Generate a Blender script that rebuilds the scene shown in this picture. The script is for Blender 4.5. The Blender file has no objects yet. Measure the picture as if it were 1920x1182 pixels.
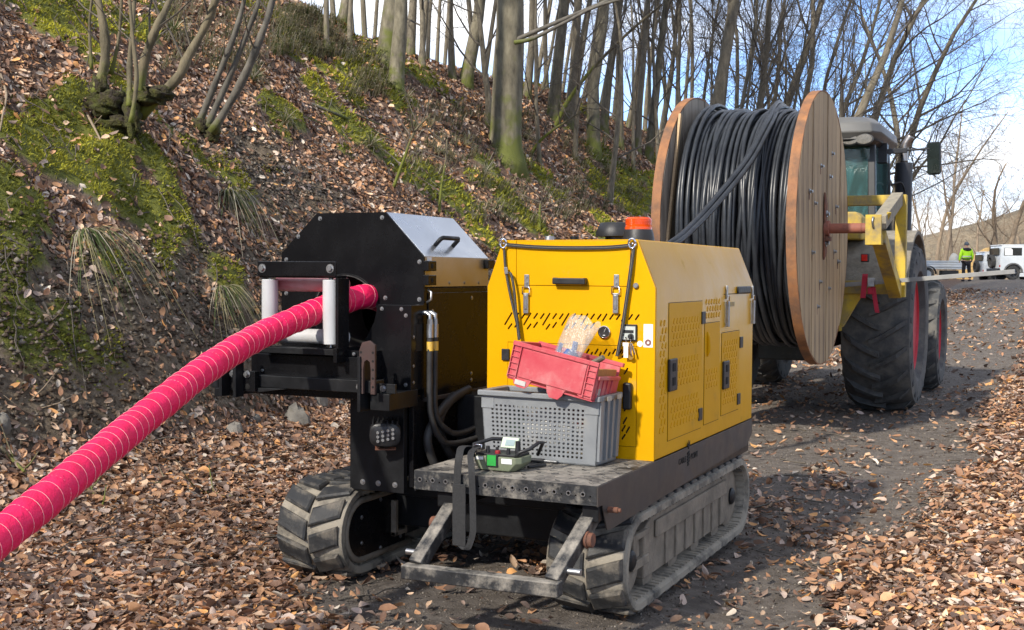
import bpy, bmesh, math, random
import numpy as np
from mathutils import Vector, Matrix, Euler

SC = bpy.context.scene
COL = SC.collection
R = math.radians

# ------------------------------------------------------------------ camera
F_PX, PITCH, ROLL, YAW, CAM_H = 2217.0, .035, .0067, .4414, 1.55
_fw = Vector((-math.sin(YAW)*math.cos(PITCH), math.cos(YAW)*math.cos(PITCH), -math.sin(PITCH)))
_rt = Vector((math.cos(YAW), math.sin(YAW), 0))
_up = _rt.cross(_fw)
_rt2 = _rt*math.cos(ROLL) + _up*math.sin(ROLL)
_up2 = -_rt*math.sin(ROLL) + _up*math.cos(ROLL)
CAM = Vector((0, 0, CAM_H))
cam_data = bpy.data.cameras.new('camera')
cam = bpy.data.objects.new('camera', cam_data)
COL.objects.link(cam)
mw = Matrix((_rt2, _up2, -_fw)).transposed().to_4x4()
mw.translation = CAM
cam.matrix_world = mw
cam_data.lens = F_PX/1920*36
cam_data.sensor_width = 36
cam_data.clip_start = .05
cam_data.clip_end = 6000
SC.camera = cam

def at(u, v, x=None, y=None, z=None):
    """point of the place seen at photo pixel (u, v) on the plane x=, y= or z="""
    D = _fw + _rt2*((u-960)/F_PX) - _up2*((v-591)/F_PX)
    if x is not None: t = (x-CAM.x)/D.x
    elif y is not None: t = (y-CAM.y)/D.y
    else: t = (z-CAM.z)/D.z
    return CAM + D*t

# ------------------------------------------------------------------ world, sun, exposure
SUN_TO = Vector((-.24, -1.0, .74)).normalized()      # towards the sun
world = bpy.data.worlds.new('World'); SC.world = world
world.use_nodes = True
wn, wl = world.node_tree.nodes, world.node_tree.links
wn.clear()
wout = wn.new('ShaderNodeOutputWorld'); bg = wn.new('ShaderNodeBackground')
sky = wn.new('ShaderNodeTexSky'); sky.sky_type = 'NISHITA'; sky.sun_disc = False
sky.sun_elevation = math.asin(SUN_TO.z)
sky.sun_rotation = math.atan2(SUN_TO.x, SUN_TO.y)
sky.air_density = .5; sky.dust_density = .0; sky.ozone_density = 2.2
tc = wn.new('ShaderNodeTexCoord')
mp = wn.new('ShaderNodeMapping'); mp.inputs['Scale'].default_value = (1, 1, 2.6); mp.inputs['Location'].default_value = (2.45, 1.23, .2)
cn = wn.new('ShaderNodeTexNoise'); cn.inputs['Scale'].default_value = 3.4; cn.inputs['Detail'].default_value = 7; cn.inputs['Roughness'].default_value = .55
cr = wn.new('ShaderNodeValToRGB'); cr.color_ramp.elements[0].position = .39; cr.color_ramp.elements[1].position = .64
cm = wn.new('ShaderNodeMix'); cm.data_type = 'RGBA'
cm.inputs[7].default_value = (4.3, 4.3, 4.3, 1)
wl.new(tc.outputs['Generated'], mp.inputs['Vector']); wl.new(mp.outputs[0], cn.inputs['Vector'])
wl.new(cn.outputs['Fac'], cr.inputs[0]); wl.new(cr.outputs[0], cm.inputs[0])
wl.new(sky.outputs[0], cm.inputs[6]); wl.new(cm.outputs[2], bg.inputs[0]); wl.new(bg.outputs[0], wout.inputs[0])
bg.inputs[1].default_value = .118

sun_data = bpy.data.lights.new('sun', 'SUN'); sun = bpy.data.objects.new('sun', sun_data); COL.objects.link(sun)
sun_data.energy = 2.1; sun_data.angle = R(2.0); sun_data.color = (1, .93, .82)
sun.rotation_euler = SUN_TO.to_track_quat('Z', 'Y').to_euler()
sun.location = (-10, -30, 20)

SC.view_settings.view_transform = 'Standard'
SC.view_settings.look = 'None'
SC.view_settings.gamma = 1
SC.view_settings.use_curve_mapping = False
SC.view_settings.exposure = 1.58
SC.cycles.use_denoising = True
SC.cycles.max_bounces = 6
SC.cycles.transparent_max_bounces = 8

# ------------------------------------------------------------------ helpers
rng = random.Random(7)

class MB:
    """collects shapes, then links them as one mesh object"""
    def __init__(s): s.v = []; s.f = []
    def add(s, vs, fs):
        n = len(s.v); s.v += [tuple(p) for p in vs]; s.f += [tuple(i+n for i in f) for f in fs]; return s
    def box(s, lo, hi):
        x0, y0, z0 = (min(a, b) for a, b in zip(lo, hi)); x1, y1, z1 = (max(a, b) for a, b in zip(lo, hi))
        return s.add([(x0,y0,z0),(x1,y0,z0),(x1,y1,z0),(x0,y1,z0),(x0,y0,z1),(x1,y0,z1),(x1,y1,z1),(x0,y1,z1)],
                     [(3,2,1,0),(4,5,6,7),(0,1,5,4),(1,2,6,5),(2,3,7,6),(3,0,4,7)])
    def obox(s, c, size, rot):
        m = Euler(rot).to_matrix() if not isinstance(rot, Matrix) else rot
        a, b, d = (k/2 for k in size); c = Vector(c)
        vs = [c + m @ Vector(p) for p in ((-a,-b,-d),(a,-b,-d),(a,b,-d),(-a,b,-d),(-a,-b,d),(a,-b,d),(a,b,d),(-a,b,d))]
        return s.add(vs, [(3,2,1,0),(4,5,6,7),(0,1,5,4),(1,2,6,5),(2,3,7,6),(3,0,4,7)])
    def bar(s, p0, p1, w, h, upv=(0,0,1)):
        p0, p1 = Vector(p0), Vector(p1); d = (p1-p0); L = d.length; d.normalize()
        upv = Vector(upv); sx = d.cross(upv)
        if sx.length < 1e-4: sx = d.cross(Vector((1,0,0)))
        sx.normalize(); uz = sx.cross(d).normalized()
        return s.obox((p0+p1)/2, (w, L, h), Matrix((sx, d, uz)).transposed())
    def cyl(s, p0, p1, r, r2=None, n=16, caps=True):
        return s.tube([p0, p1], [r, r if r2 is None else r2], n, caps)
    def tube(s, pts, rad, n=8, caps=True, flat=1.0):
        pts = [Vector(p) for p in pts]
        if not hasattr(rad, '__len__'): rad = [rad]*len(pts)
        base = len(s.v); ref = None
        for i, p in enumerate(pts):
            t = (pts[min(i+1, len(pts)-1)] - pts[max(i-1, 0)]).normalized()
            if ref is None:
                ref = t.orthogonal().normalized() if abs(t.z) > .9 else t.cross(Vector((0,0,1))).normalized()
            ref = (ref - t*ref.dot(t))
            if ref.length < 1e-5: ref = t.orthogonal()
            ref.normalize(); b = t.cross(ref)
            for k in range(n):
                a = 2*math.pi*k/n
                s.v.append(tuple(p + (ref*math.cos(a) + b*math.sin(a)*flat)*rad[i]))
        for i in range(len(pts)-1):
            for k in range(n):
                a, b_ = base+i*n+k, base+i*n+(k+1) % n
                s.f.append((a, b_, b_+n, a+n))
        if caps:
            s.f.append(tuple(base+k for k in reversed(range(n))))
            s.f.append(tuple(base+(len(pts)-1)*n+k for k in range(n)))
        return s
    def prism(s, poly, axis, a, b):
        """poly: 2-D outline; axis 'x','y','z'; swept from a to b"""
        def P(p, t):
            return {'x': (t, p[0], p[1]), 'y': (p[0], t, p[1]), 'z': (p[0], p[1], t)}[axis]
        n = len(poly)
        return s.add([P(p, a) for p in poly] + [P(p, b) for p in poly],
                     [tuple(range(n)), tuple(reversed(range(n, 2*n)))] + [(i, n+i, n+(i+1) % n, (i+1) % n) for i in range(n)])
    def ring(s, c, axis, r0, r1, a, b, n=48):
        """flat ring (washer) around axis through c between offsets a and b"""
        def P(r, t, ang):
            q = (r*math.cos(ang), r*math.sin(ang))
            return {'x': (c[0]+t, c[1]+q[0], c[2]+q[1]), 'y': (c[0]+q[0], c[1]+t, c[2]+q[1]), 'z': (c[0]+q[0], c[1]+q[1], c[2]+t)}[axis]
        vs = []
        for k in range(n):
            g = 2*math.pi*k/n
            vs += [P(r0, a, g), P(r1, a, g), P(r1, b, g), P(r0, b, g)]
        fs = []
        for k in range(n):
            i, j = 4*k, 4*((k+1) % n)
            for m in range(4): fs.append((i+m, j+m, j+(m+1) % 4, i+(m+1) % 4))
        return s.add(vs, fs)
    def lathe(s, c, axis, prof, n=32, close=False):
        """prof: list of (offset along axis, radius)"""
        b0 = len(s.v)
        for t, r in prof:
            for k in range(n):
                g = 2*math.pi*k/n; q = (r*math.cos(g), r*math.sin(g))
                s.v.append({'x': (c[0]+t, c[1]+q[0], c[2]+q[1]), 'y': (c[0]+q[0], c[1]+t, c[2]+q[1]), 'z': (c[0]+q[0], c[1]+q[1], c[2]+t)}[axis])
        m = len(prof)
        for i in range(m if close else m-1):
            j = (i+1) % m
            for k in range(n):
                s.f.append((b0+i*n+k, b0+i*n+(k+1) % n, b0+j*n+(k+1) % n, b0+j*n+k))
        if not close:
            s.f.append(tuple(b0+k for k in range(n))); s.f.append(tuple(b0+(m-1)*n+k for k in range(n)))
        return s
    def blob(s, c, rad, n=12, m=8, jit=0, rnd=rng, rot=None):
        c = Vector(c); vs = []; fs = []
        for i in range(m+1):
            th = math.pi*i/m
            for k in range(n):
                ph = 2*math.pi*k/n; q = 1 + jit*(rnd.random()-.5)
                p = Vector((rad[0]*math.sin(th)*math.cos(ph)*q, rad[1]*math.sin(th)*math.sin(ph)*q, rad[2]*math.cos(th)*q))
                if rot is not None: p = rot @ p
                vs.append(c+p)
        for i in range(m):
            for k in range(n):
                fs.append((i*n+k, i*n+(k+1) % n, (i+1)*n+(k+1) % n, (i+1)*n+k))
        return s.add(vs, fs)
    def build(s, name, mat, parent=None, bevel=0, smooth=False, seg=2, origin=None):
        me = bpy.data.meshes.new(name)
        me.from_pydata(s.v, [], s.f)
        bm = bmesh.new(); bm.from_mesh(me)
        if smooth: bmesh.ops.remove_doubles(bm, verts=bm.verts, dist=1e-6)
        bmesh.ops.recalc_face_normals(bm, faces=bm.faces)
        bm.to_mesh(me); bm.free()
        return link(name, me, mat, parent, bevel, smooth, seg, origin)

WL = {}
def link(name, me, mat, parent=None, bevel=0, smooth=False, seg=2, origin=None):
    n = len(me.vertices)
    co = np.empty(n*3, 'f'); me.vertices.foreach_get('co', co); co = co.reshape(-1, 3)
    c = (co.min(0)+co.max(0))/2 if origin is None else np.array(origin, 'f')
    if parent is None and origin is None: c[2] = co[:, 2].min()
    me.vertices.foreach_set('co', (co-c).astype('f').ravel()); me.update()
    if mat is not None: me.materials.append(mat)
    o = bpy.data.objects.new(name, me); COL.objects.link(o)
    w = Vector([float(k) for k in c])
    if parent is not None:
        o.parent = parent; o.location = w - WL[parent.name]
    else: o.location = w
    WL[o.name] = w
    if smooth:
        me.polygons.foreach_set('use_smooth', [True]*len(me.polygons))
        if smooth == 'auto': me.set_sharp_from_angle(angle=R(38))
    if bevel:
        b = o.modifiers.new('bevel', 'BEVEL'); b.width = bevel; b.segments = seg; b.limit_method = 'ANGLE'; b.angle_limit = R(35)
        me.polygons.foreach_set('use_smooth', [True]*len(me.polygons)); b.harden_normals = True
    return o

def thing(name, loc, label, cat, group=None):
    o = bpy.data.objects.new(name, None); COL.objects.link(o)
    o.empty_display_size = .1
    o.location = loc; WL[o.name] = Vector(loc)
    return tag(o, label, cat, group)

def tag(o, label=None, cat=None, group=None, kind=None):
    if label: o['label'] = label
    if cat: o['category'] = cat
    if group: o['group'] = group
    if kind: o['kind'] = kind
    return o

def copy_tree(o, parent=None):
    c = o.copy(); COL.objects.link(c); c.parent = parent
    for ch in o.children: copy_tree(ch, c)
    return c

def bake_cut(o, cutter):
    """cut the shapes of the MB `cutter` (world coordinates) out of the mesh of o, for good"""
    w = WL[o.name]
    me = bpy.data.meshes.new('cut'); me.from_pydata([tuple(Vector(p)-w) for p in cutter.v], [], cutter.f)
    bm = bmesh.new(); bm.from_mesh(me); bmesh.ops.recalc_face_normals(bm, faces=bm.faces); bm.to_mesh(me); bm.free()
    a = bpy.data.objects.new('tmp_a', o.data); b = bpy.data.objects.new('tmp_b', me)
    COL.objects.link(a); COL.objects.link(b)
    md = a.modifiers.new('b', 'BOOLEAN'); md.operation = 'DIFFERENCE'; md.object = b; md.solver = 'EXACT'; md.use_self = True
    dg = bpy.context.evaluated_depsgraph_get(); dg.update()
    new = bpy.data.meshes.new_from_object(a.evaluated_get(dg))
    mats = [m for m in o.data.materials]
    o.data = new
    if not new.materials:
        for m in mats: new.materials.append(m)
    bpy.data.objects.remove(a); bpy.data.objects.remove(b); bpy.data.meshes.remove(me)
    return o

# ------------------------------------------------------------------ materials
def srgb(r, g, b):
    return tuple(((c/255/12.92) if c/255 <= .04045 else ((c/255+.055)/1.055)**2.4) for c in (r, g, b))

def pmat(name, col, col2=None, scale=6, rough=.5, rough2=None, metal=0, bump=0, bscale=60, dirt=None, damt=.5, dscale=5,
         coat=0, stretch=(1,1,1), detail=6, trans=0, ior=1.45, spec=None, alpha=None, lo=.35, hi=.65, updirt=0, vary=0):
    m = bpy.data.materials.new(name); m.use_nodes = True
    nt = m.node_tree; N, L = nt.nodes, nt.links
    p = N['Principled BSDF']
    t = N.new('ShaderNodeTexCoord'); mpn = N.new('ShaderNodeMapping'); mpn.inputs['Scale'].default_value = stretch
    L.new(t.outputs['Object'], mpn.inputs[0])
    def noise(sc, det=detail, ro=.6):
        n = N.new('ShaderNodeTexNoise'); n.inputs['Scale'].default_value = sc; n.inputs['Detail'].default_value = det; n.inputs['Roughness'].default_value = ro
        L.new(mpn.outputs[0], n.inputs['Vector']); return n
    def ramp(src, a, b, c0=(0,0,0,1), c1=(1,1,1,1)):
        r = N.new('ShaderNodeValToRGB'); r.color_ramp.elements[0].position = a; r.color_ramp.elements[1].position = b
        r.color_ramp.elements[0].color = c0; r.color_ramp.elements[1].color = c1
        L.new(src, r.inputs[0]); return r
    c1 = (*col, 1); c2 = (*(col2 or tuple(k*.82 for k in col)), 1)
    n1 = noise(scale); base = ramp(n1.outputs['Fac'], lo, hi, c1, c2).outputs[0]
    rr = rough2 if rough2 is not None else min(1, rough+.12)
    n2 = noise(scale*2.3); rv = ramp(n2.outputs['Fac'], .35, .7, (rough,)*3+(1,), (rr,)*3+(1,)).outputs[0]
    if dirt:
        n3 = noise(dscale, 8, .68); k = 1-damt; src = n3.outputs['Fac']
        if updirt:
            g = N.new('ShaderNodeNewGeometry'); sp = N.new('ShaderNodeSeparateXYZ'); L.new(g.outputs['Normal'], sp.inputs[0])
            ad = N.new('ShaderNodeMath'); ad.operation = 'MULTIPLY_ADD'; ad.inputs[1].default_value = updirt; ad.use_clamp = True
            L.new(sp.outputs[2], ad.inputs[0]); L.new(src, ad.inputs[2]); src = ad.outputs[0]
        f = ramp(src, max(0, k*.8-.02), min(1, k*.8+.22)).outputs[0]
        mx = N.new('ShaderNodeMix'); mx.data_type = 'RGBA'; L.new(f, mx.inputs[0]); L.new(base, mx.inputs[6]); mx.inputs[7].default_value = (*dirt, 1)
        base = mx.outputs[2]
        m2 = N.new('ShaderNodeMix'); m2.data_type = 'RGBA'; L.new(f, m2.inputs[0]); L.new(rv, m2.inputs[6]); m2.inputs[7].default_value = (.9, .9, .9, 1); rv = m2.outputs[2]
        if metal:
            iv = N.new('ShaderNodeMath'); iv.operation = 'MULTIPLY_ADD'; iv.inputs[1].default_value = -metal; iv.inputs[2].default_value = metal
            L.new(f, iv.inputs[0]); L.new(iv.outputs[0], p.inputs['Metallic'])
    elif metal: p.inputs['Metallic'].default_value = metal
    if vary:
        oi = N.new('ShaderNodeObjectInfo'); mr = N.new('ShaderNodeMapRange'); mr.inputs[3].default_value = 1-vary; mr.inputs[4].default_value = 1+vary; L.new(oi.outputs['Random'], mr.inputs[0])
        mv = N.new('ShaderNodeMix'); mv.data_type = 'RGBA'; mv.blend_type = 'MULTIPLY'; mv.inputs[0].default_value = 1; L.new(base, mv.inputs[6]); L.new(mr.outputs[0], mv.inputs[7]); base = mv.outputs[2]
    L.new(base, p.inputs['Base Color']); L.new(rv, p.inputs['Roughness'])
    p.inputs['Coat Weight'].default_value = coat; p.inputs['Coat Roughness'].default_value = .06
    if trans: p.inputs['Transmission Weight'].default_value = trans
    p.inputs['IOR'].default_value = ior
    if spec is not None: p.inputs['Specular IOR Level'].default_value = spec
    if alpha is not None: p.inputs['Alpha'].default_value = alpha
    if bump:
        n4 = noise(bscale, 5); b = N.new('ShaderNodeBump'); b.inputs['Strength'].default_value = 1; b.inputs['Distance'].default_value = bump
        L.new(n4.outputs['Fac'], b.inputs['Height']); L.new(b.outputs[0], p.inputs['Normal'])
    return m

MUD = (.16, .125, .09)
M = {}
M['yellow'] = pmat('yellow_paint', (.66, .340, .0015), (.61, .308, .0015), 2.0, .30, .38, coat=.0, spec=.16, dirt=(.40, .26, .07), damt=.22, dscale=5, bump=.004, bscale=2.2, updirt=-.0)
M['yellow_old'] = pmat('worn_yellow_paint', (.58, .40, .035), (.44, .30, .04), 5, .55, .7, dirt=(.20, .17, .12), damt=.42, dscale=4, bump=.002, bscale=30)
M['black'] = pmat('black_paint', (.0045, .0045, .0055), (.008, .008, .009), 4, .20, .32, spec=.28, coat=.0, dirt=(.03, .028, .026), damt=.08, dscale=7)
M['black_steel'] = pmat('scuffed_black_steel', (.007, .0075, .0085), (.013, .0135, .015), 9, .32, .5, spec=.28, dirt=(.07, .062, .052), damt=.14, dscale=9, bump=.001)
M['platform'] = pmat('muddy_black_checker_plate', (.014, .015, .017), (.035, .036, .038), 12, .42, .6, dirt=(.30, .27, .225), damt=.36, dscale=11, bump=.002, bscale=80, updirt=.13)
M['skirt'] = pmat('dark_grey_brown_paint', (.040, .034, .030), (.055, .045, .040), 3, .42, .6, dirt=(.12, .095, .075), damt=.25, dscale=4)
M['black_plastic'] = pmat('black_plastic', (.012, .012, .013), (.02, .02, .022), 14, .38, .55)
M['rubber'] = pmat('muddy_rubber', (.020, .020, .021), (.04, .039, .036), 10, .62, .85, dirt=(.30, .265, .21), damt=.60, dscale=7, bump=.003, bscale=50)
M['rubber_lug'] = pmat('worn_rubber_lug', (.018, .019, .021), (.038, .038, .038), 14, .5, .7, dirt=(.22, .19, .15), damt=.37, dscale=8, bump=.002, bscale=60)
M['mud_steel'] = pmat('mud_caked_steel', (.26, .22, .17), (.16, .135, .105), 9, .9, .98, bump=.006, bscale=35)
M['rust'] = pmat('rusty_steel', (.22, .085, .045), (.11, .055, .038), 14, .75, .9, bump=.002)
M['silver'] = pmat('brushed_aluminium', (.62, .64, .66), (.54, .56, .58), 3, .26, .38, metal=.85, dirt=(.35, .33, .29), damt=.14, dscale=6, stretch=(1,1,1))
M['zinc'] = pmat('zinc_steel', (.44, .45, .46), (.30, .30, .30), 20, .3, .45, metal=.9)
M['chrome'] = pmat('chrome', (.75, .75, .76), (.7, .7, .7), 20, .08, .15, metal=1)
M['white_roller'] = pmat('white_plastic_roller', (.52, .53, .53), (.44, .44, .44), 5, .4, .5, dirt=(.52, .36, .26), damt=.2, dscale=8)
M['hose'] = pmat('black_hose', (.018, .018, .019), (.035, .034, .033), 20, .5, .65, dirt=(.12, .10, .08), damt=.25, dscale=14)
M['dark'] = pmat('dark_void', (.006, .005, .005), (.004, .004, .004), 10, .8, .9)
M['white'] = pmat('white_sticker', (.78, .78, .77), (.70, .70, .69), 30, .45, .5)
M['grey_plastic'] = pmat('grey_plastic', (.19, .20, .21), (.235, .245, .25), 7, .42, .56, dirt=(.30, .27, .22), damt=.22, dscale=7)
M['red_plastic'] = pmat('faded_red_plastic', (.46, .040, .060), (.52, .10, .11), 7, .48, .62, dirt=(.52, .24, .23), damt=.34, dscale=5)
M['strap'] = pmat('black_webbing', (.018, .018, .019), (.03, .03, .03), 120, .75, .85, bump=.0008, bscale=400)
M['strap_light'] = pmat('pale_webbing_stripe', (.16, .145, .115), (.12, .11, .09), 60, .8, .9)
# ------------------------------------------------------------------ terrain
def _hash(ix, iy, s):
    v = np.sin(ix*127.1 + iy*311.7 + s*74.7)*43758.5453
    return v - np.floor(v)
def vnoise(x, y, s=0):
    ix, iy = np.floor(x), np.floor(y); fx, fy = x-ix, y-iy
    fx = fx*fx*(3-2*fx); fy = fy*fy*(3-2*fy)
    return ((_hash(ix, iy, s)*(1-fx)+_hash(ix+1, iy, s)*fx)*(1-fy) + (_hash(ix, iy+1, s)*(1-fx)+_hash(ix+1, iy+1, s)*fx)*fy)
def fbm(x, y, s=0, o=4):
    x = np.asarray(x, float); y = np.asarray(y, float)
    a, t, w = .5, 0, 0
    for k in range(o):
        t = t + a*vnoise(x*2**k, y*2**k, s+k*3.1); w += a; a *= .5
    return t/w
def sstep(x, a, b):
    t = np.clip((np.asarray(x, float)-a)/(b-a), 0, 1); return t*t*(3-2*t)

PD = [-60, -1.3, -.5, 0, .3, .62, 1.1, 2.0, 5.6, 7.0, 9.0, 20, 60]
PZ = [0, 0, .07, .22, .68, 1.22, 1.72, 2.5, 5.72, 6.25, 6.4, 6.0, 3.0]
SY = [-20, 16, 20, 29, 36, 60, 90, 200]
SV = [1.10, 1.08, 1.0, 1.02, .92, .45, .2, .1]
def foot(y): return 6.5 + 7*sstep(y, 40, 56) + .7*(fbm(np.asarray(y, float)*.35, np.zeros_like(np.asarray(y, float)), 5, 3)-.5)
def bank_d(x, y): return -np.asarray(x, float) - foot(y)
def road_z(y):
    y = np.asarray(y, float)
    return 1.42*np.clip((y-16)/42, 0, 1)**1.35 - .035*np.clip(y-64, 0, 400)
def height(x, y):
    x = np.asarray(x, float); y = np.asarray(y, float)
    d = bank_d(x, y)
    z = np.interp(d, PD, PZ)*np.interp(y, SY, SV)
    rough = sstep(d, .2, 2.0)
    z = z + rough*(.75*(fbm(x*.45, y*.45, 11, 3)-.5) + .30*(fbm(x*1.5, y*1.5, 17, 3)-.5))
    z = z + sstep(d, -.6, .3)*.16*(fbm(x*4, y*4, 23, 3)-.5) + sstep(d, .1, .5)*(1-sstep(d, 1.0, 1.8))*.30*(fbm(x*2.2, y*2.2, 29, 3)-.5)
    z = z + moss_mask(x, y)*(.04+.16*fbm(x*3.5, y*3.5, 41, 3))
    # the track: two shallow wheel ruts, small bumps
    rr = np.exp(-((x+1.30)/.42)**2) + np.exp(-((x+4.2)/.5)**2)
    z = z - .035*rr*(1-sstep(d, -.9, -.3)) + .05*(fbm(x*.8, y*.8, 3, 3)-.5) + .02*(fbm(x*5, y*5, 9, 2)-.5)
    z = z + .07*np.exp(-((x+.1)/.7)**2) - .06*np.clip(x-1.5, 0, 60)
    return z + road_z(y)
MOSS = [(-8.36, 8.2, .55), (-7.84, 8.1, .5), (-7.6, 8.55, .45), (-7.28, 8.8, .4), (-7.5, 6.9, .5), (-6.95, 6.3, .55), (-6.62, 6.85, .22), (-8.3, 10.1, .5), (-8.0, 8.7, .4), (-8.7, 18.2, .8), (-8.6, 16.1, .8), (-7.2, 8.2, .35), (-9.3, 25, .9), (-9.9, 21.8, .8), (-9.5, 14.6, .7), (-10.8, 16, .7), (-7.1, 7.5, .3)]
def moss_mask(x, y):
    d = bank_d(x, y)
    n = fbm(x*.9+3.3, y*.75, 51, 4)
    w = sstep(d, .35, .8)*(1-.35*sstep(d, 3.2, 5.5))*(1-sstep(d, 8, 12))
    near = .035*(1-sstep(y, 13, 17)) + .02
    g = 0
    for px, py, r in MOSS: g = np.maximum(g, np.exp(-(((x-px)**2+(y-py)**2)/(r*r))))
    g = sstep(g*(2.6*fbm(x*3.4+y, y*2.8, 55, 4)-.42), .38, .62)*sstep(d, .2, .45)
    return np.maximum(sstep(n, .655-near, .69-near)*w, g)
def soil_mask(x, y):
    d = bank_d(x, y)
    n = fbm(x*1.2, y*.9, 61, 4)
    cut = sstep(d, -.05, .2)*(1-sstep(d, .75, 1.25))
    n = n; scar = np.exp(-((np.asarray(y)-11.2)/1.3)**2 - ((d-1.9)/.75)**2)
    return np.clip(cut*(.25+sstep(n, .34, .5)) + scar*1.1*sstep(n, .3, .45), 0, 1)

def _axis(parts):
    o = []
    for a, b, st in parts: o += list(np.arange(a, b-1e-6, st))
    return np.array(o + [parts[-1][1]])
def sheet(name, xs, ys, mat, zf=height, skirt=0):
    X, Y = np.meshgrid(xs, ys); Z = zf(X, Y)
    nx, ny = len(xs), len(ys)
    co = np.stack([X, Y, Z], -1).reshape(-1, 3)
    i = (np.arange(ny-1)[:, None]*nx + np.arange(nx-1)[None]).ravel()
    fs = np.stack([i, i+1, i+nx+1, i+nx], -1)
    me = bpy.data.meshes.new(name)
    me.vertices.add(len(co)); me.vertices.foreach_set('co', co.astype('f').ravel())
    me.loops.add(fs.size); me.loops.foreach_set('vertex_index', fs.astype('i').ravel())
    me.polygons.add(len(fs)); me.polygons.foreach_set('loop_start', np.arange(0, fs.size, 4, dtype='i'))
    me.update(calc_edges=True)
    mk = me.attributes.new('mask', 'FLOAT_COLOR', 'POINT')
    c = np.ones((len(co), 4), 'f'); x, y = co[:, 0], co[:, 1]
    c[:, 0] = moss_mask(x, y); c[:, 1] = soil_mask(x, y)
    c[:, 2] = leaf_cover(x, y)
    mk.data.foreach_set('color', c.ravel())
    o = link(name, me, mat, None, smooth=True, origin=(0, 0, 0))
    tag(o, kind='structure'); return o

def leaf_cover(x, y):
    """share of the ground that the fallen leaves hide, 0..1"""
    x = np.asarray(x, float); y = np.asarray(y, float); d = bank_d(x, y)
    n = fbm(x*1.1, y*.6, 71, 4); n2 = fbm(x*2.5, y*2.5, 77, 3)
    ruts = np.exp(-((x+1.28+.10*np.sin(y*.5))/.62)**2)*(1.08-.35*sstep(n, .45, .6)) + np.exp(-((x+4.1)/.35)**4)*.55*sstep(y, 7.6, 9)
    under = np.exp(-((x+2.60)/.95)**4)*.95*sstep(y, 3.9, 4.5)*(1-sstep(n2, .52, .72)*.6)
    shade = np.exp(-((x+2.7)/1.9)**4)*.6*sstep(y, 8.8, 10.2)*(1-sstep(y, 16, 24))
    far = .35*sstep(y, 14, 30)*np.exp(-((x+2.8)/2.2)**4)
    c = 1-np.clip(ruts+under+shade+far, 0, .93)
    c = c*(1-.90*moss_mask(x, y))*(1-.80*soil_mask(x, y))
    return np.clip(c*(.55+.9*n2), 0, 1)

def ground_mat():
    m = bpy.data.materials.new('forest_ground'); m.use_nodes = True
    nt = m.node_tree; N, L = nt.nodes, nt.links; p = N['Principled BSDF']
    t = N.new('ShaderNodeTexCoord')
    def noise(sc, det=6, ro=.6):
        n = N.new('ShaderNodeTexNoise'); n.inputs['Scale'].default_value = sc; n.inputs['Detail'].default_value = det; n.inputs['Roughness'].default_value = ro
        L.new(t.outputs['Object'], n.inputs['Vector']); return n.outputs['Fac']
    def ramp(s, els):
        r = N.new('ShaderNodeValToRGB'); e = r.color_ramp.elements
        while len(e) < len(els): e.new(.5)
        for k, (pos, c) in zip(e, els): k.position = pos; k.color = (*c, 1)
        L.new(s, r.inputs[0]); return r.outputs[0]
    def mix(f, a, b):
        x = N.new('ShaderNodeMix'); x.data_type = 'RGBA'; L.new(f, x.inputs[0]); L.new(a, x.inputs[6]); L.new(b, x.inputs[7]); return x.outputs[2]
    at_ = N.new('ShaderNodeAttribute'); at_.attribute_name = 'mask'
    sp = N.new('ShaderNodeSeparateColor'); L.new(at_.outputs['Color'], sp.inputs[0])
    litter = ramp(noise(26, 8, .7), [(.30, (.030, .020, .014)), (.48, (.10, .060, .040)), (.60, (.19, .115, .075)), (.75, (.26, .18, .13))])
    mud = ramp(noise(9, 9, .7), [(.30, (.065, .052, .041)), (.5, (.125, .104, .086)), (.70, (.19, .165, .14))])
    soil = ramp(noise(11, 9, .7), [(.30, (.045, .033, .021)), (.5, (.13, .098, .064)), (.70, (.24, .19, .135))])
    moss = ramp(noise(8, 8, .65), [(.30, (.040, .048, .008)), (.52, (.11, .12, .015)), (.72, (.26, .245, .03))])
    # sharpen the leaf/mud edge with noise
    def edge(ch, sc=14, amt=.5):
        a = N.new('ShaderNodeMath'); a.operation = 'MULTIPLY_ADD'; a.inputs[1].default_value = amt; a.inputs[2].default_value = -amt/2
        L.new(noise(sc, 6, .7), a.inputs[0])
        b = N.new('ShaderNodeMath'); b.operation = 'ADD'; L.new(ch, b.inputs[0]); L.new(a.outputs[0], b.inputs[1])
        r = N.new('ShaderNodeMapRange'); r.inputs[1].default_value = .35; r.inputs[2].default_value = .65; L.new(b.outputs[0], r.inputs[0]); return r.outputs[0]
    c = mix(edge(sp.outputs[2]), mud, litter)
    c = mix(edge(sp.outputs[1]), c, soil)
    c = mix(edge(sp.outputs[0], 20, .7), c, moss)
    L.new(c, p.inputs['Base Color'])
    p.inputs['Roughness'].default_value = .88
    b = N.new('ShaderNodeBump'); b.inputs['Strength'].default_value = 1; b.inputs['Distance'].default_value = .022
    b2 = N.new('ShaderNodeBump'); b2.inputs['Strength'].default_value = .8; b2.inputs['Distance'].default_value = .01
    L.new(noise(22, 8, .7), b.inputs['Height']); L.new(noise(95, 4, .6), b2.inputs['Height']); L.new(b.outputs[0], b2.inputs['Normal'])
    L.new(b2.outputs[0], p.inputs['Normal'])
    return m
M['ground'] = ground_mat()
YS = _axis([(-30, 1, 1.5), (1, 22, .11), (22, 45, .25), (45, 110, 1.2)])
hillside = sheet('hillside', _axis([(-75, -17, 2), (-17, -13, .35), (-13, -5.4, .10)]), YS, M['ground'])
track = sheet('forest_track', _axis([(-5.4, .8, .10)]), YS, M['ground'])
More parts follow.
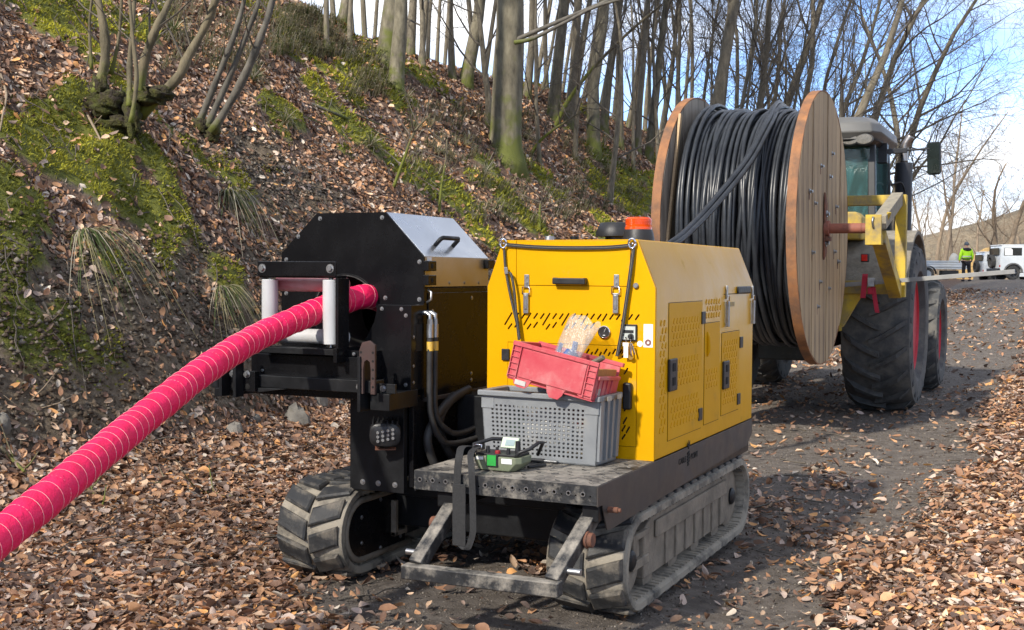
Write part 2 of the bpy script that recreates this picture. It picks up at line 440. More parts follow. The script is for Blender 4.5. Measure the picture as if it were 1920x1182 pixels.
verge = sheet('ground', _axis([(.8, 4, .3), (4, 40, 3)]), _axis([(-30, 110, 1.2)]), M['ground'])
M['far_ground'] = pmat('dry_meadow', (.30, .235, .15), (.17, .14, .09), .12, .9, .95, bump=.8, bscale=.5, dirt=(.10, .085, .06), damt=.4, dscale=.35)
def far_z(x, y):
    r = np.hypot(x, y); hx, hy = (CAM + (_fw + _rt2*((2040-960)/F_PX))*200).xy
    return -6 + 15*np.exp(-((x-hx)**2+(y-hy)**2)/48**2)*(.8+.4*fbm(x*.05, y*.05, 83, 3)) + 13*sstep(r, 150, 330)*(.35+1.3*fbm(x*.012, y*.012, 81, 4)) + 90*sstep(r, 600, 1800)*fbm(x*.0016, y*.0016, 85, 4)
terrain = sheet('terrain', _axis([(-3000, -600, 120), (-600, -200, 20), (-200, 80, 6), (80, 600, 20), (600, 3000, 120)]), _axis([(-3000, -600, 120), (-600, 90, 20), (90, 330, 6), (330, 600, 20), (600, 3000, 120)]), M['far_ground'], far_z)
# ------------------------------------------------------------------ tracked cable machine
MX = thing('tracked_cable_machine', (-2.65, 5.9, 0), 'yellow and black tracked cable-pulling machine standing on the leafy forest track', 'cable machine')
def bolt(p, axis, r=.009, h=.008, mat='zinc', parent=MX, name='bolt'):
    p = Vector(p); d = {'x': Vector((1,0,0)), '-y': Vector((0,-1,0)), 'z': Vector((0,0,1)), '-x': Vector((-1,0,0))}[axis]
    m = MB(); m.cyl(p-d*.002, p+d*h*.25, r*1.45, n=12); m.cyl(p+d*h*.25, p+d*h, r, r*.9, n=6)
    return m.build(name, M[mat], parent)

# --- undercarriage
def stadium(yc0, yc1, zc, rad, n=20):
    """points (y, z, tangent angle) round the track loop, equal steps"""
    straight = yc1-yc0; per = 2*straight+2*math.pi*rad
    def P(s):
        s %= per
        if s < straight: return (yc0+s, zc-rad, 0.0)
        s -= straight
        if s < math.pi*rad: a = s/rad; return (yc1+rad*math.sin(a), zc-rad*math.cos(a), a)
        s -= math.pi*rad
        if s < straight: return (yc1-s, zc+rad, math.pi)
        s -= straight; a = s/rad
        return (yc0-rad*math.sin(a), zc+rad*math.cos(a), math.pi+a)
    return P, per
def make_track(x0, x1, side):
    yc0, yc1, zc, rad = 5.035, 6.785, .255, .222
    P, per = stadium(yc0, yc1, zc, rad)
    n = 120; m = MB(); vs = []; fs = []
    th = .045
    for i in range(n):
        y, z, a = P(per*i/n); ny, nz = math.sin(a), -math.cos(a)        # outward
        for (x, o) in ((x0+.012, .0), (x0, .008), (x0, th-.008), (x0+.012, th), (x1-.012, th), (x1, th-.008), (x1, .008), (x1-.012, .0), (.66*x1+.34*x0, -.012), (.34*x1+.66*x0, -.012)):
            vs.append((x, y+ny*(o-.045), z+nz*(o-.045)))
    for i in range(n):
        j = (i+1) % n
        for k in range(10): fs.append((i*10+k, i*10+(k+1) % 10, j*10+(k+1) % 10, j*10+k))
    m.add(vs, fs); tr = m.build('track_belt', M['rubber'], MX, smooth='auto')
    # tread lugs: two staggered rows of slanted blocks
    W = (x1-x0)/2-.022; nl = 37
    lm = []
    for s in (0, 1):
        q = MB(); sk = .030 if s == 0 else -.030
        a, b, h, t = W/2, .048, .018, .010
        def row(o, z):     # corner ring at height z with inset o
            return [(-a+o, -b+o+sk*(-1), z), (a-o, -b+o+sk, z), (a-o, b-o+sk, z), (-a+o, b-o-sk, z)]
        q.add(row(0, -.004)+row(0, h*.55)+row(t, h), [(3,2,1,0)]+[(i, (i+1) % 4, 4+(i+1) % 4, 4+i) for i in range(4)]+[(4+i, 4+(i+1) % 4, 8+(i+1) % 4, 8+i) for i in range(4)]+[(8,9,10,11)])
        me = bpy.data.meshes.new('lug'); me.from_pydata(q.v, [], q.f); me.materials.append(M['rubber_lug']); lm.append(me)
    for s in (0, 1):
        for i in range(nl):
            y, z, a = P(per*(i+.5*s)/nl); 
            o = bpy.data.objects.new('lug', lm[s]); COL.objects.link(o); o.parent = tr
            xx = x0+.014+W/2 if s == 0 else x1-.014-W/2
            # local x -> X, local y -> along the loop, local z -> outward
            mt = Matrix(((1,0,0),(0,math.cos(a),math.sin(a)),(0,math.sin(a),-math.cos(a)))).to_4x4()
            mt.translation = Vector((xx, y, z)) - WL[tr.name]
            o.matrix_local = mt
    # inner drive ribs near both belt edges
    m = MB(); nb = 96
    for i in range(nb):
        y, z, a = P(per*i/nb); mt = Matrix(((1,0,0),(0,math.cos(a),math.sin(a)),(0,math.sin(a),-math.cos(a))))
        ny, nz = math.sin(a), -math.cos(a)
        for xx in (x0+.055, x1-.055): m.obox((xx, y-ny*.049, z-nz*.049), (.07, .014, .012), mt)
    r = m.build('drive_rib', M['rubber'], tr); tag(r, kind='stuff')
    # track frame with idler, sprocket, rollers
    xo = x1-.03 if side > 0 else x0+.03          # outer face
    xi, xf = x0+.05, x1-.05
    m = MB(); m.prism([(5.20, .13), (6.62, .13), (6.62, .36), (6.50, .415), (5.32, .415), (5.20, .36)], 'x', xi, xf)
    m.prism([(5.34, .30), (6.60, .30), (6.60, .385), (5.34, .385)], 'x', xf, xf+.018)
    fr = m.build('track_frame', M['mud_steel'] if side > 0 else M['black_steel'], MX, bevel=.012)
    for k in range(7):
        y = 5.5+k*.165
        MB().box((xf-.002, y, .14), (xf+.012, y+.022, .31)).build('rib', M['mud_steel'], fr, bevel=.004)
    for yc, nm, rr in ((5.035, 'idler_wheel', .176), (6.785, 'drive_sprocket', .176)):
        m = MB(); m.lathe(((x0+x1)/2, yc, zc), 'x', [(-.13, .05), (-.125, .12), (-.12, rr-.02), (-.11, rr), (-.05, rr), (-.045, rr-.03), (.045, rr-.03), (.05, rr), (.11, rr), (.12, rr-.02), (.125, .12), (.13, .05)], 36)
        w = m.build(nm, M['mud_steel'], MX, smooth='auto')
        m = MB(); m.lathe(((x0+x1)/2, yc, zc), 'x', [(-.15, .035), (-.14, .05), (.14, .05), (.15, .035)], 16); m.build('hub', M['black_steel'], w, smooth='auto')
    for k in range(4):
        m = MB(); m.lathe(((x0+x1)/2, 5.33+k*.39, .125), 'x', [(-.12, .03), (-.115, .075), (-.04, .078), (-.03, .05), (.03, .05), (.04, .078), (.115, .075), (.12, .03)], 20)
        m.build('track_roller', M['mud_steel'], MX, smooth='auto')
    # tensioner fork at the front
    m = MB(); m.box((xf-.02, 5.06, .20), (xf+.008, 5.26, .245)); m.box((xf-.02, 5.06, .335), (xf+.008, 5.26, .365)); m.box((xf-.02, 5.04, .20), (xf+.006, 5.085, .365))
    m.build('tensioner_fork', M['mud_steel'], MX, bevel=.006)
    return tr
make_track(-2.10, -1.72, 1); make_track(-3.57, -3.19, -1)
m = MB(); m.box((-3.2, 5.35, .22), (-2.09, 6.45, .40)); m.box((-3.15, 5.25, .40), (-2.15, 6.6, .48)); m.build('undercarriage_frame', M['black_steel'], MX, bevel=.01)
m = MB(); m.lathe((-2.95, 5.75, .48), 'z', [(0, .34), (.06, .34), (.06, .30), (.16, .30)], 32); m.build('turntable', M['black_steel'], MX, smooth='auto')
# cover plate on the inside of the left track
m = MB(); pr = [(5.03+.135*math.sin(a), .255+.135*math.cos(a)) for a in np.linspace(math.pi, 2*math.pi, 14)]
pr += [(5.45, .39), (5.45, .12)]
m.prism(pr, 'x', -3.215, -3.20); m.build('side_cover', M['black'], MX, bevel=.004)
m = MB()
ring = [(5.03+.150*math.sin(a), .255+.150*math.cos(a)) for a in np.linspace(math.pi, 2*math.pi, 18)]
m.tube([(-3.205, p[0], p[1]) for p in [(5.5, .105)]+ring+[(5.5, .405)]], .017, 8); m.build('cover_rim', M['mud_steel'], MX, smooth=True)
for y_, z_ in ((5.02, .19), (5.02, .32), (5.20, .13), (5.20, .38), (5.40, .15)): bolt((-3.20, y_, z_), 'x', .008, .006)
m = MB(); m.box((-3.20, 5.30, .17), (-3.17, 5.33, .36)); m.box((-3.20, 5.30, .17), (-3.17, 5.42, .195)); m.build('frame_bracket', M['mud_steel'], MX, bevel=.004)

# --- platform and skirt
YF, YB, XL, XR, ZP = 4.46, 7.03, -2.575, -1.722, .69
m = MB(); m.box((XL, YF, ZP-.006), (XR, 5.19, ZP)); m.box((XL, YF, .608), (XR, YF+.005, ZP-.006)); m.box((XL, YF+.006, .60), (XL+.005, 5.19, ZP-.006))
pf = m.build('platform', M['platform'], MX, bevel=.002)
c = MB(); k = 0
for i in range(26):
    x = XL+.03+i*.0318
    c.cyl((x, YF-.02, .652 if i % 2 == 0 else .645), (x, YF+.02, .652 if i % 2 == 0 else .645), .0068 if i % 2 == 0 else .004, n=10)
bake_cut(pf, c)
for i in range(13):                       # raised anti-slip rims along the front edge
    x = XL+.03+i*.0636
    m = MB(); m.ring((x, YF, .652), 'y', .0068, .0105, -.003, .001, 14); m.build('grip_rim', M['zinc'], pf, smooth='auto')
m = MB()
for j in range(9):
    for i in range(11):
        x = XL+.05+i*.076+(.038 if j % 2 else 0); y = YF+.05+j*.075
        if x < XR-.03: m.obox((x, y, ZP+.001), (.034, .009, .004), (0, 0, R(45 if (i+j) % 2 else -45)))
tag(m.build('tread_pattern', M['platform'], pf, bevel=.001), kind='stuff')
m = MB(); m.prism([(YF+.001, .604), (YF+.05, .604), (YF+.11, .49), (YF+.16, .485), (6.9, .545), (YB-.01, .60), (YB-.01, ZP-.002), (YF+.001, ZP-.002)], 'x', XR, XR+.006)
skirt = m.build('side_skirt', M['skirt'], MX, bevel=.001)
m = MB(); m.box((XL+.04, 5.2, .50), (XR-.004, 6.98, ZP-.008)); m.build('chassis', M['black_steel'], MX, bevel=.006)
MB().box((XR-.075, YF+.03, .535), (XR-.004, 5.2, .60)).build('platform_rail', M['black_steel'], MX, bevel=.004); MB().box((XL+.10, YF+.03, .535), (XL+.20, 5.2, .60)).build('platform_rail', M['black_steel'], MX, bevel=.004)
m = MB(); m.cyl((XR+.004, 4.58, .575), (XR+.05, 4.58, .575), .013, n=10); m.cyl((XR+.05, 4.58, .575), (XR+.062, 4.58, .575), .009, n=8); m.build('pin', M['rust'], MX, bevel=.002)
# bee emblem with lettering on the skirt
def flat_text(body, size, loc, rot, mat, parent, name='lettering', ext=.0006):
    cu = bpy.data.curves.new('t', 'FONT'); cu.body = body; cu.size = size; cu.extrude = ext; cu.align_x = 'CENTER'; cu.align_y = 'CENTER'
    o = bpy.data.objects.new('t', cu); COL.objects.link(o)
    dg = bpy.context.evaluated_depsgraph_get(); me = bpy.data.meshes.new_from_object(o.evaluated_get(dg))
    bpy.data.objects.remove(o)
    mt = Euler(rot).to_matrix()
    for v in me.vertices: v.co = Vector(loc) + mt @ v.co
    me.materials.clear()
    return link(name, me, mat, parent)
SX = XR+.0075
e = at(1291, 857, x=SX)
emb = flat_text('CABLE', .042, (SX, e.y-.100, e.z-.006), (R(90), 0, R(90)), M['dark'], skirt)
flat_text('POINT', .042, (SX, e.y+.105, e.z-.006), (R(90), 0, R(90)), M['dark'], skirt)
m = MB()
for k, w in enumerate((.018, .022, .022, .018, .012)): m.obox((SX, e.y, e.z+.022-k*.015), (.002, w*2, .010), (R(10), 0, 0))
for a, L in ((-28, .045), (2, .05), (26, .05)):
    d = Vector((0, math.sin(R(a)), math.cos(R(a)))); p0 = Vector((SX, e.y, e.z+.035))
    m.prism([( (p0+d*.006).y, (p0+d*.006).z), ((p0+d*L*.55).y+.008, (p0+d*L*.55).z), ((p0+d*L).y, (p0+d*L).z), ((p0+d*L*.55).y-.006, (p0+d*L*.55).z)], 'x', SX-.001, SX+.001)
m.build('bee_emblem', M['dark'], skirt)

# --- front tow frame
m = MB(); m.bar((-2.50, 4.25, .305), (-1.79, 4.25, .31), .06, .06); tf = m.build('tow_bar', M['platform'], MX, bevel=.006)
for xt, xb in ((-2.405, -2.455), (-1.765, -1.835)):
    m = MB(); m.bar((xt, 4.56, .575), (xb, 4.275, .325), .062, .062, (1, 0, 0)); m.build('tow_arm', M['platform'], MX, bevel=.006)
for x, s in ((-2.47, -1), (-1.80, 1)):
    m = MB(); m.cyl((x, 4.33, .365), (x+s*.065, 4.33, .365), .014, n=12); m.build('pin', M['zinc'], MX, bevel=.002)
for x, s in ((-2.43, -1), (-1.78, 1)):
    m = MB(); m.cyl((x, 4.45, .47), (x+s*.05, 4.45, .47), .030, n=14); m.cyl((x+s*.02, 4.45, .47), (x+s*.03, 4.45, .47), .036, n=14); m.build('pivot_bush', M['rust'], MX, bevel=.004)

# --- yellow engine housing
ZC, ZT, XA, XB = 1.488, 1.712, -2.50, -1.813
XLy, XRy = -2.582, -1.7225
HEX = [(XLy, ZP), (XRy, ZP), (XRy, ZC), (XB, ZT), (XA, ZT), (XLy, ZC)]
FY = 5.184
m = MB(); m.prism(HEX, 'y', FY+.014, YB); hood = m.build('engine_housing', M['yellow'], MX, bevel=.006, seg=3)
m = MB(); m.prism([(x+(.012 if x < -2.2 else -.012), z+(.012 if z < 1 else -.012)) for x, z in HEX], 'y', FY+.0085, FY+.0135); m.build('dark_backing', M['dark'], hood)  # black sheet stands in for the shaded inside behind slots and gaps
m = MB(); m.prism(HEX, 'y', FY, FY+.008); fpn = m.build('front_panel', M['yellow'], hood)
def fp(u, v): p = at(u, v, y=FY); return p.x, p.z
def rect(u0, v0, u1, v1):
    a, b = fp(u0, v0), fp(u1, v1); return a[0], b[1], b[0], a[1]
lid = rect(969, 453, 1181, 537); low = rect(953, 642, 1192, 838)
cut = MB()
def slot_shape(m, x0, z0, x1, z1, w, y0, y1):
    d = Vector((x1-x0, 0, z1-z0)); d.normalize(); n = Vector((-d.z, 0, d.x))*w
    p = [Vector((x0, 0, z0))+n, Vector((x0, 0, z0))-d*w*.8, Vector((x0, 0, z0))-n, Vector((x1, 0, z1))-n, Vector((x1, 0, z1))+d*w*.8, Vector((x1, 0, z1))+n]
    m.prism([(q.x, q.z) for q in p], 'y', y0, y1)
cut.box((lid[0]-.0025, FY-.02, lid[1]-.0025), (lid[2]+.0025, FY+.05, lid[3]+.0025))
cut.box((low[0]-.0025, FY-.02, low[1]-.0025), (low[2]+.0025, FY+.05, low[3]+.0025))
for k in range(7):                        # band of slanted vent slots
    u = 959.7+35.6*k; v = 587+(u-960)*.012
    for j, (u1, v1, u0_, v0_) in enumerate(((0, 0, -13.3, 22), (12.4, .5, 5.5, 10), (24.8, 1, 18, 10.5), (0, 20.4, -7, 30), (12.4, 17, 5.3, 27))):
        if k > 4 and j > 2: continue
        if k > 4 and j == 0: u0_, v0_ = -8, 13
        a, b = fp(u+u0_, v+v0_), fp(u+u1, v+v1); slot_shape(cut, a[0], a[1], b[0], b[1], .0042, FY-.02, FY+.03)
bake_cut(fpn, cut)
m = MB(); m.box((lid[0], FY-.001, lid[1]), (lid[2], FY+.008, lid[3])); lidp = m.build('lid', M['yellow'], hood, bevel=.0012)
m = MB(); m.box((low[0], FY-.001, low[1]), (low[2], FY+.008, low[3])); door = m.build('front_door', M['yellow'], hood)
cut = MB()
for (uu, vv, lu, lv) in [(1099+k*8.3, 664+3*(k % 2), 5.5-2*(k % 2), 9-3*(k % 2)) for k in range(9)] + [(1158, 668, 8, 12), (1166, 671, 8, 13), (1170, 702, 7, 11), (1170, 771, 4, 7), (1168, 795, 7, 12), (1166, 809, 6, 11), (1174, 812, 6, 11), (1166, 824, 6, 9)]:
    a, b = fp(uu, vv), fp(uu+lu, vv-lv); slot_shape(cut, a[0], a[1], b[0], b[1], .0044, FY-.02, FY+.03)
bake_cut(door, cut)
# lid handle
a, b = fp(1041, 527), fp(1102, 528)
m = MB(); m.bar((a[0], FY-.032, a[1]), (b[0], FY-.032, b[1]), .014, .030); m.box((a[0], FY-.034, a[1]-.016), (a[0]+.018, FY, a[1]+.016)); m.box((b[0]-.018, FY-.034, b[1]-.016), (b[0], FY, b[1]+.016))
hd = m.build('handle', M['black_plastic'], lidp, bevel=.005, seg=3)
for p in (a, b):
    s = .009 if p is a else -.009; bolt((p[0]+s, FY-.034, p[1]), '-y', .004, .003, parent=hd, name='screw')
# toggle latches
for u in (988, 1156):
    x = fp(u, 550)[0]; zt = fp(u, 515)[1]; zm = fp(u, 541)[1]; zb = fp(u, 588)[1]
    m = MB(); m.box((x-.013, FY-.006, zm+.002), (x+.013, FY-.001, zt)); lt = m.build('toggle_latch', M['zinc'], hood, bevel=.004)
    m = MB(); m.box((x-.013, FY-.016, zb), (x+.013, FY-.002, zm-.022)); m.box((x-.008, FY-.020, zb+.02), (x+.008, FY-.015, zm-.03)); m.build('lever', M['zinc'], lt, bevel=.004)
    m = MB(); m.tube([(x-.019, FY-.012, zm-.028), (x-.019, FY-.012, zm+.006), (x+.019, FY-.012, zm+.006), (x+.019, FY-.012, zm-.028), (x-.019, FY-.012, zm-.028)], .0035, 8); m.build('bail', M['chrome'], lt, smooth=True)
    for zz in (zt-.012, zt-.04): bolt((x, FY-.006, zz), '-y', .005, .004, parent=lt, name='screw')
# gauge, control panel, key switch, stickers, knob
gx, gz = fp(1134, 623)
m = MB(); m.lathe((gx, FY, gz), 'y', [(0, .030), (-.012, .030), (-.014, .027), (-.008, .026), (-.008, .001)], 28); g = m.build('gauge', M['chrome'], hood, smooth='auto')
m = MB(); m.lathe((gx, FY-.0085, gz), 'y', [(0, .0245), (-.001, .0245)], 28); m.build('gauge_face', M['black_plastic'], g)
m = MB(); m.bar((gx, FY-.0105, gz), (gx+.008, FY-.0105, gz+.018), .0015, .001); m.box((gx-.006, FY-.011, gz-.016), (gx+.006, FY-.0095, gz-.013)); m.build('needle', M['white'], g)
c0, c1 = fp(1165, 608), fp(1195, 640)
m = MB(); m.box((c0[0], FY-.012, c1[1]), (c1[0], FY, c0[1])); cp = m.build('control_panel', M['black_plastic'], hood, bevel=.003)
m = MB(); m.box((c0[0]+.007, FY-.0135, c1[1]+.007), (c1[0]-.006, FY-.011, c0[1]-.009)); m.build('panel_face', pmat('panel_grey_green', (.52, .55, .48), (.42, .45, .42), 20, .4), cp)
m = MB(); m.box((c0[0]+.011, FY-.015, c0[1]-.040), (c1[0]-.014, FY-.013, c0[1]-.026)); m.build('display', M['black_plastic'], cp)
kx, kz = fp(1185, 631)
m = MB(); m.lathe((kx, FY-.012, kz), 'y', [(0, .014), (-.012, .013), (-.013, .004)], 18); m.build('key_switch', M['black_plastic'], cp, smooth='auto')
for k in range(2):
    m = MB(); m.cyl((c0[0]+.016+.012*k, FY-.016, kz+.006-.012*k), (c0[0]+.016+.012*k, FY-.012, kz+.006-.012*k), .0035, n=10); m.build('button', M['black_plastic'], cp)
s0, s1 = fp(1207, 608), fp(1224, 652)
m = MB(); m.box((s0[0], FY-.0012, s1[1]), (s1[0], FY, s0[1])); st = m.build('sticker', M['white'], hood)
m = MB(); cx = (s0[0]+s1[0])/2; cz = s1[1]+.022; m.ring((cx, FY, cz), 'y', .006, .0155, -.002, -.0008, 20); m.build('seal_print', pmat('brown_print', (.16, .06, .05), (.25, .12, .1), 40, .5), st)
m = MB()
for k in range(6): m.box((s0[0]+.006+.004*(k in (0,)), FY-.0018, s0[1]-.010-.0105*k), (s1[0]-.005-.005*(k % 2), FY-.001, s0[1]-.012-.0105*k-(.002 if k == 0 else 0)))
m.build('print_lines', pmat('grey_print', (.45, .45, .47), (.5, .5, .52), 40, .5), st)
x, z = fp(1200, 645); m = MB(); m.lathe((x, FY, z), 'y', [(0, .014), (-.0015, .014)], 20); m.build('round_sticker', M['white'], hood)
x, z = fp(1193, 536); m = MB(); m.lathe((x, FY, z), 'y', [(0, .013), (-.010, .013), (-.013, .010)], 20); m.build('lock_knob', M['zinc'], hood, smooth='auto')
a, b = fp(942, 654), fp(956, 676); m = MB(); m.box((a[0], FY-.012, b[1]), (b[0], FY, a[1])); m.build('hinge', M['black_plastic'], hood, bevel=.003)
a, b = fp(1171, 717), fp(1186, 768); m = MB(); m.box((a[0], FY-.030, b[1]), (b[0], FY-.001, a[1])); m.build('door_handle', M['black_plastic'], hood, bevel=.009, seg=3)
# eyelets for the strap
for u in (946, 1187):
    x, z = fp(u, 457); m = MB(); m.tube([(x+.016*math.cos(t), FY-.012-.006*math.sin(t*.5), z+.022*math.sin(t)) for t in np.linspace(0, 2*math.pi, 16)], .0055, 8); m.cyl((x, FY, z), (x, FY-.012, z), .006, n=10)
    m.build('eyelet', M['chrome'], hood, smooth=True)

# long right side: doors, louvres, latches
def sp(u, v): p = at(u, v, x=XRy); return p.y, p.z
def side_panel(name, u0, u1, vt0, vb0, pad=.003):
    y0, z1 = sp(u0, vt0); z0 = sp(u0, vb0)[1]; y1 = sp(u1, 600)[0]
    MB().box((XRy-.001, y0-pad, z0-pad), (XRy+.0008, y1+pad, z1+pad)).build('shadow_gap_strip', M['dark'], hood)  # dark strip stands in for the shadow gap round the door
    return MB().box((XRy, y0, z0), (XRy+.0035, y1, z1)).build(name, M['yellow'], hood, bevel=.0012), (y0, y1, z0, z1)
def louvres(y0, y1, z0, z1, parent, off, dz=.036, dy=.050, L=.013, w=.0075):
    m = MB(); j = 0; z = z0+.02
    while z < z1-.015:
        y = y0+.02+(dy/2 if j % 2 else 0)
        while y < y1-.015:
            m.obox((XRy+off, y, z), (.004, w*2, L*2), (R(-28), 0, 0)); y += dy
        z += dz; j += 1
    o = m.build('louvre', M['yellow'], parent, bevel=.0009, seg=1); tag(o, kind='stuff'); return o
d1, b1 = side_panel('side_door', 1254, 1316, 569, 826)
d2, b2 = side_panel('side_door', 1353, 1386, 625, 779)
d3, b3 = side_panel('side_panel', 1321, 1349, 607, 796)
for s0_, s1_ in ((.0, .30), (.33, .62), (.66, .98)):
    H = b1[3]-b1[2]; louvres(b1[0]+.03, b1[1]-.02, b1[2]+.05+H*s0_*.9, b1[2]+.04+H*s1_*.9, d1, .004)
H = b2[3]-b2[2]; louvres(b2[0]+.02, b2[1]-.03, b2[2]+.05, b2[3]-.04, d2, .004)
louvres(b3[0]+.02, b3[1]-.02, b3[2]+.18, b3[3]-.22, d3, .004)
louvres(sp(1237, 600)[0], sp(1252, 600)[0], .80, 1.36, hood, .001); louvres(sp(1322, 600)[0], sp(1352, 600)[0], b3[3]+.02, b3[3]+.16, hood, .001)
def latch(u, v, h):
    y, z = sp(u, v); m = MB(); m.box((XRy+.002, y-.060, z-h/2), (XRy+.016, y+.060, z+h/2)); o = m.build('paddle_latch', M['black_plastic'], hood, bevel=.006, seg=3)
    for dz in (.24*h, -.2*h): MB().box((XRy+.0155, y-.022, z+dz-.020), (XRy+.0185, y+.022, z+dz+.020)).build('paddle', M['dark'], o, bevel=.002)
latch(1258, 703, .155); latch(1358, 703, .155)
for (u, v) in ((1317, 596), (1311, 777), (1388, 642), (1383, 748)):
    y, z = sp(u, v); MB().box((XRy+.002, y-.032, z-.032), (XRy+.010, y+.032, z+.032)).build('hinge', M['black_plastic'], hood, bevel=.003)
# recessed pull in the middle panel
y, z = sp(1326, 640); m = MB(); m.tube([(XRy+.005, y-.012, z+.05), (XRy+.010, y-.004, z+.02), (XRy+.010, y-.004, z-.05), (XRy+.005, y-.012, z-.08)], [.004, .010, .010, .004], 8); m.build('grip_dimple', M['yellow'], d3, smooth=True)
# upper hatch at the rear: two toggle latches, flush handle, small plate
y0, zt = sp(1357, 536); y1 = sp(1409, 536)[0]; zs = sp(1360, 552)[1]
MB().box((XRy-.001, y0, zs-.002), (XRy+.0008, y1+.03, zs+.002)).build('seam', M['dark'], hood)
for u in (1361, 1409):
    y, z = sp(u, 540); m = MB(); m.box((XRy, y-.010, z-.06), (XRy+.012, y+.010, z+.012)); m.box((XRy+.006, y-.014, z-.215), (XRy+.022, y+.014, z-.075)); m.build('toggle_latch', M['zinc'], hood, bevel=.003)
    m = MB(); m.tube([(XRy+.014, y-.018, z-.09), (XRy+.016, y-.016, z-.045), (XRy+.016, y+.016, z-.045), (XRy+.014, y+.018, z-.09)], .0035, 6); m.build('bail', M['chrome'], hood, smooth=True)
ya, za = sp(1381, 544); yb = sp(1404, 543)[0]; m = MB(); m.box((XRy, ya, za-.020), (XRy+.014, yb, za+.020)); m.build('flush_handle', M['black_plastic'], hood, bevel=.006)
ya, za = sp(1368, 571); m = MB(); m.box((XRy, ya, za-.012), (XRy+.002, ya+.10, za+.012)); m.build('type_plate', pmat('brass_plate', (.30, .21, .06), (.36, .26, .09), 30, .5), hood)
# roof fittings: beacon, filler cap, intake snorkel, stub
def bp(u, v, y): return at(u, v, y=y)
p = bp(1197, 450, 6.15); bx, by = p.x, 6.15
zl, zt_ = at(1197, 431, y=6.15).z, at(1197, 407, y=6.15).z; rl = (at(1223, 430, y=6.15).x-at(1171, 430, y=6.15).x)/2*.93
m = MB(); m.lathe((bx, by, ZT), 'z', [(0, rl*1.22), (.012, rl*1.22), ((zl-ZT)*.8, rl*1.10), (zl-ZT, rl*1.02), (zl-ZT+.004, rl*.8)], 28); bc = m.build('beacon', M['black_plastic'], hood, smooth='auto')
mo = pmat('orange_lens', (.85, .10, .008), (.78, .075, .006), 30, .16, .22, coat=.3); mo.node_tree.nodes['Principled BSDF'].inputs['Transmission Weight'].default_value = .25
hl = zt_-zl; m = MB(); m.lathe((bx, by, zl), 'z', [(0, rl), (hl*.20, rl), (hl*.24, rl*.96), (hl*.30, rl*.99), (hl*.34, rl*.95), (hl*.8, rl*.97), (hl*.95, rl*.86), (hl, rl*.4), (hl, .001)], 32); bl_ = m.build('beacon_lens', mo, bc, smooth='auto')
for k in range(4): MB().ring((bx, by, zl+hl*(.42+.11*k)), 'z', rl*.955, rl*.985, 0, hl*.05, 32).build('lens_rib', mo, bl_, smooth='auto')
p = bp(1154, 440, 6.7); zi = at(1154, 418, y=6.7).z-ZT; m = MB(); m.lathe((p.x, 6.7, ZT), 'z', [(0, .062), (zi*.42, .062), (zi*.44, .118), (zi*.62, .118), (zi*.96, .095), (zi, .085), (zi, .001)], 24); m.build('air_intake', M['black_plastic'], hood, smooth='auto')
p = bp(1030, 445, 5.9); m = MB(); m.cyl((p.x, 5.9, ZT), (p.x, 5.9, ZT+.02), .020, n=16); m.cyl((p.x, 5.9, ZT+.018), (p.x, 5.9, ZT+.042), .027, .024, n=18); m.build('filler_cap', M['zinc'], hood, bevel=.003)
p = bp(1001, 447, 5.9); MB().box((p.x-.05, 5.8, ZT), (p.x+.05, 6.0, ZT+.018)).build('roof_hinge', M['black_plastic'], hood, bevel=.004)
p = bp(1077, 440, 6.3); m = MB(); m.cyl((p.x, 6.3, ZT), (p.x, 6.3, ZT+.055), .024, n=16); m.build('exhaust_stub', M['black_steel'], hood, bevel=.004)

# --- black cable drive unit
PY, PB = 5.06, 5.77
UXR, UXL = -2.87, -3.72
OCT = [(UXL, 1.40), (UXR, 1.40), (UXR, 1.63), (-3.09, 1.852), (-3.50, 1.852), (UXL, 1.65)]
HC = (-3.325, 1.345); HR = .195
outline = [(UXL, 1.05), (UXR, 1.05)] + OCT[2:]
m = MB(); m.prism(outline, 'y', PY, PY+.012); fpl = m.build('front_plate', M['black'], MX)
c = MB(); c.cyl((HC[0], PY-.1, HC[1]), (HC[0], PY+.1, HC[1]), HR, n=56); bake_cut(fpl, c)
m = MB(); m.ring((HC[0], PY, HC[1]), 'y', HR-.008, HR, -.002, .45, 56); m.build('guide_tube', pmat('tube_steel', (.10, .095, .09), (.05, .05, .05), 10, .4, .6, metal=.4), MX, smooth='auto')
m = MB(); m.ring((HC[0], PY, HC[1]), 'y', HR-.001, HR+.006, -.004, .002, 56); m.build('hole_rim', M['black_steel'], fpl, smooth='auto')
for (x, z) in ((UXL+.03, 1.615), (-3.48, 1.825), (-3.11, 1.825), (UXR-.025, 1.605), (UXR-.025, 1.42), (UXL+.03, 1.44), (-3.09, 1.425), (UXL+.005+.10, 1.735)): bolt((x, PY, z), '-y', .008, .007, parent=fpl)
# silver hood: top, right slope, right cheek (thin sheets), left slope
def sheet_y(poly, name, mat, t=.004):
    m = MB(); m.prism(poly, 'y', PY+.013, PB); return m.build(name, mat, cov, bevel=.001)
cov = MB().prism([(-3.50, 1.842), (-3.09, 1.842), (-3.09, 1.850), (-3.50, 1.850)], 'y', PY+.013, PB).build('cover', M['silver'], MX, bevel=.001)
def slab(p0, p1, t, y0, y1, name, mat, parent):
    a, b = Vector((p0[0], 0, p0[1])), Vector((p1[0], 0, p1[1])); d = (b-a).normalized(); n = Vector((-d.z, 0, d.x))*t
    m = MB(); m.prism([(a.x, a.z), (b.x, b.z), (b.x+n.x, b.z+n.z), (a.x+n.x, a.z+n.z)], 'y', y0, y1); return m.build(name, mat, parent, bevel=.001)
slab((UXR, 1.632), (-3.09, 1.852), .006, PY+.013, PB, 'slope_sheet', M['silver'], cov)
